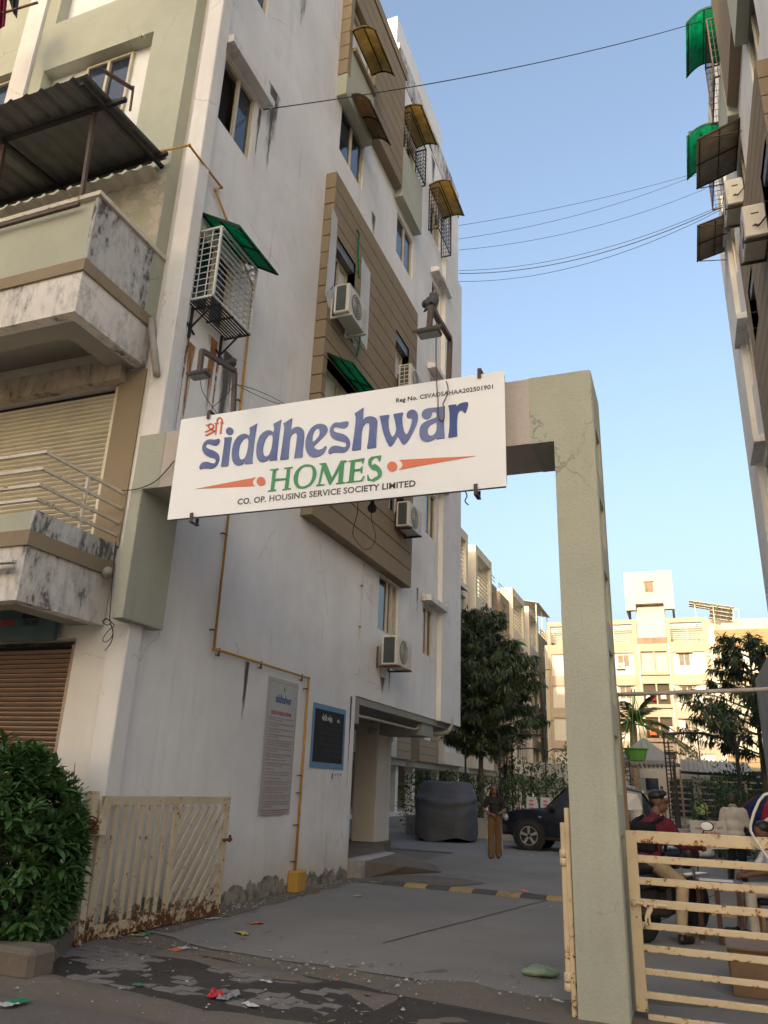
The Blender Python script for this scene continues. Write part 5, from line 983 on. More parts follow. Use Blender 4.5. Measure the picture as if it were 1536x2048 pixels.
# run-off stains on the lane wall
def stain(y, z0, z1, wd, mat, X=None, name='stain'):
    n, m_ = 4, 14; vs, fv = [], []
    for j in range(m_ + 1):
        for i in range(n + 1):
            u, v = i / n * 2 - 1, j / m_; vs.append(((XW if X is None else X) + .0025, y + u * wd * (1 - .55 * v), z0 + (z1 - z0) * v)); fv.append((1 - abs(u)) * (1 - v) ** .6 * min(1, 6 * (1 - v)))
    mb = MB(); mb.add(vs, [(j * (n + 1) + i, j * (n + 1) + i + 1, (j + 1) * (n + 1) + i + 1, (j + 1) * (n + 1) + i) for j in range(m_) for i in range(n)]); o = mb.build(name, M[mat], A)
    at = o.data.attributes.new('film', 'FLOAT', 'POINT'); at.data.foreach_set('value', fv)
for a_ in ((7.06, 6.92, 4.7, .055, 'stain_rust'), (7.16, 6.85, 5.2, .16, 'stain_rust'), (7.76, 6.95, 5.2, .06, 'stain_rust'), (7.62, 7.2, 5.6, .22, 'stain_rust'), (14.40, 3.72, 3.05, .05, 'stain_rust'), (14.92, 3.7, 3.05, .10, 'stain_rust'), (14.55, 3.55, 2.9 + .2, .30, 'stain_dark'), (8.05, 11.8, 10.2, .10, 'stain_dark'), (8.4, 12.6, 10.4, .35, 'stain_dark'), (9.6, 19.2, 16.5, .5, 'stain_dark'), (13.2, 19.2, 17.0, .35, 'stain_dark'), (17.2, 19.3, 17.9, .4, 'stain_dark'), (19.0, 19.3, 17.2, .5, 'stain_dark'), (9.0, 16.8, 14.2, .45, 'stain_dark'), (12.9, 13.7, 12.8, .25, 'stain_dark'), (16.6, 5.9, 4.9, .12, 'stain_dark'), (8.0, 7.2, 4.2, .3, 'stain_dark'), (9.3, 3.05, 1.7, .12, 'stain_dark'), (13.0, 3.0, 1.0, .12, 'stain_dark')): stain(*a_)
# ------------------------------------------------------------------ metal awning over the upper balcony
AW = thing('metal_awning', 'dark corrugated metal awning on thin posts over the upper balcony', 'awning', (-7.5, 5.6, 8.0))
x0, x1, ya, yb, za, zb = -11.5, -6.02, 5.09, 6.60, 9.38, 9.54
b = MB(); n = 190; prev = None
for i in range(n + 1):
    x = x0 + (x1 - x0) * i / n; ph = ((x - x0) / .245) % 1.0; h = .035 * max(0, min(1, (.16 - abs(ph - .5)) / .07)) + .004 * math.sin(ph * 25)
    cur = [(x, ya - .05, za + h), (x, yb, zb + h)]
    if prev: b.quad(prev[0], cur[0], cur[1], prev[1])
    prev = cur
b.build('sheet', M['steel_grey'], AW)
for nm, p0, p1, e in (('beam', (x0, ya + .40, za + .0), (x1 + .22, ya + .40, za + .0), .05), ('beam', (x0, yb - .12, zb - .04), (x1 + .1, yb - .12, zb - .04), .05), ('rafter', (x1 - .10, ya + .0, za - .05), (x1 - .10, yb + .1, zb - .06), .05), ('rafter', (x1 - 1.75, ya + .35, za - .05), (x1 - 1.75, yb, zb - .06), .05), ('rafter', (x1 - 3.3, ya + .35, za - .05), (x1 - 3.3, yb, zb - .06), .05)):
    b = MB(); b.obox(p0, p1, e, e); b.build(nm, M['iron'], AW)
for x in (-6.30, -7.78, -9.3):
    b = MB(); b.obox((x, ya + .5, 8.06), (x, ya + .42, za - .01), .045, .045); b.build('post', M['iron_brown'], AW)
b = MB(); b.obox((-12.5, 5.53, 7.93), (-6.25, 5.53, 7.93), .04, .04); b.build('rail', M['iron_brown'], AW)
BS = thing('corrugated_sheet', 'pale wavy sheet edge leaning under the metal awning', 'sheet', (-8, 6.5, 9.2))
b = MB(); prev = None
for i in range(121):
    x = -10.6 + 4.5 * i / 120; h = .022 * math.sin(x * 26) + .01 * max(0, math.sin(x * 13)); cur = [(x, 6.42, 9.30 + h), (x, 6.64, 9.27 + h)]
    if prev: b.quad(prev[0], cur[0], cur[1], prev[1])
    prev = cur
b.build('sheet', M['ac_white'], BS)
# ------------------------------------------------------------------ balcony railing below
RL = thing('balcony_railing', 'white rusty pipe railing on the lower balcony before the rolling shutter', 'railing', (-6.05, 5.6, 4.05))
for z in (4.68, 4.49, 4.31, 4.15):
    b = MB(); b.obox((-12, 5.60, z), (-6.03, 5.60, z), .034, .034); b.obox((-6.05, 5.585, z), (-6.05, 6.86, z), .034, .034); b.build('rail', M['rail_white'], RL)
for x, y in ((-6.05, 6.25), (-7.6, 5.6), (-9.2, 5.6)):
    b = MB(); b.obox((x, y, 4.02), (x, y, 4.67), .03, .03); b.build('post', M['rail_white'], RL)
# ------------------------------------------------------------------ lamp brackets on the sign, birds
def lamp(label, base, c1, c2, px_lamp, k):
    """bracket of square tube: post, boom and drop with a flood lamp"""
    t = thing('flood_lamp', label, 'lamp', base, 0, 'flood lamps on bracket arms over the sign')
    b = MB(); b.obox(base, c1, .045, .045); b.obox(Vector(c1) + Vector((0, 0, .02)), c2, .045, .045); b.obox(c2, px_lamp, .045, .045); b.build('arm', M['iron_brown'], t)
    p = Vector(px_lamp); b = MB(); b.bbox(p.x - .10, p.x + .11, p.y - .06, p.y + .06, p.z - .055, p.z - .015, .008); b.build('lamp_housing', M['iron'], t)
    b = MB(); b.box(p.x - .09, p.x + .10, p.y - .05, p.y + .05, p.z - .06, p.z - .056); b.build('lamp_glass', M['steel_grey'], t)
    b = MB(); b.obox((p.x - .16, p.y, p.z + .015), (p.x + .12, p.y, p.z + .025), .022, .022); b.obox((p.x - .10, p.y, p.z - .02), (p.x - .10, p.y, p.z + .02), .015, .03); b.obox((p.x + .10, p.y, p.z - .02), (p.x + .10, p.y, p.z + .02), .015, .03); b.build('clamp', M['iron_brown'], t); return t
Ls = AY(466, 828, 6.44); Lt = AY(470, 745, 6.44); La = AY(404, 701, 5.72); Lb = AY(399, 745, 5.72)
lamp('flood lamp on a brown arm at the left end of the sign', Ls, Lt, La, Lb, 0)
Rs = AY(897, 765, 6.44); Rt = AY(900, 681, 6.44); Ra = AY(862, 614, 5.72); Rb = AY(858, 660, 5.72)
lamp('flood lamp on a brown arm near the right end of the sign', Rs, Rt, Ra, Rb, 1)
def bird(label, p, hd, L, mat, upright=0.0, mat2='feather'):
    """hd: heading in radians; L: body length"""
    t = thing('bird', label, 'bird', p, hd); q = Matrix.Rotation(-upright, 4, 'Y'); b = MB()
    Tq = lambda v: q @ Vector(v)
    b.mat(0); b.ball(Tq((0, 0, L * .32)) , L * .30, 1.25, .72, .78, 12, 8, q.to_3x3().to_4x4()); b.ball(Tq((L * .27, 0, L * .50)), L * .145, 1, .9, 1, 10, 7); b.tube([Tq((L * .12, 0, L * .38)), Tq((L * .27, 0, L * .50))], [L * .17, L * .11], 8)
    b.add([Tq(v) for v in ((-L * .30, -.07 * L, L * .30), (-L * .30, .07 * L, L * .30), (-L * .72, .08 * L, L * .14), (-L * .72, -.08 * L, L * .14), (-L * .3, 0, L * .22))], [(0, 1, 2, 3), (4, 3, 2), (4, 0, 3), (4, 2, 1)])
    b.build('body', M[mat], t, True, local=True)
    for s in (-1, 1):
        w = MB(); w.ball(Tq((-L * .06, s * L * .19, L * .35)), L * .27, 1.25, .2, .55, 8, 6, q.to_3x3().to_4x4()); w.build('wing', M[mat2], t, True, local=True)
        g = MB(); g.tube([Tq((0, s * L * .07, L * .14)), (0.0, s * L * .07, .0)], L * .022, 5); g.tube([(-L * .05, s * L * .07, .004), (L * .09, s * L * .07, .004)], L * .015, 5); g.build('leg', M['beak'], t, local=True)
    k = MB(); h = Tq((L * .40, 0, L * .50)); k.tube([h, h + Vector((L * .12, 0, -L * .02))], [L * .04, L * .008], 6); k.build('beak', M['beak'], t, local=True); return t
def on_seg(a, c, t): return Vector(a).lerp(Vector(c), t) + Vector((0, 0, .024))
bird('small dark brown bird perched on the left lamp arm', on_seg(Lt, La, .08), R(60), .20, 'feather_b', .5, 'feather_b')
bird('grey pigeon perched on the right lamp arm against the white wall', on_seg(Rt, Ra, .82), R(75), .27, 'feather', .75)
# ------------------------------------------------------------------ wires
wi = [0]
def wire(label, pts, r=.006, mat='wire', group='cables strung across the lane'):
    o = MB(); o.tube(pts, r, 5); ob = o.build('cable', M[mat], None, True); tag(ob, label, 'cable', group); return ob
wa = AX(527, 219, -5.56); wire('single long cable high across the sky from the top near window', sag(wa, AX(1432, 34, 2.15), .25, 18), .009)
for k, (pa, pb, s, lab) in enumerate((((918, 451), (1392, 346), .18, 'highest of the cables sagging between the far roof corners'), ((918, 478), (1392, 350), .34, 'second cable from the top between the far roof corners'), ((918, 500), (1410, 378), .40, 'third cable from the top between the far roof corners'),
        ((918, 541), (1449, 408), .50, 'fourth cable, deeply sagging between the far wall corners'), ((918, 547), (1449, 412), .55, 'thicker lower cable sagging between the far wall corners'), ((918, 563), (1449, 416), .60, 'lowest cable sagging between the far wall corners'))):
    wire(lab, sag(AX(*pa, -5.48) + Vector((0, .0, 0)), AX(*pb, 2.15), s, 16), .0075 if k != 4 else .011)
def ywire(label, pxs, Y, r=.005, mat='wire', group=None):
    pts = [AY(px, py, Y if not isinstance(Y, (list, tuple)) else Y[i]) for i, (px, py) in enumerate(pxs)]; sm = []
    for i in range(len(pts) - 1):
        p0, p1, p2, p3 = pts[max(0, i - 1)], pts[i], pts[i + 1], pts[min(len(pts) - 1, i + 2)]
        for k in range(5):
            t = k / 5; sm.append(.5 * ((2 * p1) + (p2 - p0) * t + (2 * p0 - 5 * p1 + 4 * p2 - p3) * t * t + (3 * p1 - p0 - 3 * p2 + p3) * t ** 3))
    sm.append(pts[-1]); return wire(label, sm, r, mat, group)
ywire('brown cable looping down over the right of the sign lettering', [(873, 640), (872, 700), (873, 760), (876, 800), (876, 830), (881, 841), (888, 838), (888, 815), (886, 808), (894, 790), (896, 775), (892, 762)], 6.255, .0055, 'wire_brown')
ywire('thin black cable hanging from the left lamp to the sign clip', [(400, 752), (404, 780), (420, 808), (436, 829)], [5.8, 6.0, 6.2, 6.3], .004)
ywire('thin black cable from lamp post back to the wall', [(470, 768), (452, 790), (425, 815)], 6.4, .004)
ywire('thin slack cable from the left lamp post behind the sign', [(470, 768), (500, 784), (540, 802), (560, 808)], [6.5, 6.6, 6.7, 6.8], .004)
ywire('thin second cable from the left lamp post behind the sign', [(470, 768), (500, 776), (540, 792), (575, 812)], [6.5, 6.7, 6.9, 7.0], .004)
ywire('black cable drooping across the sage stub to the sign edge', [(243, 981), (275, 978), (310, 963), (335, 938), (349, 921)], 6.36, .006)
ywire('vertical black cable at the lower balcony corner', [(232, 1082), (226, 1140), (222, 1200), (219, 1242)], 6.33, .006)
ywire('tangled coil of black cable below the lower balcony', [(205, 1242), (213, 1238), (222, 1243), (216, 1250), (206, 1245), (212, 1237), (224, 1246), (228, 1252), (216, 1262), (206, 1278), (210, 1284), (222, 1276), (226, 1262), (220, 1246), (226, 1266), (222, 1285), (210, 1301)], 6.5, .005)
ywire('cable loop hanging from the sign to the bulb holder', [(716, 1005), (714, 1030), (708, 1052), (706, 1070), (715, 1085), (730, 1099), (745, 1092), (751, 1070), (744, 1045), (742, 1025)], 6.5, .004)
ywire('short black cable end hanging below the right of the sign', [(930, 982), (934, 992), (930, 1002), (937, 1010)], 6.35, .006)
LB = thing('light_bulb', 'dark bulb in a holder hanging under the sign', 'light bulb', AY(745, 1000, 6.5)); p = AY(745, 1001, 6.5)
b = MB(); b.lathe((p.x, p.y, p.z), [(.018, .03), (.02, 0), (.022, -.03), (.043, -.065), (.048, -.085), (.036, -.115), (.005, -.13)], 12); b.build('bulb', M['iron'], LB, True); b = MB(); b.tube([(p.x, p.y, p.z + .02), (p.x, p.y, p.z + .12)], .012, 6); b.build('holder', M['iron'], LB)
# ------------------------------------------------------------------ small things on the street front
CC = thing('security_camera', 'small white security camera under the recess at the upper front', 'security camera', AY(295, 76, 6.72)); p = AY(297, 74, 6.72)
b = MB(); b.obox(p + Vector((.09, .0, .04)), p + Vector((-.07, -.05, -.01)), .055, .05); b.build('housing', M['ac_white'], CC); b = MB(); b.ball(p + Vector((-.075, -.052, -.012)), .022, 1, 1, 1, 8, 6); b.build('lens', M['dark'], CC); b = MB(); b.obox(p + Vector((.06, 0, .05)), p + Vector((.06, .1, .10)), .02, .02); b.build('mount', M['ac_white'], CC)
BR = thing('wall_bracket', 'rusty angle bracket jutting from the upper front window', 'bracket', AY(262, 180, 6.6)); b = MB()
b.obox(AY(205, 140, 6.2), AY(266, 178, 6.55), .07, .02); b.obox(AY(267, 172, 6.55), AY(260, 222, 6.63), .03, .02); b.build('angle', M['iron_brown'], BR)
BR = thing('window_ledge', 'narrow rusty ledge bracket below the topmost near window', 'bracket', AX(510, 40, -5.5)); b = MB()
b.obox((-5.6, 7.0, 13.62), (-5.1, 7.02, 13.60), .03, .05); b.obox((-5.6, 7.0, 13.45), (-5.1, 7.02, 13.59), .02, .02); b.build('angle', M['iron_brown'], BR)
def laundry(label, pxs, Y, mat):
    t = thing('laundry', label, 'laundry', AY(*pxs[0], Y)); b = MB(); n = 12; m_ = 6; a, c = pxs[0], pxs[1]; d, e = pxs[3], pxs[2]; vs = []
    for j in range(m_ + 1):
        for i in range(n + 1):
            u, v = i / n, j / m_; x = (a[0] * (1 - u) + c[0] * u) * (1 - v) + (d[0] * (1 - u) + e[0] * u) * v; y = (a[1] * (1 - u) + c[1] * u) * (1 - v) + (d[1] * (1 - u) + e[1] * u) * v
            q = AY(x, y, Y + .05 * math.sin(u * 14 + v)); vs.append(q)
    b.add(vs, [(j * (n + 1) + i, j * (n + 1) + i + 1, (j + 1) * (n + 1) + i + 1, (j + 1) * (n + 1) + i) for j in range(m_) for i in range(n)]); b.build('cloth', M[mat], t, True); return t
laundry('maroon garment hanging at the top left corner of the front', [(-6, -6), (15, -8), (10, 52), (-6, 62)], 5.9, 'c_pink'); laundry('dark garment hanging beside the maroon one at the top left', [(16, -8), (40, -16), (34, 38), (26, 26)], 5.92, 'c_black')
laundry('blue cloth hanging beside the awning at the left edge', [(-8, 205), (8, 210), (6, 226), (-8, 232)], 6.2, 'c_sky')
b = MB(); b.tube([AY(-40, 40, 5.9), AY(75, 5, 5.9)], .02, 6); tag(b.build('laundry_rod', M['rust'], None), 'rusty laundry rod at the top left corner', 'rod')
# shop sign over the ground floor shutter
SS = thing('shop_sign', 'dim teal shop sign above the brown shutter, mostly under the balcony', 'sign', (-8, 6.78, 3.0)); b = MB(); b.box(-10.2, -6.62, 6.74, 6.80, 2.92, 3.52); b.build('panel', M['teal_sign'], SS)
mxs = lambda x, z: plane_mx((x, 6.738, z), (1, 0, 0), (0, 0, 1), (0, -1, 0))
p = AY(44, 1238, 6.738); text_on('lettering', 'MANUFACTURERS &', M['ink_black'], SS, mxs(p.x, p.z), .1, AY(112, 1238, 6.738).x - p.x, .002, height=.07)
p = AY(44, 1250, 6.738); text_on('lettering', 'TRADERS', M['ink_black'], SS, mxs(p.x, p.z - .01), .1, AY(76, 1250, 6.738).x - p.x, .002, height=.07)
p = AY(44, 1226, 6.738); text_on('lettering', 'INDUSTRIAL', M['ink_black'], SS, mxs(p.x, p.z + .01), .1, .36, .002, height=.07)
p = AY(0, 1252, 6.738); text_on('lettering', 'ises', M['ink_red'], SS, mxs(p.x, p.z), .1, AY(27, 1252, 6.738).x - p.x, .003, height=.10)
TB = thing('wall_lamp', 'white tube lamp on the lower balcony fascia at the left edge', 'lamp', AY(10, 1130, 5.5)); b = MB(); b.tube([AY(-30, 1138, 5.5), AY(26, 1134, 5.5)], .03, 8); b.build('tube', M['ac_white'], TB, True); b = MB(); b.obox(AY(-30, 1126, 5.54), AY(28, 1122, 5.54), .05, .03); b.build('mount', M['ac_white'], TB)
# ------------------------------------------------------------------ left gate, swung open against the wall
GL = thing('gate_leaf', 'cream rusty gate leaf with upright and diagonal bars swung open against the wall', 'gate', (-5.42, 6.72, 0.1))
p0, p1 = Vector((-5.43, 6.56, 0)), Vector((-5.30, 8.70, 0)); gd = (p1 - p0).normalized(); gn = Vector((gd.y, -gd.x, 0)); GLn = (p1 - p0).length
zb0, zt = .035, 1.29
def gp(u, z, o=0.0): return p0 + gd * u + gn * o + Vector((0, 0, z + .0 * u / GLn))
def gbar(name, u0, z0, u1, z1, wd, th=.03, mat='gate_old', o=0.0):
    b = MB(); b.obox(gp(u0, z0, o), gp(u1, z1, o), th, wd, gn.cross(Vector(gp(u1, z1) - gp(u0, z0)).normalized())); return b.build(name, M[mat], GL)
gbar('stile', .05, zb0, .05, zt, .10, .035); gbar('stile', GLn - .04, zb0, GLn - .04, zt, .07, .035); gbar('rail', 0, zt - .03, GLn, zt - .03, .085, .036); gbar('rail', 0, zb0 + .05, GLn, zb0 + .05, .12, .036, 'gate_old'); gbar('stile', GLn * .535, zb0, GLn * .535, zt, .07, .035)
for k in range(7): u = .21 + k * .128; gbar('bar', u, zb0 + .1, u, zt - .06, .048, .022)
ua, ub = GLn * .535 + .03, GLn - .07; W_, H_ = ub - ua, zt - .09 - (zb0 + .11); z0_ = zb0 + .11
for k in range(11):
    c = -H_ * .98 + (k + .6) * (W_ * 1.35 + H_ * .98) / 11 ; sl_ = 1.35
    # line z = sl*(u) - ... clipped to the panel
    pts = []
    zc = lambda u: sl_ * (u) - c
    u_lo = max(0, c / sl_); u_hi = min(W_, (H_ + c) / sl_)
    if u_hi - u_lo < .04: continue
    gbar('bar', ua + u_lo, z0_ + zc(u_lo), ua + u_hi, z0_ + zc(u_hi), .046, .02)
b = MB(); q = gp(GLn - .02, .82, .03); b.obox(q + gd * -.07, q + gd * .09, .03, .03); b.obox(q + gd * .06 + Vector((0, 0, -.03)), q + gd * .06 + Vector((0, 0, .05)), .025, .025); b.build('latch', M['rust'], GL)
GPo = thing('gate_post', 'leaning cream rusty steel gate post with chain beside the hedge', 'post', (-5.5, 6.6, 0)); b = MB(); b.obox(AY(150, 1900, 6.42), AY(186, 1583, 6.55), .10, .08); b.build('post', M['gate_old'], GPo); b = MB(); b.obox(AY(196, 1672, 6.5), AY(196, 1640, 6.5), .11, .09); b.build('hinge', M['gate_old'], GPo)
b = MB(); q = AY(180, 1656, 6.42)
for k in range(7): b.tube([q + Vector((.035 * math.cos(a * .9 + k) * (1 + .3 * k % 2), .02 * math.sin(a * 2 + k), -.045 + .03 * k % .13 + .03 * math.sin(a * .9 + k))) for a in range(8)], .008, 5)
b.obox(q + Vector((-.02, 0, .05)), q + Vector((.02, -.01, -.10)), .02, .02); b.build('chain', M['rust'], GPo)
# ------------------------------------------------------------------ right gate, closed, behind the pillar
GR = thing('gate_leaf', 'cream rusty gate leaf of flat horizontal bars closed beside the tall pillar', 'gate', (-0.45, 6.62, 0.0))
YGT = 6.60
def hb(name, px0, py0, h, x_end=2.15, th=.03, mat='gate'):
    p = AY(px0, py0, YGT); b = MB(); b.box(p.x, x_end, YGT, YGT + th, p.z - h, p.z); return b.build(name, M[mat], GR)
pl_ = AY(1250, 1661, YGT).x; pr_ = AY(1274, 1700, YGT).x
top_z = AY(1250, 1660.5, YGT).z
b = MB(); b.bbox(pl_, pr_, YGT - .012, YGT + .04, .05, top_z, .004); b.build('stile', M['gate'], GR)
rows = [(1661, 1685.5), (1710, 1725), (1754, 1769), (1797.5, 1814), (1844, 1857.5), (1889, 1903.5), (1936, 1949), (1983, 1997), (2028, 2048)]
for k, (ya_, yb2) in enumerate(rows):
    xx = (1274, 1276, 1278, 1280, 1282, 1285, 1287, 1290, 1292)[k]; z1_ = AY(xx, ya_, YGT).z; z2_ = AY(xx, yb2, YGT).z
    b = MB(); b.bbox(pr_ - .002, 2.15, YGT, YGT + .03, z2_, z1_, .004); b.build('bar' if k else 'rail', M['gate'], GR)
b = MB(); b.bbox(2.08, 2.15, YGT - .010, YGT + .04, .05, top_z, .004); b.build('stile', M['gate'], GR)
q = AY(1300, 1808, YGT - .03); b = MB(); b.tube([AY(1263, 1804, YGT - .03), AY(1334, 1813, YGT - .03)], .012, 8)
for px in (1268, 1290, 1310): c = AY(px, 1804 + (px - 1263) * .12, YGT - .02); b.bbox(c.x - .012, c.x + .012, YGT - .045, YGT, c.z - .022, c.z + .022, .004)
b.build('latch_bolt', M['gate'], GR)
hp = [AY(*p_, YGT - .035) for p_ in ((1296, 1812), (1306, 1813), (1305, 1822), (1300, 1832), (1302, 1846), (1299, 1852), (1292, 1850), (1289, 1836), (1292, 1824))]
b = MB(); b.prism(hp, (0, .01, 0)); b.build('latch_handle', M['gate'], GR)
b = MB(); hs = [AY(*p_, YGT - .037) for p_ in ((1294.5, 1836), (1297, 1836), (1297.5, 1847), (1294.5, 1846))]; b.prism(hs, (0, .002, 0)); b.build('latch_slot', M['dark'], GR)
# hinge posts standing left of the pillar
HP = thing('gate_post', 'cream steel gate post with round hinges standing against the left of the pillar', 'post', (-.95, 6.5, 0)); p = lambda px, py: AY(px, py, 6.5)
x_ = (p(1131, 1640).x + p(1148, 1640).x) / 2
b = MB(); b.bbox(AY(1131, 1700, 6.45).x + .003, -.893, 6.42, 6.50, -.02, AY(1138, 1616, 6.45).z, .006); b.build('post', M['gate'], HP)
xh = AY(1127, 1700, 6.45).x
b = MB(); b.bbox(xh - .018, xh + .022, 6.43, 6.49, .16, AY(1124, 1645, 6.45).z, .006); b.build('gate_edge', M['gate'], HP)
for py0, py1 in ((1698, 1714), (1715, 1731), (1943, 1962), (1963, 1980)):
    z1_, z0_ = AY(1126, py0, 6.45).z, AY(1126, py1, 6.45).z; b = MB(); b.lathe((xh, 6.44, z0_), [(.025, 0), (.03, .004), (.03, z1_ - z0_ - .004), (.025, z1_ - z0_)], 12); b.build('hinge', M['gate'], HP, True)
# narrow timber slats behind the pillar
TS = thing('timber_post', 'thin weathered timber post standing right behind the pillar', 'post', (-.5, 7.2, 0)); b = MB(); b.obox((-.515, 7.25, 0), (-.555, 7.2, 2.35), .05, .05); b.build('post', M['wood'], TS)
PP = thing('rail_pipe', 'grey horizontal pipe running from the pillar to the right', 'pipe', (-.5, 7.4, 2.37)); b = MB(); b.tube([AY(1228, 1389.5, 7.4), AY(1330, 1386, 7.4), AY(1600, 1376, 7.4)], .018, 8); b.build('tube', M['pvc'], PP, True)
# ------------------------------------------------------------------ green flower pot hung from the pipe
pc = AY(1272, 1510, 7.4); FP = thing('flower_pot', 'bright green plastic pot hung on cords from the grey pipe', 'flower pot', pc)
b = MB(); b.lathe((pc.x, pc.y, pc.z - .052), [(.068, 0), (.078, .01), (.082, .04), (.088, .045), (.090, .075), (.094, .08), (.097, .098), (.112, .10), (.112, .108), (.098, .109), (.09, .10), (.085, .07)], 28); b.build('pot', M['plastic_green'], FP, True)
for px in (1247, 1265, 1284, 1297): b = MB(); b.tube([AY(px, 1494, 7.4 + (.09 if px in (1265, 1284) else -.02)), AY(1266 + (px - 1272) * .1, 1388, 7.4)], .004, 5); b.build('cord', M['plastic_green'], FP)
b = MB(); b.tube([AY(1263, 1388, 7.4), AY(1264, 1376, 7.39), AY(1269, 1378, 7.4), AY(1267, 1420, 7.4)], .006, 5); b.build('hook', M['plastic_green'], FP)
# ------------------------------------------------------------------ speed hump: worn black and yellow segments
HU = thing('speed_hump', 'low worn speed hump of alternating black and yellow segments across the lane', 'speed hump', (-2.2, 12.7, 0)); a, c = Vector((-4.78, 12.86, 0)), Vector((2.0, 12.55, 0)); L = (c - a).length; d = (c - a).normalized(); nrm = Vector((-d.y, d.x, 0)); n = 18; seg = L / n
for k in range(n):
    b = MB(); prof = [(-.16, .002), (-.13, .022), (-.06, .048), (.06, .048), (.13, .022), (.16, .002)]; u0, u1 = k * seg + .006, (k + 1) * seg - .006; vs = [a + d * u + nrm * w_ + Vector((0, 0, z)) for u in (u0, u1) for w_, z in prof]; m_ = len(prof)
    b.add(vs, [tuple(range(m_))[::-1], tuple(range(m_, 2 * m_))] + [(i, i + 1, m_ + i + 1, m_ + i) for i in range(m_ - 1)]); b.build('hump_segment', M['hump_yellow' if k % 2 else 'hump_black'], HU)
# ------------------------------------------------------------------ litter
def crumple(label, px, py, w_, h_, mat, seed, z=.0, up=.35, cat='litter', col2=None):
    p = AZ(px, py, z + .004); rr = random.Random(seed); t = thing('wrapper', label, cat, p, rr.uniform(0, 6)); b = MB(); n, m_ = 7, 5; vs = []
    for j in range(m_ + 1):
        for i in range(n + 1):
            x, y = (i / n - .5) * w_, (j / m_ - .5) * h_; k = 1 + .25 * mnoise.noise(Vector((i * .9, j * .9, seed * 3.1)))
            vs.append((x * k, y * k, .003 + abs(up * min(w_, h_) * mnoise.noise(Vector((i * .55, j * .6, seed * 1.7))))))
    fs = [(j * (n + 1) + i, j * (n + 1) + i + 1, (j + 1) * (n + 1) + i + 1, (j + 1) * (n + 1) + i) for j in range(m_) for i in range(n)]
    for q, f in enumerate(fs): b.mat(1 if col2 and (q % n) > n * .5 else 0); b.add([vs[i] for i in f], [(0, 1, 2, 3)])
    b.build('sheet', [M[mat]] + ([M[col2]] if col2 else []), t, local=True); return t
for args in (('orange wrapper lying on the lane below the rules board', 513, 1847, .17, .09, 'l_orange', 1, .0, .3), ('yellowish crumpled scrap beside the orange wrapper', 484, 1867, .20, .10, 'l_yellow', 2), ('flat orange and white wrapper near the muddy pavers', 359, 1899, .22, .10, 'l_orange', 3, 0, .2), ('green scrap under the open gate leaf', 290, 1868, .20, .06, 'l_green', 4), ('yellow scrap under the open gate leaf', 276, 1871, .14, .05, 'l_yellow', 5),
        ('green and white packet lying on the street at bottom left', 30, 2007, .20, .12, 'l_green', 6, 0, .25), ('red crumpled wrapper among the pavers', 431, 1995, .12, .10, 'l_red', 7, .02, .9), ('clear crumpled plastic beside the red wrapper', 458, 1996, .18, .10, 'l_clear', 8, .02, .6), ('pale scrap beside the muddy pavers', 500, 2011, .15, .06, 'l_white', 9, .01), ('small black scrap on the street at the bottom', 412, 2026, .05, .05, 'l_black', 10, 0, .8), ('small green scrap left of the pavers', 278, 1971, .09, .05, 'l_green', 11, .015), ('thin white scrap on the pavers right of centre', 533, 1964, .12, .04, 'l_white', 12, .01), ('pink white scrap near the bottom centre', 672, 1961, .12, .03, 'l_orange', 13), ('white scrap on the lane right of the woman', 1065, 1711 , .10, .05, 'l_white', 14), ('white scrap by the gate post foot', 1117, 2003, .09, .04, 'l_white', 15),
        ('orange scrap behind the speed hump', 1050, 1783, .32, .10, 'l_orange', 16, 0, .2), ('white scrap beside the plinth kerb', 747, 1765, .14, .04, 'l_white', 17), ('dark blue scrap beside the ramp', 735, 1737, .12, .05, 'c_navy', 18), ('pale crumpled scrap left of the speed hump', 717, 1793, .12, .08, 'l_yellow', 19), ('small white scrap mid lane', 560, 1951, .07, .04, 'l_white', 20), ('white paper scrap by the gate foot', 425, 1838, .2, .05, 'l_white', 21)):
    c2 = 'l_white' if 'and white' in args[0] else None
    crumple(*args, col2=c2)
p = AZ(1080, 1953, 0); BG = thing('plastic_bag', 'pale green plastic bag lying on the lane beside the pillar', 'plastic bag', p); b = MB(); b.ball((0, 0, .035), .15, 1.05, .55, .32, 20, 12)
b.v = [(x + .03 * mnoise.noise(Vector((x * 14, y * 14, z * 14))), y + .03 * mnoise.noise(Vector((x * 14 + 9, y * 14, z * 14))), max(.002, z + .025 * mnoise.noise(Vector((x * 13, y * 13, 5))))) for x, y, z in b.v]; b.build('bag', M['l_bag'], BG, True, local=True)
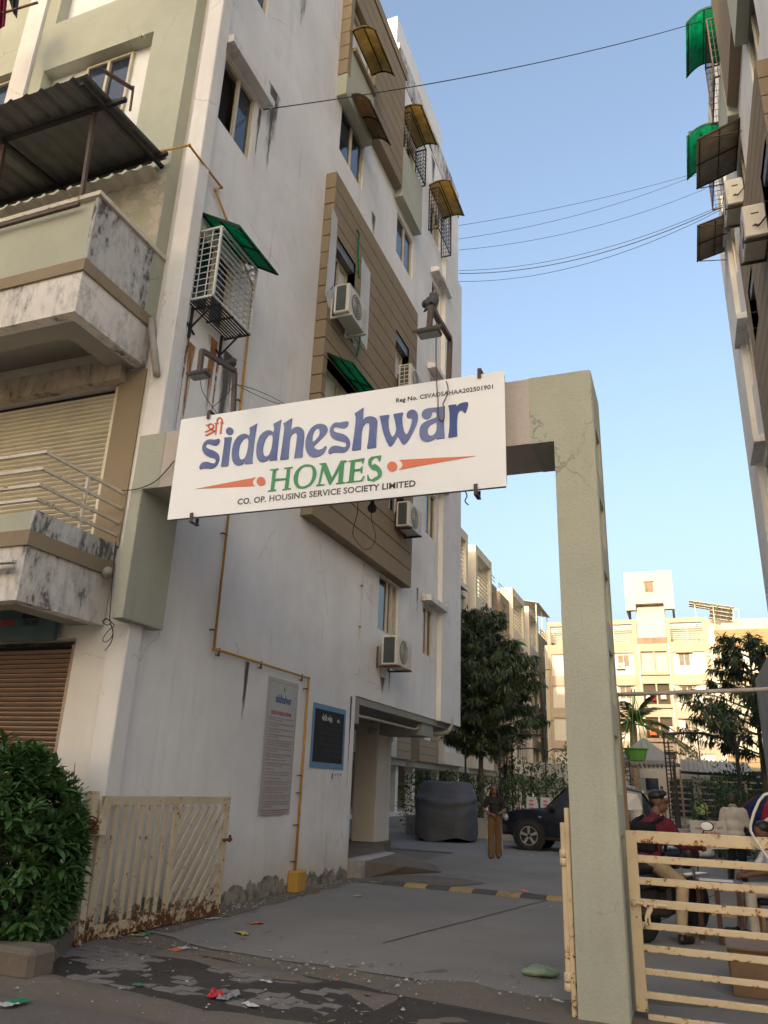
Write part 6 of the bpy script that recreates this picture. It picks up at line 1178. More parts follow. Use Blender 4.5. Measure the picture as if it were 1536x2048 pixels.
# ------------------------------------------------------------------ the row of blocks along the left of the lane
XB = -15.0
def far_canopy(parent_label, y0, y1, z, X, w0, w1, mat, group): return canopy(parent_label, y0, y1, z, X, 1, w0, w1, .12, mat, .10, 0, 0, group, 0, 0)
brnd = random.Random(21)
def row_block(Y0, label, nick, L=21.4):
    t = thing('apartment_block', label, 'apartment building', (XB, Y0, 0), 0, 'apartment blocks in a row along the lane'); F = P(XB, 1)
    def bx(mb, a, b, c, d, e, f_): mb.box(XB + a, XB + b, Y0 + c, Y0 + d, e, f_)
    back = MB(); bx(back, -13, -1.0, 0.02, L - .02, 2.96, 15.9); bx(back, -13, -.06, 0, 3.9, 2.95, 18.58); bx(back, -13, -.06, 18.0, L, 2.95, 18.58); bx(back, -5, -1.3, 10.0, 12.3, 15.9, 18.6); back.build('body', M['b_white'], t)
    for (a, b) in ((0.0, 3.8), (18.05, L)):
        hs = [(Y0 + a + .9, Y0 + a + 2.3, z + 1.2, z + 2.5) for z in (3.05, 6.15, 9.25, 12.35, 15.45)]
        m = MB(); g_ = MB(); zc = 2.96
        z = 2.96
        while z < 18.6:
            z2 = min(z + .44, 18.9)
            lv = sorted(set([z, z2 - .022] + [v for q in hs for v in (q[2], q[3]) if z < v < z2 - .022]))
            for i in range(len(lv) - 1):
                y = Y0 + a; zm = (lv[i] + lv[i + 1]) / 2
                for q in hs:
                    if q[2] < zm < q[3]: m.box(XB - .05, XB + .06, y, q[0], lv[i], lv[i + 1]); y = q[1]
                m.box(XB - .05, XB + .06, y, Y0 + b, lv[i], lv[i + 1])
            z = z2
        m.build('cladding', M['b_brown'], t)
        g_.box(XB - .06, XB - .052, Y0 + a + .03, Y0 + b - .03, 2.98, 18.5); g_.build('joint_face', M['groove'], t)
        if a == 0: m = MB(); m.box(XB - 1.5, XB + .05, Y0 - .02, Y0 - .002, 3.0, 18.88); m.build('end_cladding', M['b_brown'], t)
        m = MB(); m.box(XB - .1, XB - .03, Y0 + a + .06, Y0 + a + .1, 18.9, 19.7); m.box(XB - .1, XB - .06, Y0 + a + .06, Y0 + b - .1, 19.64, 19.7); m.box(XB - .1, XB - .06, Y0 + a + .06, Y0 + b - .1, 19.3, 19.34); m.build('roof_rail', M['iron_brown'], t)
        for k, q in enumerate(hs):
            if brnd.random() < .75:
                pnl = MB(); pnl.box(XB - .02, XB + .002, q[0] + .005, q[1] - .005, q[2], q[2] + .5); pnl.build('white_panel', M['b_white'], t)
                window(t, lambda u, v, d: (XB - d, u, v), q[0], q[1], q[2] + .5, q[3], .03)
            else: window(t, lambda u, v, d: (XB - d, u, v), q[0], q[1], q[2], q[3], .03)
    for (a, b) in ((3.9, 9.95), (12.4, 18.0)):
        w1 = .40; fr = MB()
        for c, d in ((a, a + .55), (b - .55, b)): bx(fr, -1.0, w1, c, d, 2.95, 20.2)
        bx(fr, -1.0, w1 - .002, a + .55, b - .55, 19.5, 20.2)
        for z in (2.95, 5.75, 8.85, 11.95, 15.05): bx(fr, -1.0, w1 - .002, a + .55, b - .55, z, z + (1.0 if z > 15 else .75))
        fr.build('frame_wall', M['b_beige'], t)
        for kz, z in enumerate((2.95, 5.75, 8.85, 11.95)):
            fl_ = ('lowest', 'second', 'third', 'top')[kz] + ' row, ' + ('nearer' if a < 5 else 'farther') + ' bay of the ' + nick
            v0, v1 = z + .751, z + (2.79 if z < 3 else 3.099)
            hw = [(Y0 + a + 2.0, Y0 + a + 3.5, v0 + .55, v1 - .15)]
            m = MB(); wall_grid(m, (Y0 + a + .55, Y0 + b - .55), (v0, v1), hw, lambda u, v, d: (XB + .12 - d, u, v), .15); m.build('infill_panel', M[brnd.choice(['b_white', 'b_white', 'b_beige', 'b_green'])], t)
            window(t, lambda u, v, d: (XB + .12 - d, u, v), *hw[0], .06)
            r_ = brnd.random()
            if r_ < .62: cage('dark window cage, ' + fl_, hw[0][0] - .1, hw[0][1] + .1, hw[0][2] - .2, hw[0][3] + .1, XB + .12, 1, .55, 'iron_brown', 6, 6, 2, 0, 'dark window cages on the row of blocks')
            if r_ < .42 or r_ > .75: far_canopy('window canopy, ' + fl_, hw[0][0] - .3, hw[0][1] + .3, hw[0][3] + .25, XB + .12, 0, .95, 'canopy_green' if brnd.random() < .75 else 'canopy_grey', 'canopies on the row of blocks')
            if r_ > .35: ac_unit('air conditioner, ' + fl_, XB + .62, Y0 + a + 3.8, v0 + .3, 1, wallX=XB + .12, group='air conditioners on the row of blocks')
        for k in range(9):
            m = MB(); bx(m, .1, .16, a + .55, b - .55, 16.45 + k * .34, 16.50 + k * .34); m.build('terrace_slat', M['d_cream'], t)
    fr = MB()
    for z in (5.9, 9.0, 12.1, 15.2): fr.box(XB - 1.0, XB - .55, Y0 + 9.951, Y0 + 12.399, z, z + .12)
    fr.build('recess_ledge', M['b_beige'], t)
    for k in range(5):
        for xx, wx in ((-.75, .45), (-6.5, .5)):
            c = MB(); c.box(XB + xx - wx / 2, XB + xx + wx / 2, Y0 + .5 + k * 5.0, Y0 + .95 + k * 5.0, 0, 2.96); c.build('stilt_column', M['column'], t)
    c = MB(); c.box(XB - 13, XB - 12.8, Y0, Y0 + L, 0, 2.95); c.box(XB - 9, XB - 8.9, Y0 + 3, Y0 + 8, 0, 2.95); c.box(XB - 9, XB - 8.9, Y0 + 12, Y0 + 17, 0, 2.95); c.build('parking_wall', M['soffit'], t)
    c = MB(); c.box(XB - 13, XB + .3, Y0, Y0 + L, 0, .16); c.build('plinth', M['column'], t)
    c = MB(); c.box(XB - 1, XB - .2, Y0 + .05, Y0 + L - .05, 2.6, 2.949); c.build('edge_beam', M['soffit'], t)
    c = MB(); c.box(XB - 8, XB - 4.2, Y0 + 9, Y0 + 13, 15.9, 21.0); c.build('stair_tower', M['white_clean'], t); return t
row_block(22.4, 'brown and white block of the row, seen under the overhang behind the stilt column', 'block behind the stilt column')
row_block(45.4, 'block of the row with green canopies standing behind the drooping tree', 'block behind the drooping tree')
row_block(68.3, 'block of the row carrying a sheet canopy on its roof', 'block with the roof canopy')
row_block(90.6, 'farthest block of the row, half hidden by the pillar', 'farthest block')
RC = thing('roof_canopy', 'brown sheet roof on thin posts over a far block terrace', 'canopy', (XB - 1, 86, 19)); b = MB(); b.add([(XB - 3.5, 82, 21.9), (XB + 1.2, 82, 20.9), (XB + 1.2, 90, 20.9), (XB - 3.5, 90, 21.9), (XB - 3.5, 82, 21.84), (XB + 1.2, 82, 20.84), (XB + 1.2, 90, 20.84), (XB - 3.5, 90, 21.84)], [(0, 1, 2, 3), (7, 6, 5, 4), (0, 4, 5, 1), (1, 5, 6, 2), (2, 6, 7, 3), (3, 7, 4, 0)]); b.build('sheet', M['roof_tin'], RC)
for x, y, z in ((XB + .9, 82.4, 20.9), (XB + .9, 89.6, 20.9), (XB - 3, 82.4, 21.8), (XB - 3, 89.6, 21.8), (XB + .9, 86, 20.9)): b = MB(); b.obox((x, y, 18.6), (x, y, z), .09, .09); b.build('post', M['b_beige'], RC)
AN = thing('antenna', 'thin antenna mast on a roof of the row', 'antenna', (XB - .6, 65.6, 18.9)); b = MB(); b.tube([(XB - .6, 65.6, 18.6), (XB - .6, 65.6, 20.9)], .03, 5); b.build('mast', M['iron'], AN); b = MB(); b.tube([(XB - .9, 65.6, 20.7), (XB - .3, 65.6, 20.7)], .02, 5); b.build('crossbar', M['iron'], AN)
# ------------------------------------------------------------------ sunlit block at the end of the lane
YD = 80.0
D = thing('apartment_building', 'sunlit cream and tan apartment block closing the end of the lane', 'apartment building', (0, YD, 0))
fD = lambda o: (lambda u, v, d: (u, YD - o + d, v))
b = MB(); b.box(-13, 9.5, YD + .42, YD + 12, 0, 15.9); b.box(2.85, 9.5, YD + .42, YD + 12, 15.9, 16.4); b.box(-3.7, -.9, YD + .42, YD + 6, 15.9, 18.4); b.build('body', M['d_cream'], D)
lev = [3.2, 6.37, 9.53, 12.68]
def bay(x0, x1, wx0, wx1, ac=None):
    fr = MB()
    for a, c in ((x0, x0 + .32), (x1 - .45, x1)): fr.box(a, c, YD, YD + .42, 0, 18.2)
    fr.box(x0 + .32, x1 - .45, YD + .002, YD + .42, 17.75, 18.2)
    for k, z in enumerate(lev + [15.85]): fr.box(x0 + .32, x1 - .45, YD + .002, YD + .42, z - .98, z)
    fr.build('frame_wall', M['d_beige'], D)
    for k, z in enumerate(lev):
        h = [(wx0, wx1, z + .85, z + 2.05)]
        m = MB(); wall_grid(m, (x0 + .32, x1 - .45), (z, z + 2.185), h, fD(-.2), .12); m.build('infill_panel', M['d_white'], D); window(D, fD(-.2), *h[0], .05, glass='glass_matt')
    for k in range(8):
        m = MB(); m.box(x0 + .32, x1 - .45, YD + .16, YD + .2, 16.15 + k * .2, 16.22 + k * .2); m.build('terrace_slat', M['d_cream'], D)
    m = MB(); m.box((x0 + x1) / 2 - .03, (x0 + x1) / 2 + .03, YD + .14, YD + .159, 15.85, 17.75); m.build('terrace_post', M['d_cream'], D)
    m = MB(); m.box(x0 + .3, x1 - .4, YD + 2.4, YD + 2.5, 15.9, 17.7); m.build('terrace_back', M['b_green'], D)
bay(-8.2, -3.72, -5.75, -4.62); bay(-.9, 2.85, -.02, 1.03); bay(-12.6, -8.3, -11, -9.8)
# centre: stacked recesses with ledges, stained panel, stair tower carrying the water tank
m = MB(); m.box(-3.71, -.905, YD + .12, YD + .42, 15.0, 16.35); m.build('stained_panel', M['d_stain'], D)
m = MB(); m.box(-3.6, -.95, YD + .1, YD + 4, 16.35, 19.7); m.build('stair_tower', M['d_cream'], D)
for k, z in enumerate(lev + [.1]):
    m = MB(); m.box(-3.705, -3.5, YD + .05, YD + .41, z, z + 2.3); m.box(-2.35, -2.2, YD + .05, YD + .41, z, z + 2.3); m.box(-1.1, -.905, YD + .05, YD + .41, z, z + 2.3); m.box(-3.705, -.905, YD + .04, YD + .41, z + 2.3, z + 3.05); m.box(-3.5, -1.1, YD + .06, YD + .12, z, z + .35); m.build('balcony_frame', M['d_beige'], D)
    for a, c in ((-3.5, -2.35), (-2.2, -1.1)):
        m = MB(); m.quad((a, YD + .405, z), (c, YD + .405, z), (c, YD + .405, z + 2.3), (a, YD + .405, z + 2.3)); m.build('balcony_back', M['d_cream' if k == 3 else 'groove'], D)  # backs below the top recess are near-black, painting the recess shade
m = MB(); m.box(2.85, 3.42, YD + .2, YD + .42, 0, 17.0); m.build('white_strip', M['d_white'], D)
for z0_, z1_, mt in ((12.1, 17.0, 'd_brown'), (3.4, 5.3, 'd_brown')):
    b = MB(); z = z0_; hs = [(3.72, 5.05, z0_ + .55, z0_ + 2.6)]
    while z < z1_ - .1:
        zt_ = min(z + .44, z1_)
        for a, c in ((3.43, 9.4),):
            if z < 14.8 and z0_ > 10 and z > 12.3: b.box(3.43, 3.72, YD, YD + .42, z, zt_ - .03); b.box(6.6, 9.4, YD, YD + .42, z, zt_ - .03)
            else: b.box(a, c, YD, YD + .42, z, zt_ - .03)
        z += .44
    b.build('cladding', M[mt], D)
b = MB(); b.box(3.44, 9.39, YD + .03, YD + .41, 12.12, 16.9); b.build('joint_face', M['d_stain'], D)
b = MB(); b.box(3.73, 6.6, YD + .01, YD + .029, 12.35, 14.75); b.build('white_panel', M['d_white'], D)
window(D, fD(.02), 3.75, 5.05, 13.5, 14.72, 0, glass='glass_matt')
for z in (10.35, 7.2, 4.0): window(D, fD(-.36), 4.3, 5.5, z, z + 1.3, 0, glass='glass_matt')
TK = thing('water_tank', 'cream concrete water tank block on the roof tower of the sunlit block', 'water tank', (-2.3, YD, 19)); b = MB(); x0, x1, y0, y1 = -4.55, .02, YD - .75, YD + 4
b.box(x0, x1, y0, y1, 19.9, 22.9); b.box(x0, x0 + .22, y0, y1, 19.0, 19.899); b.box(x1 - .22, x1, y0, y1, 19.0, 19.899); b.box(x0 + .221, -3.61, y0 + .0, y0 + .25, 19.0, 19.0 + .898); b.box(-.94, x1 - .221, y0, y0 + .25, 19.0, 19.898); b.box(-3.61, -.94, y0 + .001, YD + .1, 19.62, 19.899); b.build('tank', M['d_cream'], TK)
b = MB(); b.box(-2.85, -1.6, y0 - .16, y0 - .001, 21.85, 22.0); b.build('sun_shade', M['d_cream'], TK); b = MB(); b.box(-2.62, -1.8, y0 - .03, y0 - .002, 20.75, 21.84); b.build('shutter', M['d_stain'], TK)
m = MB(); m.box(2.86, 9, YD + 5, YD + 9, 16.4, 18.9); m.box(4.2, 7.6, YD + 2, YD + 3, 16.4, 17.9); D_p = m.build('roof_room', M['d_cream'], D)
SP = thing('solar_array', 'tilted array of solar panels seen from behind on the sunlit roof', 'solar panels', (5, YD + 3, 18.5))
tl, tr = AY(1378, 1201, YD + 1.5), AY(1468, 1214.5, YD + 1.5); tl2 = AY(1421, 1207.5, YD + 1.5)
def quadpanel(a, c, dn, nm, mt, n):
    ex = (c - a) / n
    for k in range(n):
        p0, p1 = a + ex * (k + .03), a + ex * (k + .97); b = MB(); th = Vector((0, .04, .06)); b.prism([p0, p1, p1 + dn, p0 + dn], th); b.build(nm, M[mt], SP)
dn = AY(1421, 1237, YD + 4.0) - AY(1424, 1207.5, YD + 1.5)
quadpanel(tl, tl2, dn * .42, 'solar_panel', 'solar', 4); quadpanel(tl2, tr, dn * 1.02, 'solar_panel', 'solar', 4)
fr = MB()
for k in (.12, .38, .64, .9): fr.obox(tl2 + dn * k + Vector((0, -.03, -.05)), tr + dn * k + Vector((0, -.03, -.05)), .07, .07)
for k in (.15, .3): fr.obox(tl + dn * k + Vector((0, -.03, -.05)), tl2 + dn * k + Vector((0, -.03, -.05)), .06, .06)
for a, k in ((tl2.lerp(tr, .3), 1), (tl2.lerp(tr, .85), 1), (tl.lerp(tl2, .25), .42)): fr.obox(a + Vector((0, -.06, -.05)), a + dn * k + Vector((0, -.06, -.05)), .07, .07)
for q in (tl.lerp(tl2, .25), tl2.lerp(tr, .1), tl2.lerp(tr, .95)): fr.obox((q.x, q.y + .3, 16.4), (q.x, q.y + .3, q.z - .1), .08, .08)
fr.build('support_frame', M['d_cream'], SP)
m = MB(); p = AY(1477, 1219, YD + 2); q = AY(1480, 1262, YD + 2); m.obox(p, q, .08, .08); m.obox(AY(1466, 1218, YD + 2), p, .08, .08); m.build('pipe_frame', M['d_cream'], SP)
# life on the sunlit block: pipes, washing, grilles, units
for x, zt_ in ((-3.66, 15.6), (-.86, 15.6), (2.9, 16.2), (6.75, 16.0)):
    b = MB(); b.tube([(x, YD - .06, .2), (x, YD - .06, zt_)], .055, 6); b.build('drain_pipe', M['b_white'], D)
lr = random.Random(9)
for k, (x, z, w_, h_, mt) in enumerate(((-3.3, 10.3, .5, .75, 'c_tee'), (-2.75, 10.2, .35, .85, 'c_pink'), (-1.95, 10.35, .5, .6, 'c_white'), (-1.5, 7.0, .4, .8, 'c_paleblue'), (-3.2, 7.0, .6, .7, 'l_orange'), (-2.0, 4.0, .5, .8, 'c_navy'))):
    t = thing('laundry', ('white cloth', 'maroon cloth', 'cream cloth', 'pale blue cloth', 'orange cloth', 'navy cloth')[k] + ' drying in a balcony recess of the sunlit block', 'laundry', (x, YD, z)); b = MB(); n = 6
    vs = [(x + w_ * i / n, YD - .02 + .03 * math.sin(i * 2.1), z + h_ * (1 - j)) for j in (0, 1) for i in range(n + 1)]; b.add(vs, [(i, i + 1, n + 2 + i, n + 1 + i) for i in range(n)]); b.build('cloth', M[mt], t)
for x, z in ((-.15, 10.2), (-.15, 3.9), (4.25, 7.1)):
    b = MB()
    for i in range(6): b.box(x + i * .24, x + i * .24 + .025, YD - .12, YD - .10, z, z + 1.4)
    for j in range(4): b.box(x, x + 1.23, YD - .121, YD - .099, z + j * .45, z + j * .45 + .025)
    b.box(x, x + .03, YD - .12, YD + .19, z, z + .03); b.box(x + 1.2, x + 1.23, YD - .12, YD + .19, z, z + .03); b.build('window_grille', M['iron_brown'], D)
for x, z in ((-.25, 14.75), (-.25, 11.65), (-.25, 8.5), (-5.9, 11.65), (-5.9, 8.5), (4.15, 11.75), (4.15, 8.6)):
    b = MB(); b.box(x, x + 1.55, YD - .22, YD + .19, z, z + .07); b.build('sun_shade', M['d_beige'], D)
ac_unit('air conditioner beside a window of the sunlit block', -9, 0, 0, 1, group='air conditioners on the sunlit block')
o = [x for x in COL.objects if x.get('label') == 'air conditioner beside a window of the sunlit block'][0]
o.rotation_euler = (0, 0, R(-90)); p = AY(1238, 1333, YD - .1); o.location = (p.x + .15, YD - .15, p.z - .25)
cg = cage('small window cage hung on the sunlit block facade', 0, 1, 0, 1, 0, 1, .5, 'iron_brown', 5, 6, 2, 0, None)
cg.rotation_euler = (0, 0, R(-90)); p = AY(1361, 1398, YD - .1); cg.location = (p.x, YD + .18, p.z)
far = thing('apartment_building', 'sunlit tan block at the far right edge behind the dark tree', 'apartment building', (14, 88, 0)); b = MB(); p = AY(1517, 1260, 88); b.box(p.x, p.x + 14, 88, 98, 0, p.z); b.build('wall', M['d_beige'], far); b = MB(); q = AY(1527, 1246, 87); b.box(q.x, q.x + 10, 87, 87.99, 0, q.z); b.build('bay', M['d_brown'], far)
for k in range(4): window(far, lambda u, v, d: (u, 87 - .06 + d, v), q.x + .8, q.x + 2.2, 4 + k * 3.1, 5.3 + k * 3.1, 0)
# ------------------------------------------------------------------ grey cabin wall at the right edge
CB = thing('cabin', 'plain grey rendered cabin wall at the right edge behind the pipe', 'cabin', (1.5, 15, 0)); p = AX(1510, 1360, 1.75); b = MB(); b.box(1.75, 2.15, 12.5, p.y, 0, p.z); b.build('wall', M['concrete'], CB)
# ------------------------------------------------------------------ gazebo, sheet canopy and yard things in the court
GZ = thing('gazebo', 'grey pyramid tent roof with zigzag valance behind the green pot', 'gazebo', AY(1287, 1600, 37)); Yg = 37.0
ap = AY(1287, 1477, Yg); er = AY(1352, 1524, Yg); hw = er.x - ap.x; ez = er.z
cs = [Vector((ap.x + sx * hw, Yg + sy * hw, ez)) for sx, sy in ((-1, -1), (1, -1), (1, 1), (-1, 1))]; ap = Vector((ap.x, Yg, ap.z + .05))
b = MB()
for i in range(4): b.add([cs[i], cs[(i + 1) % 4], ap], [(0, 1, 2)])
b.build('roof', M['gazebo'], GZ)
b = MB(); n = 14
for i in range(4):
    a, c = cs[i], cs[(i + 1) % 4]
    for k in range(n): p0, p1 = a.lerp(c, k / n), a.lerp(c, (k + 1) / n); b.add([p0, p1, p1 - Vector((0, 0, .10)), (p0 + p1) / 2 - Vector((0, 0, .28)), p0 - Vector((0, 0, .10))], [(0, 4, 3, 2, 1)])
b.build('valance', M['gazebo'], GZ)
for c in cs: b = MB(); c2 = c + (Vector((ap.x, Yg, ez)) - c) * .08; b.obox((c2.x, c2.y, 0), c2, .1, .1); b.build('post', M['iron'], GZ)
SH = thing('shop_shed', 'low shed front with beam, pale post and dark window behind the gazebo', 'shed', AY(1300, 1620, 44)); Ys = 44.0; a, c = AY(1236, 1556, Ys), AY(1420, 1556, Ys)
b = MB(); b.box(a.x - 2, c.x, Ys, Ys + .3, AY(1300, 1556, Ys).z, AY(1300, 1533, Ys).z); b.build('beam', M['column'], SH)
for px, wd in ((1262, .5), (1289, .22), (1396, .35), (1330, .5)): q = AY(px, 1600, Ys); b = MB(); b.box(q.x - wd / 2, q.x + wd / 2, Ys + .01, Ys + .28, 0, AY(1300, 1556, Ys).z); b.build('post', M['b_green' if wd < .3 else 'column'], SH)
b = MB(); b.box(a.x - 2, AY(1340, 1600, Ys).x, Ys + 2, Ys + 2.2, 0, 3.4); b.build('back_wall', M['concrete'], SH); q = AY(1290, 1600, Ys + 1.9); b = MB(); b.box(q.x, AY(1332, 1600, Ys + 1.9).x, Ys + 1.95, Ys + 1.999, AY(1300, 1580, Ys + 1.9).z, AY(1300, 1556, Ys + 1.9).z); b.build('window', M['glass'], SH)
SC = thing('sheet_canopy', 'corrugated tin canopy on posts in the court before the sunlit block', 'canopy', AY(1430, 1600, 40)); a, c = AY(1360, 1519, 41), AY(1500, 1527, 41); b = MB(); n = 60; prev = None
for i in range(n + 1):
    q = a.lerp(c, i / n); h = .03 * (1 if i % 4 < 2 else -1); cur = [(q.x, 39.0, q.z - .55 + h), (q.x, 43.2, q.z + .12 + h)]
    if prev: b.quad(prev[0], cur[0], cur[1], prev[1])
    prev = cur
b.build('sheet', M['roof_tin'], SC)
for px, y in ((1362, 39.3), (1398, 39.3), (1452, 42.8), (1490, 39.3), (1398, 42.8)): q = AY(px, 1560, y); b = MB(); b.obox((q.x, y, 0), (q.x, y, a.z - .5), .09, .09); b.build('post', M['bark_palm'], SC)
b = MB(); b.obox((a.x, 39.3, a.z - .62), (c.x, 39.3, c.z - .62), .09, .12); b.build('beam', M['bark'], SC)
TR = thing('iron_trellis', 'dark iron lattice post standing right of the gazebo', 'trellis', AY(1352, 1640, 29)); Yt = 29.0; b = MB(); up_ = [AY(1341, 1638, Yt), AY(1352, 1640, Yt), AY(1361, 1640, Yt)]
tops = [AY(1346, 1462, Yt), AY(1352, 1480, Yt), AY(1356, 1520, Yt)]
for i, (p, q) in enumerate(zip(up_, tops)): m = MB(); m.obox((p.x, Yt + (.25 if i == 1 else 0), 0), (p.x - (.05 if i else 0), Yt + (.25 if i == 1 else 0), q.z), .055, .055); m.build('upright', M['iron'], TR)
for k in range(26): z = .1 + k * .125; m = MB(); m.obox((up_[0].x, Yt, z), (up_[2].x - .03, Yt, z + .02), .03, .03); m.build('rung', M['iron'], TR)
TR2 = thing('iron_trellis', 'dark iron ladder trellis close behind the pillar', 'trellis', AY(1247, 1600, 30)); q = AY(1246, 1600, 30); m = MB(); m.obox((q.x - .0, 30, 0), (q.x - .0, 30, 3.2), .05, .05); m.obox((q.x + .3, 30, 0), (q.x + .3, 30, 3.2), .05, .05); m.build('upright', M['iron'], TR2)
for k in range(20): m = MB(); m.obox((q.x, 30, .2 + k * .15), (q.x + .3, 30, .2 + k * .15), .025, .025); m.build('rung', M['iron'], TR2)
def lamp_post(label, px, Y, ztop_px, arms=None, r=.045):
    q = AY(px, 1560, Y); zt = AY(px, ztop_px, Y).z; t = thing('street_lamp', label, 'street lamp', (q.x, Y, 0), 0, 'iron poles and lamps of the garden'); b = MB(); b.tube([(q.x, Y, 0), (q.x, Y, 1.2), (q.x, Y, zt)], [r * 1.4, r, r * .8], 8); b.lathe((q.x, Y, 1.15), [(r, 0), (r * 1.7, .05), (r * 1.7, .12), (r, .16)], 8); b.build('pole', M['iron'], t)
    if arms:
        for s, ln in arms:
            m = MB(); m.tube([(q.x, Y, zt - .5), (q.x + s * ln * .15, Y, zt - .1), (q.x + s * ln * .5, Y, zt + .08), (q.x + s * ln, Y, zt + .05)], .035, 6); m.build('arm', M['iron'], t); m = MB(); m.box(q.x + s * ln - .18, q.x + s * ln + .18, Y - .08, Y + .08, zt + .0, zt + .07); m.build('lamp_head', M['iron'], t)
    return t
lamp_post('thin black iron pole left of the drooping tree trunk', 931, 30, 1478); lamp_post('tall black iron pole rising right of the drooping tree trunk', 1000, 28, 1472, [(1, 1.4)]); lamp_post('slender iron pole right of the tall black pole', 1025, 33, 1490); lamp_post('double armed street lamp against the far blocks', 1092, 46, 1500, [(-1, 1.5), (1, 1.0)]); lamp_post('dark iron post before the tin canopy, under the dark tree', 1479, 26, 1472, [(-1, 1.8), (1, .9)], .06); lamp_post('slim lamp post with bent arm against the sunlit block', 1404, 60, 1440, [(-1, 1.0)])
# ------------------------------------------------------------------ planting
def leaf_faces(L, W, droop=.12):
    return ([(0, 0, 0), (L * .35, W / 2, -W * .10), (L * .35, 0, -W * .28), (L * .35, -W / 2, -W * .10), (L * .72, W * .36, -droop * L * .6), (L * .72, 0, -W * .2 - droop * L * .6), (L * .72, -W * .36, -droop * L * .6), (L, 0, -droop * L * 1.3)],
            [(0, 2, 1), (0, 3, 2), (1, 2, 5, 4), (2, 3, 6, 5), (4, 5, 7), (5, 6, 7)])
def leaf_mx(p, d, roll, k):
    d = Vector(d).normalized(); z = Vector((0, 0, 1)); y = z.cross(d); y = y.normalized() if y.length > 1e-4 else Vector((1, 0, 0)); zz = d.cross(y)
    m = Matrix.Identity(4)
    for i, c in enumerate((d, y, zz)):
        for r_ in range(3): m[r_][i] = c[r_] * k
    m = m @ Matrix.Rotation(roll, 4, 'X'); m.translation = Vector(p); return m
class Leaves:
    def __init__(s, L, W, droop=.12): s.v0, s.f0 = leaf_faces(L, W, droop); s.mb = MB()
    def put(s, p, d, roll=0, k=1):
        m = leaf_mx(p, d, roll, k); s.mb.add([m @ Vector(v) for v in s.v0], s.f0)
def rdir(rr):
    while True:
        v = Vector((rr.uniform(-1, 1), rr.uniform(-1, 1), rr.uniform(-1, 1)))
        if .05 < v.length < 1: return v.normalized()
# clipped bush with big glossy leaves, lower left
rr = random.Random(4)
BU = thing('hedge_bush', 'big dark green bush of glossy leaves at the lower left before the wall', 'bush', (-6.0, 5.95, .2))
lob = []
for px, py, Y, r in ((20, 1600, 5.95, .40), (78, 1635, 6.0, .30), (-60, 1580, 6.0, .55), (0, 1690, 5.75, .45), (70, 1720, 5.9, .34), (-70, 1720, 5.8, .6), (15, 1800, 5.7, .40), (75, 1805, 5.9, .24), (-50, 1850, 5.7, .5), (35, 1862, 5.75, .26), (45, 1565, 6.0, .27), (95, 1765, 6.0, .20), (100, 1690, 6.0, .22)):
    c = AY(px, py, Y); lob.append((c, r))
Lf = Leaves(.150, .050, .22); v0, f0 = Lf.v0, Lf.f0; near = []
camp = Vector((0, 0, EYE))
for _ in range(2600):
    c, r = rr.choice(lob); d = rdir(rr)
    if d.dot((camp - c).normalized()) < -.25 and rr.random() < .8: continue
    p = c + d * r * rr.uniform(.86, 1.06)
    if p.z < .12 or any((p - c2).length < r2 * .80 for c2, r2 in lob): continue
    g = mnoise.noise(p * 3.2)
    if g < -.28: continue
    ax = (d + Vector((0, 0, .55)) + rdir(rr) * .35).normalized()
    n = rr.choice((5, 6, 7)); ph = rr.uniform(0, 6)
    o1 = ax.orthogonal().normalized(); o2 = ax.cross(o1)
    for k in range(n):
        a = ph + 2 * math.pi * k / n; spread = rr.uniform(.55, 1.2); dd = ax * (1 - .35 * spread) + (o1 * math.cos(a) + o2 * math.sin(a)) * spread
        near.append((p + ax * rr.uniform(0, .03), dd, rr.uniform(-.4, .4), rr.uniform(.75, 1.2)))
near.sort(key=lambda q: (q[0] - camp).length)
vis = [q for q in near]; rr.shuffle(near)
def facing(q):
    d = _px(q[0]); return d
def _px(p):
    v = Vector(p) - camp; w_ = v.dot(FW); return 768 + FPX * v.dot(RT) / w_, 1024 - FPX * v.dot(UP) / w_
inview = [q for q in near if -20 < _px(q[0])[0] < 190 and any((q[0] - c).dot((camp - c).normalized()) > r * .45 for c, r in lob if (q[0] - c).length < r * 1.15)]
pick = set(id(q) for q in inview[:296]); lm = None
for q in near:
    if id(q) in pick:
        if lm is None:
            m = MB(); m.add(v0, f0); lm = m.build('leaf', M['leaf'], BU, True, local=True); o = lm
        else: o = mesh_copy(lm, 'leaf', BU)
        o.matrix_local = Matrix.Translation(-origin(BU)) @ leaf_mx(*q)
    else: Lf.put(*q)
Lf.mb.build('foliage', M['leaf'], BU, True, kind='stuff')
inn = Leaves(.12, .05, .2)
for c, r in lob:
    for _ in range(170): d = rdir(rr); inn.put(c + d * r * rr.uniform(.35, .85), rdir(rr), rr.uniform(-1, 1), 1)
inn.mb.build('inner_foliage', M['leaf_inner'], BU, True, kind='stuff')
tw = MB()
for c, r in lob:
    for _ in range(7): d = rdir(rr); d.z = abs(d.z); tw.tube([(c.x * .7 + -5.9 * .3, 5.9, max(.1, c.z - r * 1.2)), c + d * r * .4, c + d * r * .93], [.012, .008, .004], 5)
tw.build('branches', M['twig'], BU)
SB = thing('shrub', 'yellow green small leaved shrub at the right side of the big bush', 'shrub', (-5.75, 6.3, .9)); sm = Leaves(.05, .022, .1)
for px, py, r in ((128, 1590, .17), (140, 1620, .15), (120, 1570, .12), (150, 1640, .09)):
    c = AY(px, py, 6.25)
    for _ in range(230): d = rdir(rr); sm.put(c + d * r * rr.uniform(.4, 1.1), d + Vector((0, 0, .6)), rr.uniform(-1, 1), rr.uniform(.7, 1.3))
sm.mb.build('foliage', M['leaf_young'], SB, kind='stuff'); tw = MB()
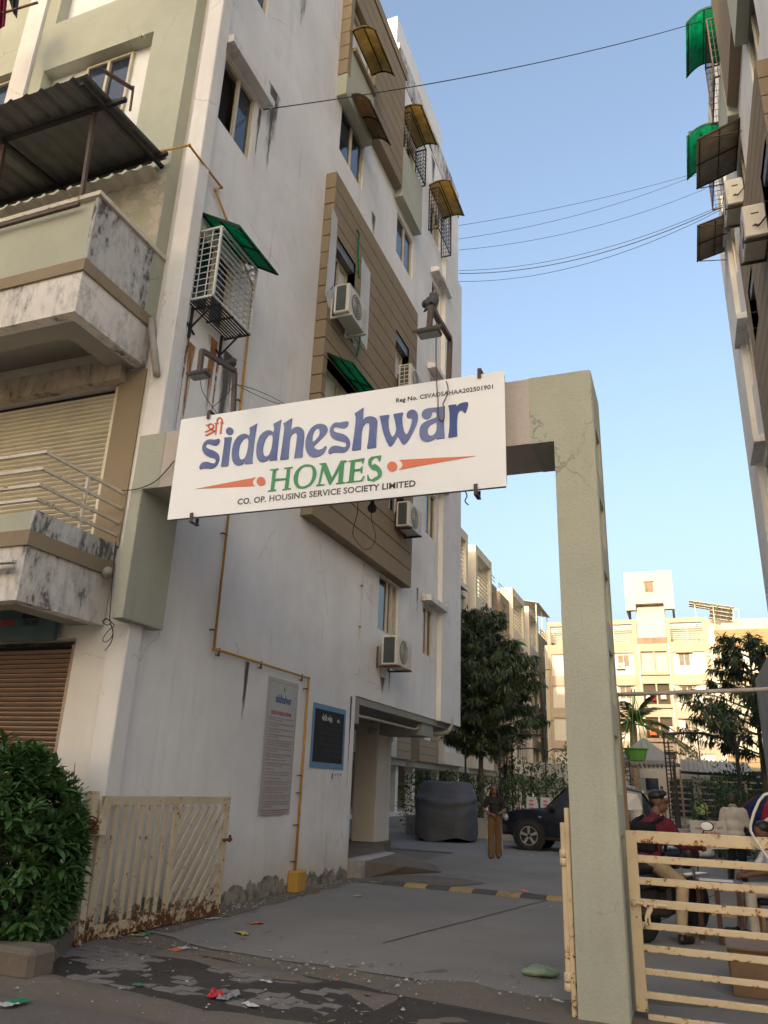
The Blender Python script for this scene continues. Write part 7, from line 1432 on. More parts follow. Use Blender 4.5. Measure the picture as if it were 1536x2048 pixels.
for px, py in ((128, 1600), (140, 1625), (150, 1560)): tw.tube([(-5.8, 6.3, .3), AY(px - 5, py + 40, 6.25), AY(px, py - 35, 6.25)], [.012, .008, .003], 5)
tw.build('stem', M['twig'], SB)
PL = thing('planter_kerb', 'broken dusty concrete planter kerb below the big bush', 'planter', (-5.5, 5.6, 0)); b = MB(); p = AZ(104, 1975, 0); b.bbox(-12, -4.83, 5.30, 5.58, -.02, .21, .04); b.add([(-4.83, 5.34, -.02), (-5.42, 6.45, -.02), (-5.62, 6.45, -.02), (-5.12, 5.5, -.02), (-4.85, 5.36, .19), (-5.42, 6.45, .16), (-5.62, 6.45, .16), (-5.12, 5.5, .19)], [(0, 1, 5, 4), (4, 5, 6, 7), (2, 3, 7, 6), (0, 4, 7, 3)]); b.build('kerb', M['dust'], PL); b = MB(); b.box(-12, -5.6, 5.581, 6.45, 0, .14); b.build('soil', M['muck'], PL)
# drooping trees
def drooper(label, base, top, crown, nb, ncl, seed, leafk=1.0, name='drooping_tree', trunk_r=.13, mat='leaf_tree', lean=(0, 0), gapless=.0):
    """crown: list of (z, radius); long drooping leaves in sprays at the ends of rising limbs"""
    rr = random.Random(seed); t = thing(name, label, 'tree', base); bx_, by_, _ = base; H = top
    tk = MB(); tk.tube([(bx_ + lean[0] * k * k, by_ + lean[1] * k * k, H * k) for k in (0, .1, .25, .5, .75, .95)], [trunk_r, trunk_r * .85, trunk_r * .75, trunk_r * .5, trunk_r * .3, .02], 9); tk.build('trunk', M['bark'], t, True)
    lf = Leaves(.23 * leafk, .052 * leafk, .35); br = MB(); zlo, zhi = crown[0][0], crown[-1][0]
    def rad(z):
        for (za_, ra), (zb_, rb) in zip(crown, crown[1:]):
            if za_ <= z <= zb_: return ra + (rb - ra) * (z - za_) / (zb_ - za_)
        return .2
    tips = []
    for k in range(nb):
        z = zlo + (zhi - zlo) * ((k + .5) / nb) ** .9; a = k * 2.399 + rr.uniform(-.3, .3); r_ = rad(z) * rr.uniform(.72, 1.12); kk = min(.95, max(0.05, (z - .25 * r_) / H))
        p0 = Vector((bx_ + lean[0] * kk * kk, by_ + lean[1] * kk * kk, kk * H)); e = p0 + Vector((math.cos(a) * r_, math.sin(a) * r_, .32 * r_)); mid = p0.lerp(e, .55) + Vector((0, 0, .06 * r_)); br.tube([p0, mid, e], [.035, .022, .008], 5)
        for _ in range(max(2, int(ncl * r_ / 2))):
            u = rr.uniform(.22, 1.03) ** .8; c = (p0.lerp(mid, u / .55) if u < .55 else mid.lerp(e, (u - .55) / .45)) + Vector((rr.uniform(-1, 1), rr.uniform(-1, 1), rr.uniform(-.7, .6))) * .30 * (.5 + .6 * (1 - u)) * max(.6, r_ / 1.6)
            tips.append((c, (e - p0).normalized()))
        tips.append((e, (e - p0).normalized()))
    for c, d in tips:
        if mnoise.noise(c * .9) < -.34 + gapless: continue
        n = rr.choice((7, 8, 9, 11)); ax = (d + Vector((0, 0, .15)) + rdir(rr) * .5).normalized(); o1 = ax.orthogonal().normalized(); o2 = ax.cross(o1); ln = rr.uniform(.12, .34) * leafk
        for k in range(n):
            a = rr.uniform(0, 6.28); q = c + ax * ln * (k / n - .5); dd = ax * .55 + (o1 * math.cos(a) + o2 * math.sin(a)) * .8 + Vector((0, 0, -.62)); lf.put(q, dd, rr.uniform(-.5, .5), rr.uniform(.75, 1.25))
    br.build('limbs', M['bark'], t); lf.mb.build('crown', M[mat], t, True, kind='stuff'); return t
q = AY(962, 1580, 31); ztop = AY(985, 1205, 31).z
zc = lambda py: AY(985, py, 31).z
drooper('tall drooping leafed tree between the near block and the far row', (q.x, 31, 0), ztop - .2, [(zc(1505), .9), (zc(1470), 2.0), (zc(1410), 2.6), (zc(1340), 2.3), (zc(1275), 1.6), (zc(1210), .6)], 92, 42, 5, 1.12)
q = AY(1530, 1560, 28); zt = AY(1500, 1262, 28).z; zc = lambda py: AY(1500, py, 28).z
drooper('dark tree with hanging leaf sprays before the sunlit block at right', (q.x, 28, 0), zt - .1, [(zc(1510), 1.2), (zc(1460), 2.5), (zc(1400), 2.2), (zc(1340), 1.6), (zc(1265), .7)], 40, 30, 9, 1.15, gapless=-.05)
# coconut palm
PM = thing('coconut_palm', 'short coconut palm with arching fronds behind the green pot', 'palm tree', AY(1271, 1600, 41)); q = AY(1271, 1560, 41); ct = AY(1266, 1448, 41); b = MB(); n = 14
b.tube([(q.x + (ct.x - q.x) * (k / n) ** 1.5, 41, ct.z * k / n) for k in range(n + 1)], [.24 - .08 * k / n + .012 * (k % 2) for k in range(n + 1)], 10); b.build('trunk', M['bark_palm'], PM)
rr = random.Random(8)
for k in range(17):
    a = k * 2.4 + rr.uniform(-.2, .2); el = rr.uniform(-.1, 1.25); Ln = rr.uniform(2.2, 3.0); pts = []; d0 = Vector((math.cos(a) * math.cos(el), math.sin(a) * math.cos(el), math.sin(el)))
    for i in range(13): s_ = i / 12; pts.append(ct + d0 * Ln * s_ + Vector((0, 0, -1.25 * s_ * s_ * (1.1 - .4 * math.sin(el)))))
    f = MB(); f.tube(pts, [.035 - .028 * i / 12 for i in range(13)], 5)
    for i in range(2, 12):
        for j in range(4):
            s_ = j / 4; p = pts[i].lerp(pts[min(12, i + 1)], s_); d = (pts[min(12, i + 1)] - pts[i]).normalized(); side = d.cross(Vector((0, 0, 1))).normalized()
            for sg in (-1, 1):
                ll = .62 * (1 - abs(i / 12 - .45) * .9); e = p + (side * sg * .75 + d * .55 + Vector((0, 0, -.28 - rr.random() * .2))) * ll; w_ = d * .028
                f.add([p - w_, p + w_, (p + e) / 2 + w_ + Vector((0, 0, .03)), e, (p + e) / 2 - w_ + Vector((0, 0, .03))], [(0, 1, 2, 3, 4)])
    f.build('frond', M['leaf_palm'], PM)
# hedges and shrubs of the garden strip
def bushy(label, boxes, n, Lk, seed, mat='leaf_hedge', name='hedge', cat='hedge', rough=.25):
    """dense small-leaved growth filling lumps (cx,cy,cz,rx,ry,rz)"""
    rr = random.Random(seed); t = thing(name, label, cat, (boxes[0][0], boxes[0][1], 0)); lf = Leaves(Lk, Lk * .42, .15); tot = sum(b[3] * b[5] + b[4] * b[5] for b in boxes)
    for bx_ in boxes:
        for _ in range(int(n * (bx_[3] * bx_[5] + bx_[4] * bx_[5]) / tot)):
            d = rdir(rr); m = max(abs(d.x), abs(d.y), abs(d.z)); d2 = d.lerp(d / m, .45); k = rr.uniform(.72, 1.05) + rough * mnoise.noise(Vector(d) * 3 + Vector(bx_[:3]))
            p = Vector((bx_[0] + d2.x * bx_[3] * k, bx_[1] + d2.y * bx_[4] * k, bx_[2] + d2.z * bx_[5] * k))
            if p.z < .02: continue
            lf.put(p, d + rdir(rr) * .8 + Vector((0, 0, .3)), rr.uniform(-1, 1), rr.uniform(.7, 1.3))
    lf.mb.build('foliage', M[mat], t, kind='stuff'); tw = MB()
    for bx_ in boxes:
        for _ in range(5): tw.tube([(bx_[0] + rr.uniform(-.2, .2), bx_[1], 0.0), (bx_[0] + rr.uniform(-.5, .5) * bx_[3], bx_[1] + rr.uniform(-.5, .5) * bx_[4], bx_[2] + bx_[5] * .5)], [.03, .012], 5)
    tw.build('stems', M['twig'], t); return t
KW = thing('garden_kerb', 'low grey concrete garden kerb behind the covered car and the woman', 'kerb', (-4, 26.2, 0)); b = MB(); b.bbox(-9.0, 3.0, 26.0, 26.25, -.01, .62, .02); b.build('kerb', M['concrete'], KW)
hx = [AY(px, 1600, 27.2).x for px in (815, 880, 945, 1010, 1075, 1135)]
bushy('long clipped hedge behind the woman and the dark car', [((hx[i] + hx[i + 1]) / 2, 27.3, 1.0, .75, .9, .95 if i != 2 else .85) for i in range(5)], 5200, .12, 31)
p = AY(1432, 1620, 24); bushy('dark green hedge left of the white shirted man', [(p.x, 24.2, .95, .62, .6, 1.0), (p.x + .5, 24.4, .8, .5, .5, .9)], 2600, .10, 32)
p = AY(1482, 1575, 29); bushy('loose green shrub under the dark tree', [(p.x, 29, 1.5, .75, .7, .9), (p.x + .9, 29.4, 1.0, .7, .7, .9)], 1700, .14, 33, name='shrub', cat='shrub', rough=.5)
p = AY(1060, 1560, 34); bushy('leafy shrub rising above the hedge behind the car', [(p.x, 34, 1.7, 1.1, .8, 1.0), (p.x + 1.6, 34.5, 2.0, .8, .8, 1.3), (p.x + 2.9, 35, 2.6, .9, .8, 1.6)], 2600, .15, 34, name='shrub', cat='shrub', rough=.55)
p = AY(1380, 1530, 46); BW = thing('boundary_wall', 'dark boundary wall with slats behind the shed and hedge', 'wall', (3, 50, 0)); b = MB(); b.box(-9, 16, 50, 50.25, 0, 3.2); b.build('wall', M['soffit'], BW)
for k in range(8): b = MB(); b.box(-2, 6, 49.9, 49.96, .5 + k * .33, .72 + k * .33); b.build('slat', M['c_navy'], BW)
bushy('green shrub by the shed under the tin canopy', [(p.x, 46, 2.9, .8, .8, 1.0), (p.x + 2.0, 46.5, 1.6, .8, .8, 1.4)], 900, .2, 35, name='shrub', cat='shrub', rough=.5)
p = AY(1008, 1485, 33); bushy('slender sapling with sparse leaves right of the tree trunk', [(p.x, 33, 3.0, .35, .35, .75), (p.x + .1, 33, 2.0, .3, .3, .5)], 420, .16, 36, name='sapling', cat='tree', rough=.5)
# concrete blocks and boundary behind
for k, (px, lab) in enumerate(((1062, 'small white painted notice slab leaning in the hedge'), (1090, 'white notice slab with red print beside the dark car bonnet'))):
    p = AY(px, 1600, 25.6); t = thing('notice_slab', lab, 'slab', (p.x, 25.6, 1.0)); b = MB(); b.prism([(p.x - .16, 25.6, .95), (p.x + .24, 25.6, .95), (p.x + .12, 25.75, 1.34), (p.x - .16, 25.75, 1.34)], (0, .05, 0)); b.build('slab', M['board_grey'], t); b = MB()
    for j in range(3): b.prism([(p.x - .07, 25.588 + .04 * j, .99 + j * .11), (p.x + .11 - .03 * j, 25.588 + .04 * j, .99 + j * .11), (p.x + .10 - .03 * j, 25.60 + .04 * j, 1.03 + j * .11), (p.x - .07, 25.60 + .04 * j, 1.03 + j * .11)], (0, .004, 0))
    b.build('print', M['ink_red'], t)
# ------------------------------------------------------------------ unseen block added behind the camera, sized to keep sun off the gateway
OP = thing('apartment_building', 'tall plain unseen apartment block added behind the viewer to shade the gateway', 'apartment building', (0, -14, 0)); YO = -14.0
for x0, x1, h_ in ((-14.5, 2.0, 23.5), (2.0, 7, 8.6)):
    b = MB(); n_ = int(h_ / 3.1); hs = [(x, x + 1.6, z, z + 1.4) for x in [x0 + 1.5 + 4.4 * i for i in range(int((x1 - x0 - 2) / 4.4))] for z in [1.2 + 3.1 * k for k in range(n_ - (h_ > 20))]]
    wall_grid(b, (x0, x1), (0, h_), hs, lambda u, v, d: (u, YO - d, v), .2); b.quad((x0, YO, h_), (x1, YO, h_), (x1, YO - 9, h_), (x0, YO - 9, h_)); b.quad((x0, YO - 9, 0), (x1, YO - 9, 0), (x1, YO - 9, h_), (x0, YO - 9, h_)); b.quad((x0, YO, 0), (x0, YO - 9, 0), (x0, YO - 9, h_), (x0, YO, h_)); b.quad((x1, YO, 0), (x1, YO - 9, 0), (x1, YO - 9, h_), (x1, YO, h_)); b.build('wall', M['white_clean'], OP)  # white chosen so the walls bounce light towards the gateway
    b = MB()
    for h in hs: b.quad((h[0], YO - .15, h[2]), (h[1], YO - .15, h[2]), (h[1], YO - .15, h[3]), (h[0], YO - .15, h[3]))
    b.build('panes', M['glass'], OP)
# ------------------------------------------------------------------ people: limbs and trunk grown into one continuous skin, clothes as regions of it
def figure(name, label, loc, rz, prims, mats, voxel=.014, extras=None, cat='person'):
    """prims: ('c', p0, r0, p1, r1, mat) tapered limb, or ('e', centre, (rx,ry,rz), mat[, tilt about x]); front is -y"""
    t = thing(name, label, cat, loc, rz); mb = MB()
    for q in prims:
        if q[0] == 'c':
            p0, p1 = Vector(q[1]), Vector(q[3]); n = 6; mb.tube([p0.lerp(p1, i / n) for i in range(n + 1)], [q[2] + (q[4] - q[2]) * i / n for i in range(n + 1)], 14); mb.ball(p0, q[2], 1, 1, 1, 14, 9); mb.ball(p1, q[4], 1, 1, 1, 14, 9)
        else:
            rx, ry, rz_ = q[2]; mm = Matrix.Rotation(q[4] if len(q) > 4 else 0, 4, 'X'); mb.ball(q[1], 1.0, rx, ry, rz_, 20, 13, mm)
    tmp = mb.build('tmp', M['skin'], None, local=True); recalc(tmp)
    md = tmp.modifiers.new('r', 'REMESH'); md.mode = 'VOXEL'; md.voxel_size = voxel; md.use_smooth_shade = True
    sm = tmp.modifiers.new('s', 'SMOOTH'); sm.factor = .5; sm.iterations = 3
    COL.objects.unlink(tmp); side = bpy.data.scenes.new('side'); side.collection.objects.link(tmp)      # evaluated apart from the big scene, which is quicker
    with bpy.context.temp_override(scene=side, view_layer=side.view_layers[0]):
        dg = bpy.context.evaluated_depsgraph_get(); me = bpy.data.meshes.new_from_object(tmp.evaluated_get(dg))
    bpy.data.objects.remove(tmp); bpy.data.scenes.remove(side)
    me.name = 'body'; me.materials.clear(); 
    for m in mats: me.materials.append(M[m])
    nf = len(me.polygons); cc = np.empty(nf * 3); me.polygons.foreach_get('center', cc); cc = cc.reshape(-1, 3); best = np.full(nf, 1e9); idx = np.zeros(nf, int)
    for q in prims:
        if q[0] == 'c':
            p0, p1 = np.array(q[1], float), np.array(q[3], float); d = p1 - p0; k = np.clip((cc - p0) @ d / max(1e-9, d @ d), 0, 1); s_ = np.linalg.norm(cc - p0 - k[:, None] * d, axis=1) - (q[2] + (q[4] - q[2]) * k); mi = q[5]
        else:
            v = cc - np.array(q[1], float)
            if len(q) > 4: v = v @ np.array(Matrix.Rotation(-q[4], 3, 'X')).T
            s_ = (np.linalg.norm(v / np.array(q[2]), axis=1) - 1) * min(q[2]); mi = q[3]
        m_ = s_ < best; best[m_] = s_[m_]; idx[m_] = mi
    me.polygons.foreach_set('material_index', idx)
    # shallow cloth folds
    nv = len(me.vertices); co = np.empty(nv * 3); no = np.empty(nv * 3); me.vertices.foreach_get('co', co); me.vertices.foreach_get('normal', no); co = co.reshape(-1, 3); no = no.reshape(-1, 3)
    k = np.array([mnoise.noise(Vector((x * 13, y * 13, z * 6))) for x, y, z in co]) * .006; me.vertices.foreach_set('co', (co + no * k[:, None]).ravel()); me.update()
    o = bpy.data.objects.new('body', me); COL.objects.link(o); o.parent = t
    return t
def face_prims(c, sk, k=1.0, yaw=0.0, jaw=True):
    """head about centre c: skull, jaw, nose, ears, lips; looks along -y turned by yaw"""
    m = Matrix.Rotation(yaw, 3, 'Z'); T_ = lambda x, y, z: tuple(Vector(c) + m @ Vector((x * k, y * k, z * k)))
    return [('e', T_(0, .012, .03), (.076 * k, .092 * k, .093 * k), sk), ('e', T_(0, -.022, -.045), (.056 * k, .066 * k, .070 * k), sk), ('c', T_(0, -.085, .012), .010 * k, T_(0, -.104, -.026), .017 * k, sk), ('e', T_(0, -.078, -.066), (.026 * k, .014 * k, .012 * k), sk), ('e', T_(.077, .012, -.01), (.012 * k, .024 * k, .034 * k), sk), ('e', T_(-.077, .012, -.01), (.012 * k, .024 * k, .034 * k), sk), ('e', T_(0, -.07, .03), (.05 * k, .022 * k, .018 * k), sk)]
def face_details(t, c, k=1.0, yaw=0.0):
    m = Matrix.Rotation(yaw, 3, 'Z'); T_ = lambda x, y, z: Vector(c) + m @ Vector((x * k, y * k, z * k)); b = MB()
    for s in (-1, 1): b.ball(T_(s * .030, -.083, .004), .0125 * k, 1.2, .6, .7, 8, 6)
    b.build('eyes', M['hair'], t, True, local=True); b = MB()
    for s in (-1, 1): b.tube([T_(s * .014, -.092, .026), T_(s * .033, -.090, .032), T_(s * .050, -.076, .024)], .0045 * k, 5)
    b.build('eyebrows', M['hair'], t, True, local=True); b = MB(); b.tube([T_(-.022, -.088, -.066), T_(0, -.093, -.064), T_(.022, -.088, -.066)], .006 * k, 6); b.build('mouth', M['c_maroon'], t, True, local=True)
def hand_prims(w_, tip, sk, k=1.0, curl=.5, side=1):
    """palm and five fingers from wrist w_ towards tip, curled"""
    w_, tip = Vector(w_), Vector(tip); d = (tip - w_).normalized(); s = d.cross(Vector((0, 0, 1))); s = s.normalized() * side if s.length > .05 else Vector((1, 0, 0)) * side; up = s.cross(d) * side; out = [('c', w_, .026 * k, w_ + d * .065 * k, .032 * k, sk)]
    for i, L in enumerate((.066, .075, .071, .056)):
        b0 = w_ + d * .075 * k + s * (i - 1.5) * .020 * k; m_ = b0 + (d * math.cos(curl) - up * math.sin(curl)) * L * .55 * k; e = m_ + (d * math.cos(curl * 2.2) - up * math.sin(curl * 2.2)) * L * .5 * k
        out += [('c', b0, .0095 * k, m_, .009 * k, sk), ('c', m_, .009 * k, e, .0075 * k, sk)]
    b0 = w_ + d * .02 * k - s * .026 * k; out += [('c', b0, .012 * k, b0 + (d * .6 - s * .6 - up * .3).normalized() * .05 * k, .010 * k, sk)]
    return out
# ---- woman walking towards us
W0 = (-4.44, 19.3, 0); hz = 1.50
pr = face_prims((0, -.005, hz), 0, .98) + [('c', (0, .012, 1.33), .048, (0, .008, 1.44), .046, 0),
    ('e', (0, .005, 1.24), (.165, .092, .12), 1), ('e', (0, 0, 1.10), (.135, .088, .13), 1), ('e', (0, .0, .99), (.128, .090, .08), 1), ('c', (-.155, .01, 1.31), .056, (.155, .01, 1.31), .056, 1), ('e', (-.06, -.055, 1.20), (.062, .05, .06), 1), ('e', (.06, -.055, 1.20), (.062, .05, .06), 1),
    ('c', (.170, .01, 1.30), .054, (.222, .03, 1.13), .054, 1), ('c', (-.170, .01, 1.30), .054, (-.222, .03, 1.13), .054, 1), ('c', (.222, .03, 1.14), .042, (.245, .03, 1.04), .037, 0), ('c', (-.222, .03, 1.14), .042, (-.245, .03, 1.04), .037, 0),
    ('c', (.245, .03, 1.04), .038, (.10, -.16, .98), .026, 0), ('c', (-.245, .03, 1.04), .038, (-.075, -.17, .955), .026, 0),
    ('e', (0, .01, .90), (.150, .105, .11), 2), ('c', (.08, .0, .86), .094, (.085, .03, .48), .078, 2), ('c', (.085, .03, .48), .078, (.080, .09, .10), .080, 2), ('c', (-.078, .0, .86), .094, (-.085, -.05, .48), .078, 2), ('c', (-.085, -.05, .48), .078, (-.085, -.08, .075), .082, 2),
    ('c', (-.085, -.07, .045), .034, (-.092, -.20, .030), .030, 0), ('c', (.08, .08, .075), .034, (.088, -.03, .035), .030, 0)]
pr += hand_prims((.10, -.16, .98), (.02, -.21, .965), 0, .9, .7, 1) + hand_prims((-.075, -.17, .955), (.01, -.215, .955), 0, .9, .6, -1)
WO = figure('person', 'woman in charcoal tee and wide brown trousers walking on the lane', W0, .20, pr, ['skin', 'c_black', 'c_khaki'], .0125); face_details(WO, (0, -.005, hz), .98)
b = MB(); b.ball((0, .025, hz + .035), 1, .088, .100, .098, 18, 12); b.v = [(x, y + (.02 if y < -.045 else 0), z) for x, y, z in b.v if True]
for s in (-1, 1):
    for i in range(6): b.tube([(s * (.055 + .006 * i), -.02 + .018 * i, hz + .06), (s * (.084 + .002 * i), -.025 + .02 * i, hz - .05), (s * (.092 + .004 * i), -.035 + .022 * i, hz - .17), (s * (.080 + .004 * i), -.055 + .026 * i, hz - .245)], [.022, .024, .020, .006], 7)
b.tube([(0, .09, hz + .06), (0, .105, hz - .08), (0, .10, hz - .22)], [.07, .075, .05], 10)
b.build('hair', M['hair'], WO, True, local=True)
b = MB(); b.bbox(-.02, .05, -.245, -.232, .95, 1.02, .004); b.build('phone', M['car_black'], tag(thing('phone', 'dark phone held in the hands of the walking woman', 'phone', (W0[0] + .05, W0[1] - .0, 0), .20), None), local=True)
b = MB()
for x, y in ((-.092, -.14), (.085, .03)): b.bbox(x - .04, x + .04, y - .12, y + .12, .0, .022, .008); b.tube([(x - .036, y - .03, .02), (x, y - .05, .06), (x + .036, y - .03, .02)], .008, 5)
b.build('sandals', M['shoe'], WO, local=True)
b = MB()
for x, y0 in ((.170, .05), (-.170, -.02)): b.tube([(x * .95, y0 - .02, .80), (x, y0, .45), (x, y0 + .05, .14)], .009, 5)
b.build('side_stripe', M['c_white'], WO, local=True)
# ---- man in maroon astride a motorcycle
mh = R(-25)      # machine heads away from us and a little right; local +y is forward here
Mx = lambda x, y: None
MC = thing('motorcycle', 'black motorcycle under the man in maroon behind the gate', 'motorcycle', (-.60, 9.85, 0), mh)
def wheel(parent, c, r, wd, name='wheel', spokes=10):
    b = MB(); b.lathe(c, [(r - .055, -wd / 2), (r - .012, -wd / 2), (r, -wd * .25), (r, wd * .25), (r - .012, wd / 2), (r - .055, wd / 2)], 28, 'X'); w_ = b.build(name, M['rubber'], parent, True, local=True); b = MB()
    for k in range(spokes): a = 2 * math.pi * k / spokes; b.tube([(c[0] - .03, c[1], c[2]), (c[0] + .0, c[1] + math.cos(a) * (r - .05), c[2] + math.sin(a) * (r - .05))], .006, 4)
    b.lathe(c, [(.05, -.06), (.06, -.02), (.06, .02), (.05, .06)], 12, 'X'); b.build('rim', M['chrome'], w_, local=True); return w_
wheel(MC, (0, .0, .30), .30, .10); wheel(MC, (0, 1.25, .30), .30, .09)
b = MB(); b.bbox(-.12, .12, -.28, .52, .70, .80, .04); b.build('seat', M['car_black'], MC, local=True)
b = MB(); b.ball((0, .72, .82), 1, .14, .26, .13, 14, 9); b.bbox(-.13, .13, .25, .55, .50, .70, .04); b.bbox(-.11, .11, -.25, .25, .52, .70, .04); b.build('fuel_tank', M['car_paint'], MC, True, local=True)
b = MB(); b.bbox(-.14, .14, .35, .80, .26, .58, .04); b.tube([(.10, .5, .3), (.16, .2, .28), (.17, -.3, .34)], .04, 10); b.build('engine', M['iron'], MC, local=True)
b = MB()
for s in (-1, 1): b.tube([(s * .07, 1.25, .30), (s * .08, 1.02, .92)], .022, 8)
b.bbox(-.07, .07, .95, 1.55, .60, .63, .01); b.build('front_fork', M['chrome'], MC, local=True)
b = MB(); b.ball((0, 1.12, .85), 1, .16, .14, .17, 14, 9); b.build('headlamp_cowl', M['car_black'], MC, True, local=True)
b = MB(); b.tube([(-.36, .86, .98), (-.2, .95, .96), (.2, .95, .96), (.36, .86, .98)], .016, 8); b.build('handlebar', M['iron'], MC, local=True)
for s in (-1, 1):
    b = MB(); b.tube([(s * .27, .92, .97), (s * .33, .90, 1.10), (s * .36, .90, 1.15)], .008, 6); b.ball((s * .40, .89, 1.19), 1, .085, .012, .055, 14, 8); m_ = b.build('mirror', M['car_black'], MC, True, local=True); b = MB(); b.ball((s * .40, .879, 1.19), 1, .075, .006, .046, 14, 8); b.build('mirror_glass', M['paper'], m_, True, local=True)  # white colour stands in for the bright reflection in the mirror
b = MB(); b.tube([(.12, .70, .62), (.30, .72, .60), (.34, .74, .42), (.30, .72, .30), (.12, .68, .28)], .016, 8); b.build('leg_guard', M['iron'], MC, local=True)
# rider, in the machine's frame but with figure front -y, so turned by 180 degrees
hc = (-.02, -.50, 1.43)
pr = face_prims(hc, 0, 1.02, R(-62)) + [('c', (0, -.40, 1.26), .055, (-.01, -.47, 1.38), .052, 0), ('e', (0, -.30, 1.10), (.190, .125, .17), 1), ('e', (0, -.20, .96), (.165, .12, .16), 1), ('e', (0, -.14, .84), (.165, .13, .12), 1), ('c', (-.19, -.36, 1.20), .066, (.19, -.36, 1.20), .066, 1), ('c', (0, -.36, 1.22), .075, (0, -.40, 1.27), .06, 1),
    ('c', (-.20, -.36, 1.19), .060, (-.30, -.46, .98), .050, 1), ('c', (-.30, -.46, .98), .050, (-.34, -.78, .96), .036, 1), ('c', (.20, -.36, 1.19), .060, (.30, -.46, .98), .050, 1), ('c', (.30, -.46, .98), .050, (.33, -.78, .97), .036, 1),
    ('e', (0, -.10, .80), (.165, .15, .09), 2), ('c', (-.10, -.14, .78), .095, (-.26, -.42, .58), .075, 2), ('c', (-.26, -.42, .58), .074, (-.31, -.22, .14), .058, 2), ('c', (.10, -.14, .78), .095, (.24, -.44, .62), .075, 2), ('c', (.24, -.44, .62), .072, (.22, -.38, .28), .055, 2)]
pr += hand_prims((-.34, -.79, .965), (-.345, -.87, .965), 0, 1, 1.1, 1) + hand_prims((.33, -.79, .975), (.335, -.87, .975), 0, 1, 1.1, -1)
pr += [('c', (-.31, -.22, .10), .045, (-.31, -.24, .05), .045, 3), ('c', (-.31, -.20, .045), .042, (-.33, -.40, .035), .036, 3), ('c', (.22, -.36, .26), .042, (.22, -.48, .24), .036, 3)]
RI = figure('person', 'man in maroon shirt with black backpack astride the motorcycle behind the gate', (-.60, 9.85, 0), mh + math.pi, pr, ['skin_dark', 'c_maroon', 'c_beige', 'shoe'], .0135); face_details(RI, hc, 1.02, R(-62))
b = MB(); b.ball((hc[0] + .020, hc[1] + .020, hc[2] + .078), 1, .096, .094, .070, 20, 12); b.ball((hc[0] + .046, hc[1] + .032, hc[2] + .015), 1, .066, .066, .085, 14, 9); b.ball((hc[0] - .035, hc[1] - .016, hc[2] + .105), 1, .058, .058, .036, 12, 8); b.v = [(x + .006 * mnoise.noise(Vector((x * 50, y * 50, z * 50))), y + .006 * mnoise.noise(Vector((x * 50, y * 50, z * 50 + 9))), z + .008 * mnoise.noise(Vector((x * 45, y * 45, 3)))) for x, y, z in b.v]; b.build('hair', M['hair'], RI, True, local=True)
b = MB(); b.bbox(-.15, .15, -.18, .0, .88, 1.22, .05); b.tube([(-.12, -.12, 1.21), (-.13, -.36, 1.275), (-.12, -.46, 1.12), (-.14, -.32, .92)], .022, 6); b.tube([(.12, -.12, 1.21), (.13, -.36, 1.275), (.12, -.46, 1.12), (.14, -.32, .92)], .022, 6)
BP = thing('backpack', 'black backpack on the back of the man in maroon', 'backpack', (-.60, 9.85, 0), mh + math.pi); b.build('bag', M['c_bag'], BP, local=True)
# ---- white shirted man from behind, bending over
pr = [('e', (0, -.06, 1.50), (.078, .095, .105), 0), ('e', (.0, -.11, 1.46), (.055, .06, .075), 0), ('e', (.078, -.05, 1.475), (.012, .022, .032), 0), ('e', (-.078, -.05, 1.475), (.012, .022, .032), 0), ('c', (0, -.02, 1.33), .055, (0, -.05, 1.43), .052, 0),
    ('e', (0, 0, 1.18), (.195, .125, .19), 1), ('e', (0, .03, 1.0), (.175, .125, .18), 1), ('e', (0, .04, .86), (.185, .13, .10), 1), ('c', (-.17, -.01, 1.29), .064, (.17, -.01, 1.29), .064, 1), ('c', (.19, -.01, 1.27), .066, (.245, .02, 1.02), .058, 1), ('c', (.245, .02, 1.02), .040, (.14, -.20, .93), .030, 0), ('c', (-.19, -.01, 1.27), .066, (-.25, .0, 1.02), .056, 1), ('c', (-.25, .0, 1.02), .04, (-.16, -.20, .93), .03, 0),
    ('e', (0, .04, .80), (.165, .12, .10), 2), ('c', (.09, .03, .78), .092, (.12, .02, .44), .072, 2), ('c', (.12, .02, .44), .072, (.15, .06, .08), .056, 2), ('c', (-.09, .03, .78), .092, (-.08, .0, .44), .072, 2), ('c', (-.08, .0, .44), .072, (-.07, .0, .08), .056, 2), ('c', (.15, .05, .04), .042, (.17, -.12, .035), .036, 3), ('c', (-.07, .0, .04), .042, (-.08, -.16, .035), .036, 3)]
pr += hand_prims((.14, -.20, .93), (.10, -.30, .92), 0, 1, .6, 1) + hand_prims((-.16, -.20, .93), (-.12, -.30, .92), 0, 1, .6, -1)
WM = figure('person', 'man in loose off white shirt and dark trousers seen from behind, head bowed', (.74, 17.55, 0), math.pi - .25, pr, ['skin_dark', 'c_white', 'c_navy', 'shoe'], .0145)
b = MB(); b.ball((0, -.045, 1.53), 1, .086, .098, .088, 16, 10); b.ball((0, .01, 1.485), 1, .074, .055, .06, 12, 8); b.build('hair', M['hair_grey'], WM, True, local=True); b = MB(); b.tube([(-.07, .0, 1.365), (-.04, .045, 1.395), (.04, .045, 1.395), (.07, .0, 1.365)], .018, 6); b.build('collar', M['c_white'], WM, True, local=True)
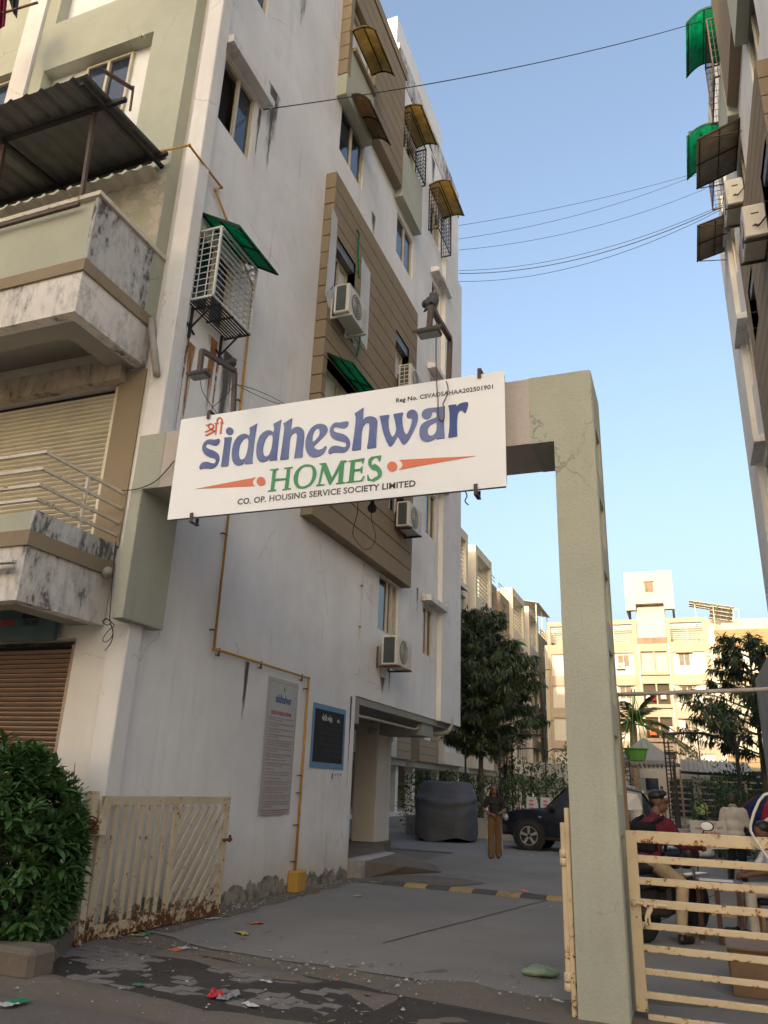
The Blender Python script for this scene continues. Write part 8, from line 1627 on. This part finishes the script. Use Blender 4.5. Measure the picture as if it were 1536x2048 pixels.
# ---- stooping man at the right edge
pr = [('e', (.02, -.42, 1.26), (.078, .095, .105), 0), ('c', (.0, -.28, 1.24), .055, (.01, -.36, 1.27), .05, 0), ('e', (0, -.16, 1.16), (.185, .15, .15), 1), ('e', (0, .0, 1.02), (.17, .14, .15), 1), ('c', (-.17, -.22, 1.22), .062, (.17, -.22, 1.22), .062, 1), ('c', (-.19, -.22, 1.21), .062, (-.27, -.14, 1.02), .054, 1), ('c', (-.27, -.14, 1.02), .042, (-.18, -.40, .90), .03, 0), ('c', (.19, -.22, 1.21), .062, (.27, -.2, 1.02), .054, 1), ('c', (.27, -.2, 1.02), .042, (.10, -.44, .92), .03, 0), ('e', (0, .06, .88), (.16, .13, .12), 2), ('c', (.09, .05, .84), .09, (.1, .02, .46), .07, 2), ('c', (.1, .02, .46), .07, (.1, .08, .08), .056, 2), ('c', (-.09, .05, .84), .09, (-.1, .02, .46), .07, 2), ('c', (-.1, .02, .46), .07, (-.1, .08, .08), .056, 2), ('c', (.1, .07, .04), .042, (.11, -.1, .035), .036, 3), ('c', (-.1, .07, .04), .042, (-.11, -.1, .035), .036, 3)] + hand_prims((-.18, -.40, .90), (-.1, -.48, .87), 0, 1, .7, 1) + hand_prims((.10, -.44, .92), (.03, -.5, .88), 0, 1, .7, -1)
SM = figure('person', 'stooping man in pale blue shirt cut off by the right edge', (1.14, 13.0, 0), .1, pr, ['skin', 'c_paleblue', 'c_navy', 'shoe'], .015); b = MB(); b.ball((.02, -.405, 1.295), 1, .086, .098, .088, 14, 9); b.build('hair', M['hair'], SM, True, local=True)
# ---- seated man at the table reaching over a paper
pr = [('e', (.0, -.10, 1.15), (.078, .095, .105), 0), ('c', (0, -.02, 1.0), .055, (0, -.06, 1.08), .05, 0), ('e', (0, .02, .84), (.19, .13, .18), 1), ('e', (0, .05, .62), (.175, .14, .15), 1), ('c', (-.17, .0, .95), .064, (.17, .0, .95), .064, 1), ('c', (.19, 0, .94), .062, (.24, -.10, .74), .054, 1), ('c', (.24, -.10, .74), .046, (.12, -.36, .66), .03, 0), ('c', (-.19, 0, .94), .062, (-.23, -.12, .76), .056, 1), ('c', (-.23, -.12, .76), .05, (-.12, -.34, .67), .03, 0), ('e', (0, .08, .50), (.18, .16, .10), 2), ('c', (.10, .05, .50), .085, (.13, -.36, .50), .07, 2), ('c', (.13, -.36, .50), .068, (.12, -.34, .10), .056, 2), ('c', (-.10, .05, .50), .085, (-.12, -.36, .50), .07, 2), ('c', (-.12, -.36, .50), .068, (-.12, -.42, .10), .056, 2), ('c', (.12, -.33, .05), .042, (.13, -.52, .04), .036, 3), ('c', (-.12, -.41, .05), .042, (-.12, -.60, .04), .036, 3)] + hand_prims((.12, -.36, .66), (.06, -.46, .64), 0, 1, .6, 1) + hand_prims((-.12, -.34, .67), (-.06, -.44, .64), 0, 1, .6, -1)
SE = figure('person', 'seated man in white clothes leaning over the small dark table', (.86, 11.0, 0), R(-78), pr, ['skin_dark', 'c_tee', 'c_white', 'shoe'], .015); b = MB(); b.ball((0, -.085, 1.19), 1, .086, .098, .085, 14, 9); b.build('hair', M['hair'], SE, True, local=True)
CH = thing('chair', 'dark chair under the seated man in white', 'chair', (.90, 11.0, 0)); b = MB(); b.bbox(.62, 1.12, 10.76, 11.24, .36, .42, .015); b.build('seat', M['c_navy'], CH); b = MB(); b.bbox(1.08, 1.13, 10.76, 11.24, .42, .95, .015); b.build('backrest', M['c_navy'], CH)
for x in (.65, 1.10):
    for y in (10.79, 11.21): b = MB(); b.box(x - .02, x + .02, y - .02, y + .02, 0, .36); b.build('leg', M['wood'], CH)
TA = thing('table', 'small table with dark red legs and papers behind the gate', 'table', (.2, 10.5, 0)); b = MB(); b.bbox(-.06, .46, 10.2, 10.85, .575, .605, .006); b.build('tabletop', M['wood_dark'], TA)
for x, y in ((-.02, 10.4), (.17, 10.15), (.42, 10.8), (.40, 10.28)): b = MB(); b.box(x - .026, x + .026, y - .026, y + .026, 0, .575); b.build('leg', M['wood_dark'], TA)
b = MB(); b.box(.0, .36, 10.42, 10.66, .606, .612); b.build('sheet', M['paper'], tag(thing('paper', 'white written sheet lying on the small dark table', 'paper', (.2, 10.5, .606)), None))
BX = thing('wooden_box', 'brown plywood box behind the gate bars at the lower right', 'box', (.6, 7.9, 0)); p = AY(1457, 1893, 7.7); b = MB(); b.bbox(p.x, p.x + .9, 7.7, 8.4, 0, p.z - .02, .006); b.build('side', M['wood'], BX); b = MB(); b.bbox(p.x - .012, p.x + .92, 7.68, 8.42, p.z - .0199, p.z, .004); b.build('lid', M['wood'], BX)
PLc = thing('placard', 'white placard with red hand painted lettering behind the gate', 'sign', (.2, 16, .6)); q0, q1, q2, q3 = AY(1378, 1640, 16), AY(1452, 1643, 16), AY(1456, 1674, 16), AY(1384, 1674, 16); q2.z -= .2; q3.z -= .2; b = MB(); b.prism([q0, q1, q2, q3], (0, .03, 0)); b.build('panel', M['board_grey'], PLc)
b = MB(); b.obox((q3.x + .05, 16.05, 0), (q3.x + .05, 16.05, q3.z + .1), .03, .03); b.obox((q2.x - .05, 16.05, 0), (q2.x - .05, 16.05, q2.z + .1), .03, .03); b.build('leg', M['iron'], PLc)
ux = (q1 - q0).normalized(); ymx = lambda px, py: plane_mx(AY(px, py, 15.996), ux, (0, 0, 1), (0, -1, 0))
for s, px, py, w_ in (('\u0ab5\u0ac0\u0ab0 \u0ab8\u0aa8\u0abe\u0aa4\u0aa8', 1408, 1649.5, .21), ('\u0a85\u0aae\u0ac3\u0aa4 \u0aaa\u0acd\u0ab0\u0abf\u0aaf', 1390, 1658, .26), ('\u0ab8\u0ab0\u0acb', 1434, 1658.5, .10), ('\u0ab8\u0acd\u0ab5. \u0aaa\u0acd\u0ab0\u0ac7\u0aae\u0ac0\u0ab2\u0abe\u0ab2', 1408, 1667.5, .28)): text_on('lettering', s, M['ink_red'], PLc, ymx(px, py), .1, w_, .003, height=.062)
SK = thing('rubble_sack', 'pale torn sack of rubble on the lane behind the gate', 'sack', AZ(1398, 1722)); b = MB(); q = AZ(1398, 1716); b.ball((q.x, q.y, .16), .34, 1.2, .7, .55, 14, 9); b.v = [(x + .06 * mnoise.noise(Vector((x * 6, y * 6, z * 6))), y, max(0, z + .06 * mnoise.noise(Vector((x * 5, y * 5, z * 5 + 4))))) for x, y, z in b.v]; b.build('sack', M['l_white'], SK, True)
UM = thing('umbrella', 'big red and navy striped umbrella lowered to the ground at the right edge', 'umbrella', (1.62, 19, 0)); n = 8; apx = Vector((1.75, 19.1, 1.72)); 
for k in range(n):
    a0, a1 = 2 * math.pi * (k + .3) / n, 2 * math.pi * (k + 1.3) / n; b = MB(); g_ = 6; rows_ = []
    for i in range(g_ + 1):
        s_ = i / g_; r_ = .95 * math.sin(min(1, s_ * 1.12) * math.pi / 2); z = apx.z - .95 * (1 - math.cos(s_ * math.pi / 2)) - .10 * s_; rows_.append([(apx.x + r_ * math.cos(a), apx.y + r_ * math.sin(a), z) for a in (a0, (a0 + a1) / 2, a1)])
    for i in range(g_):
        for j in range(2): b.quad(rows_[i][j], rows_[i][j + 1], rows_[i + 1][j + 1], rows_[i + 1][j])
    b.build('panel', M['c_red' if k % 2 else 'c_blue'], UM, True)
b = MB(); b.tube([apx + Vector((0, 0, .06)), (apx.x, apx.y, 0)], .018, 8); b.build('shaft', M['iron'], UM)
HS = thing('pipe_hoop', 'white bent plastic pipe looping in front of the striped umbrella', 'pipe', AY(1510, 1650, 6.9)); b = MB(); hp = [(1560, 1582), (1540, 1586), (1528, 1590), (1518, 1602), (1508, 1625), (1501, 1650), (1501, 1662), (1508, 1675), (1522, 1697), (1537, 1718), (1550, 1736)]; pts = []
for i in range(len(hp) - 1):
    for k in range(4): t_ = k / 4; pts.append(AY(hp[i][0] + (hp[i + 1][0] - hp[i][0]) * t_, hp[i][1] + (hp[i + 1][1] - hp[i][1]) * t_, 6.55))
b.tube(pts, .0095, 8); b.build('tube', M['ac_white'], HS, True)
# ---- two children / youths far back
def youth(label, px, ptop, Y, z0, hgt, m1, m2):
    k = hgt / 1.5; q = AY(px, 1600, Y); pr = [('e', (0, 0, 1.39 * k), (.075 * k, .09 * k, .10 * k), 0), ('c', (0, .01, 1.22 * k), .045 * k, (0, 0, 1.33 * k), .045 * k, 0), ('e', (0, 0, 1.05 * k), (.16 * k, .10 * k, .17 * k), 1), ('e', (0, 0, .88 * k), (.14 * k, .10 * k, .13 * k), 1), ('c', (-.13 * k, 0, 1.19 * k), .05 * k, (.13 * k, 0, 1.19 * k), .05 * k, 1), ('c', (.16 * k, 0, 1.18 * k), .05 * k, (.22 * k, 0, 1.02 * k), .05 * k, 1), ('c', (-.16 * k, 0, 1.18 * k), .05 * k, (-.22 * k, 0, 1.02 * k), .05 * k, 1), ('c', (.22 * k, 0, 1.02 * k), .035 * k, (.20 * k, -.08, .74 * k), .03 * k, 0), ('c', (-.22 * k, 0, 1.02 * k), .035 * k, (-.20 * k, -.08, .74 * k), .03 * k, 0), ('e', (0, 0, .74 * k), (.14 * k, .1 * k, .10 * k), 2), ('c', (.07 * k, 0, .72 * k), .08 * k, (.08 * k, 0, .40 * k), .065 * k, 2), ('c', (-.07 * k, 0, .72 * k), .08 * k, (-.08 * k, 0, .40 * k), .065 * k, 2), ('c', (.08 * k, 0, .40 * k), .05 * k, (.08 * k, 0, .06), .04 * k, 0), ('c', (-.08 * k, 0, .40 * k), .05 * k, (-.08 * k, 0, .06), .04 * k, 0), ('c', (.08 * k, 0, .035), .035, (.09 * k, -.12, .03), .03, 0), ('c', (-.08 * k, 0, .035), .035, (-.09 * k, -.12, .03), .03, 0)]
    t = figure('person', label, (q.x, Y, z0), 0, pr, ['skin', m1, m2], .018); b = MB(); b.ball((0, .015, 1.42 * k), 1, .082 * k, .095 * k, .085 * k, 12, 8); b.build('hair', M['hair'], t, True, local=True)
youth('boy in white tee and lime shorts standing beyond the dark car', 1325, 1572, 36, .55, 1.36, 'c_tee', 'c_lime'); youth('boy in lime shirt half hidden by the hedge at the back', 1400, 1588, 36, 0, 1.62, 'c_lime', 'c_navy')
b = MB(); q = AY(1325, 1600, 36); b.bbox(q.x - 1.2, q.x + .45, 35.6, 37, 0, .55, .02); tag(b.build('raised_platform', M['concrete'], None), 'low concrete platform the boy in white tee stands on', 'platform')
# ------------------------------------------------------------------ cars
def car(label, loc, rz, detail=True):
    """compact SUV, nose towards local -x"""
    t = thing('parked_car', label, 'car', loc, rz); L = 4.25
    top = [(0, .62), (.05, .82), (.16, .95), (.45, 1.01), (.95, 1.06), (1.22, 1.10), (1.75, 1.60), (2.05, 1.68), (2.7, 1.715), (3.3, 1.70), (3.75, 1.62), (4.02, 1.20), (4.18, 1.02), (4.25, .70)]
    belt = lambda x: min(1.06 if x > 1.2 else 9, 1.06)
    secs = []
    for x, zt in top:
        e = min(1, min(x, L - x) / .35 + .55); hwid = .875 * (.80 + .20 * min(1, min(x + .12, L - x + .12) / .5)); zb = .30 if .3 < x < 3.95 else .38
        zs = min(zt - .03, 1.04); rw = hwid * (.74 if zt > 1.25 else .90 if zt < 1.12 else .84)
        secs.append([(x, 0, zb), (x, hwid * .9, zb), (x, hwid * .99, min(zs, .55)), (x, hwid, min(zs, .80)), (x, hwid * .965, zs), (x, rw, zt - .02 if zt < 1.12 else zt - .06), (x, rw * .86, zt), (x, 0, zt + .015)])
    b = MB()
    for s in (1, -1):
        vs = [(x, y * s, z) for sec in secs for x, y, z in sec]; n = len(secs[0]); b.add(vs, [((i * n + j, i * n + j + 1, (i + 1) * n + j + 1, (i + 1) * n + j) if s > 0 else (i * n + j, (i + 1) * n + j, (i + 1) * n + j + 1, i * n + j + 1)) for i in range(len(secs) - 1) for j in range(n - 1)] + [tuple(range(n)) if s < 0 else tuple(range(n))[::-1], tuple((len(secs) - 1) * n + j for j in range(n))])
    body = b.build('body', M['car_paint'], t, local=True); shade_smooth_angle(body, 28)
    for s in (1, -1):
        def side(x, z, o=.012):
            # point on the glasshouse flank
            i = max(k for k in range(len(top) - 1) if top[k][0] <= x); k = (x - top[i][0]) / (top[i + 1][0] - top[i][0]); a, c = secs[i], secs[i + 1]; y4 = a[4][1] + (c[4][1] - a[4][1]) * k; z4 = a[4][2] + (c[4][2] - a[4][2]) * k; y5 = a[5][1] + (c[5][1] - a[5][1]) * k; z5 = a[5][2] + (c[5][2] - a[5][2]) * k
            q = (z - z4) / max(.01, z5 - z4); return (x, s * (y4 + (y5 - y4) * q + o), z)
        for nm, pts in (('side_window', [(1.42, 1.10), (2.38, 1.10), (2.38, 1.60), (1.92, 1.57), (1.62, 1.36)]), ('side_window', [(2.46, 1.10), (3.18, 1.10), (3.20, 1.58), (2.46, 1.61)]), ('quarter_window', [(3.28, 1.12), (3.78, 1.16), (3.66, 1.53), (3.29, 1.57)])):
            b = MB(); b.poly([side(*p) for p in (pts if s < 0 else pts[::-1])]); b.build(nm, M['car_glass'], t, local=True)
        for x in (.78, 3.32):
            b = MB(); b.lathe((x, s * .70, .37), [(.02, 0), (.44, 0), (.44, s * .181), (.02, s * .181)], 30, 'Y'); b.build('wheel_arch', M['car_black'], t, local=True)
            b = MB(); b.lathe((x, s * .78, .37), [(.24, 0), (.35, 0), (.37, s * .03), (.37, s * .10), (.345, s * .125), (.245, s * .125), (.235, s * .09)], 32, 'Y'); w_ = b.build('wheel', M['rubber'], t, True, local=True)
            b = MB(); b.lathe((x, s * .80, .37), [(.23, 0), (.245, s * .10), (.225, s * .10), (.215, s * .045), (.05, s * .045)], 30, 'Y')
            for k in range(5):
                a = 2 * math.pi * k / 5 + .3; a2 = a + .42; y = s * .895; P2 = lambda r, ang, yy=y: (x + r * math.cos(ang), yy, .37 + r * math.sin(ang)); b.prism([P2(.05, a - .5), P2(.228, a - .13), P2(.228, a + .20), P2(.05, a + .6)], (0, -s * .03, 0))
            b.build('rim', M['chrome'], w_, local=True)
        b = MB(); b.bbox(.95, 3.1, s * .80, s * .885, .27, .36, .02); b.build('sill_trim', M['car_black'], t, local=True)
        b = MB(); b.ball((1.42, s * 1.0, 1.10), 1, .07, .11, .085, 12, 8); b.obox((1.44, s * .86, 1.07), (1.43, s * .95, 1.08), .05, .04); b.build('side_mirror', M['car_black'], t, True, local=True)
        b = MB(); b.ball((.14, s * .70, .80), 1, .10, .15, .105, 12, 8); b.build('headlight', M['lamp_clear'], t, True, local=True)
        b = MB(); b.ball((4.10, s * .74, 1.0), 1, .10, .12, .22, 12, 9); b.build('tail_light', M['lamp_red'], t, True, local=True)
        for x in (2.2, 3.05): b = MB(); b.bbox(x, x + .17, s * .868, s * .892, .90, .93, .006); b.build('door_handle', M['car_paint'], t, local=True)
        b = MB(); b.bbox(1.05, 1.13, s * .868, s * .884, .84, .87, .004); b.build('side_lamp', M['lamp_clear'], t, local=True)
        b = MB()
        for x in (1.36, 2.42, 3.24): b.obox((x, s * .878, .40), (x, s * .874, 1.02), .008, .008)
        b.build('door_seam', M['car_black'], t, local=True)
        b = MB(); b.tube([(1.9, s * .60, 1.66), (2.05, s * .60, 1.76), (3.3, s * .60, 1.765), (3.5, s * .60, 1.70)], .018, 6); b.build('roof_rail', M['chrome'], t, local=True)
    b = MB(); b.bbox(-.04, .20, -.80, .80, .36, .62, .05); b.build('front_bumper', M['car_black'], t, local=True); b = MB(); b.bbox(4.08, 4.30, -.80, .80, .38, .68, .05); b.build('rear_bumper', M['car_black'], t, local=True)
    b = MB()
    for k in range(4): b.bbox(-.045, .02, -.48, .48, .64 + k * .065, .66 + k * .065, .004)
    b.prism([(-.05, -.56, .55), (-.05, -.50, .98), (.0, -.44, .98), (.0, -.50, .55)], (.0, .05, 0)); b.prism([(-.05, .50, .55), (-.05, .44, .98), (.0, .40, .98), (.0, .46, .55)], (.0, .05, 0)); b.build('grille', M['chrome'], t, local=True)
    b = MB(); b.poly([(1.24, -.72, 1.125), (1.24, .72, 1.125), (1.72, .60, 1.59), (1.72, -.60, 1.59)]); b.build('windscreen', M['car_glass'], t, local=True)
    b = MB(); b.poly([(3.80, .56, 1.585), (3.80, -.56, 1.585), (4.035, -.66, 1.22), (4.035, .66, 1.22)][::-1]); b.build('rear_window', M['car_glass'], t, local=True); return t
CA = car('dark navy car with silver alloy wheel parked across behind the pillar', (-4.98, 23.35, 0), R(-1.5))
c2 = dup(CA, (-11.6, 21.6, 0), R(186), 'dark car parked under the near block, half hidden by its wall')
# covered car
CV_ = thing('covered_car', 'car under a dark grey fabric cover parked before the far row', 'covered car', (-7.35, 25.3, 0), R(13)); b = MB(); nz_, na = 22, 72; vs = []
for i in range(nz_):
    z = .10 + 1.60 * i / (nz_ - 1); s = z / 1.70; hw = .96 * (1 if z < .95 else 1 - .30 * ((z - .95) / .75) ** 1.5); ly = 1.95 - (0 if z < .8 else .50 * ((z - .8) / .9) ** 1.2); top_ = i > nz_ - 5
    if top_: kk = (i - (nz_ - 5)) / 4; hw *= 1 - .10 * kk; ly *= 1 - .08 * kk; z = 1.70 - (1 - kk) ** 2 * .12 + .0
    for k in range(na):
        a = 2 * math.pi * k / na; ca, sa = math.cos(a), math.sin(a); e = 2 / 4.2; x = hw * math.copysign(abs(ca) ** e, ca); y = ly * math.copysign(abs(sa) ** e, sa); low = max(0, 1 - s * 1.15)
        f = .13 * low * (abs(math.sin(x * 8 + 1.6 * math.sin(x * 4))) - .5) + .05 * mnoise.noise(Vector((x * 2.4, y * 2.4, z * 2.2))) + .024 * mnoise.noise(Vector((x * 8, y * 8, z * 6)))
        sw = .12 * math.exp(-((z - (1.02 + .22 * abs(x))) / .07) ** 2) * (1 if y < 0 else 0)     # swag across the end
        n_ = Vector((ca, sa, 0)).normalized(); zz = z if i else .06 + .06 * math.sin(x * 5) + .05 * max(0, x)
        vs.append((x + n_.x * (f + sw), y + n_.y * (f + sw), zz))
fs = [(i * na + k, i * na + (k + 1) % na, (i + 1) * na + (k + 1) % na, (i + 1) * na + k) for i in range(nz_ - 1) for k in range(na)] + [tuple((nz_ - 1) * na + k for k in range(na))]
b.add(vs, fs); b.build('cover', M['cover'], CV_, True, local=True); b = MB()
for sx in (-.66, .66):
    for sy in (-1.25, 1.25): b.lathe((sx - .09, sy, .31), [(.2, 0), (.31, .01), (.31, .19), (.2, .2)], 20, 'X')
b.build('wheels', M['rubber'], CV_, True, local=True); b = MB()
for s in (-1, 1): b.ball((s * .95, .55, 1.02), 1, .11, .10, .10, 10, 7)
b.build('mirror_bulge', M['cover'], CV_, True, local=True)
# ------------------------------------------------------------------ canopies and units of the right hand block
CR = 'sheet canopies of the block at the right edge'
canopy('green sheet canopy over a cage high on the right block, upper of two', 14.2, 15.75, 18.5, 2.2, -1, .0, .78, .20, 'canopy_green', .14, 0, 1, CR, 0, 0); canopy('green sheet canopy with a pigeon on it, lower of two on the right block', 16.7, 18.3, 17.55, 2.2, -1, .0, .86, .14, 'canopy_green', .14, 0, 0, CR, 0, 0)
canopy('large grey brown sheet canopy over a window of the right block, upper of two', 14.05, 15.60, 15.05, 2.2, -1, .0, .88, .30, 'canopy_grey', 0, 1, 1, CR, 0, .35); canopy('grey brown sheet canopy over a window of the right block, lower of two', 17.25, 18.75, 15.25, 2.2, -1, .0, .83, .20, 'canopy_grey', 0, 1, 1, CR, 0, .35)
cage('dark window cage below the upper green canopy on the right block', 14.28, 15.6, 16.55, 18.3, 2.2, -1, .34, 'iron_brown', 8, 8, 3, 0, 'cages of the right block'); cage('dark window cage below the lower green canopy on the right block', 16.85, 18.1, 16.1, 17.4, 2.2, -1, .34, 'iron_brown', 8, 8, 3, 0, 'cages of the right block')
ac_unit('white air conditioner between the two grey canopies of the right block', 1.72, 14.0, 12.85, -1, .34, .8, .62, coil=False, group='air conditioners on the right block', bracket_mat='iron_brown', wallX=2.19); ac_unit('white air conditioner cut by the right edge of the picture', 1.62, 11.55, 10.15, -1, .34, .8, .62, coil=False, group='air conditioners on the right block', wallX=1.97)
q = AY(1414, 236, 17.0); bird('grey pigeon standing on the lower green canopy of the right block', Vector((1.52, 17.0, 17.62)), R(185), .30, 'feather', .2)
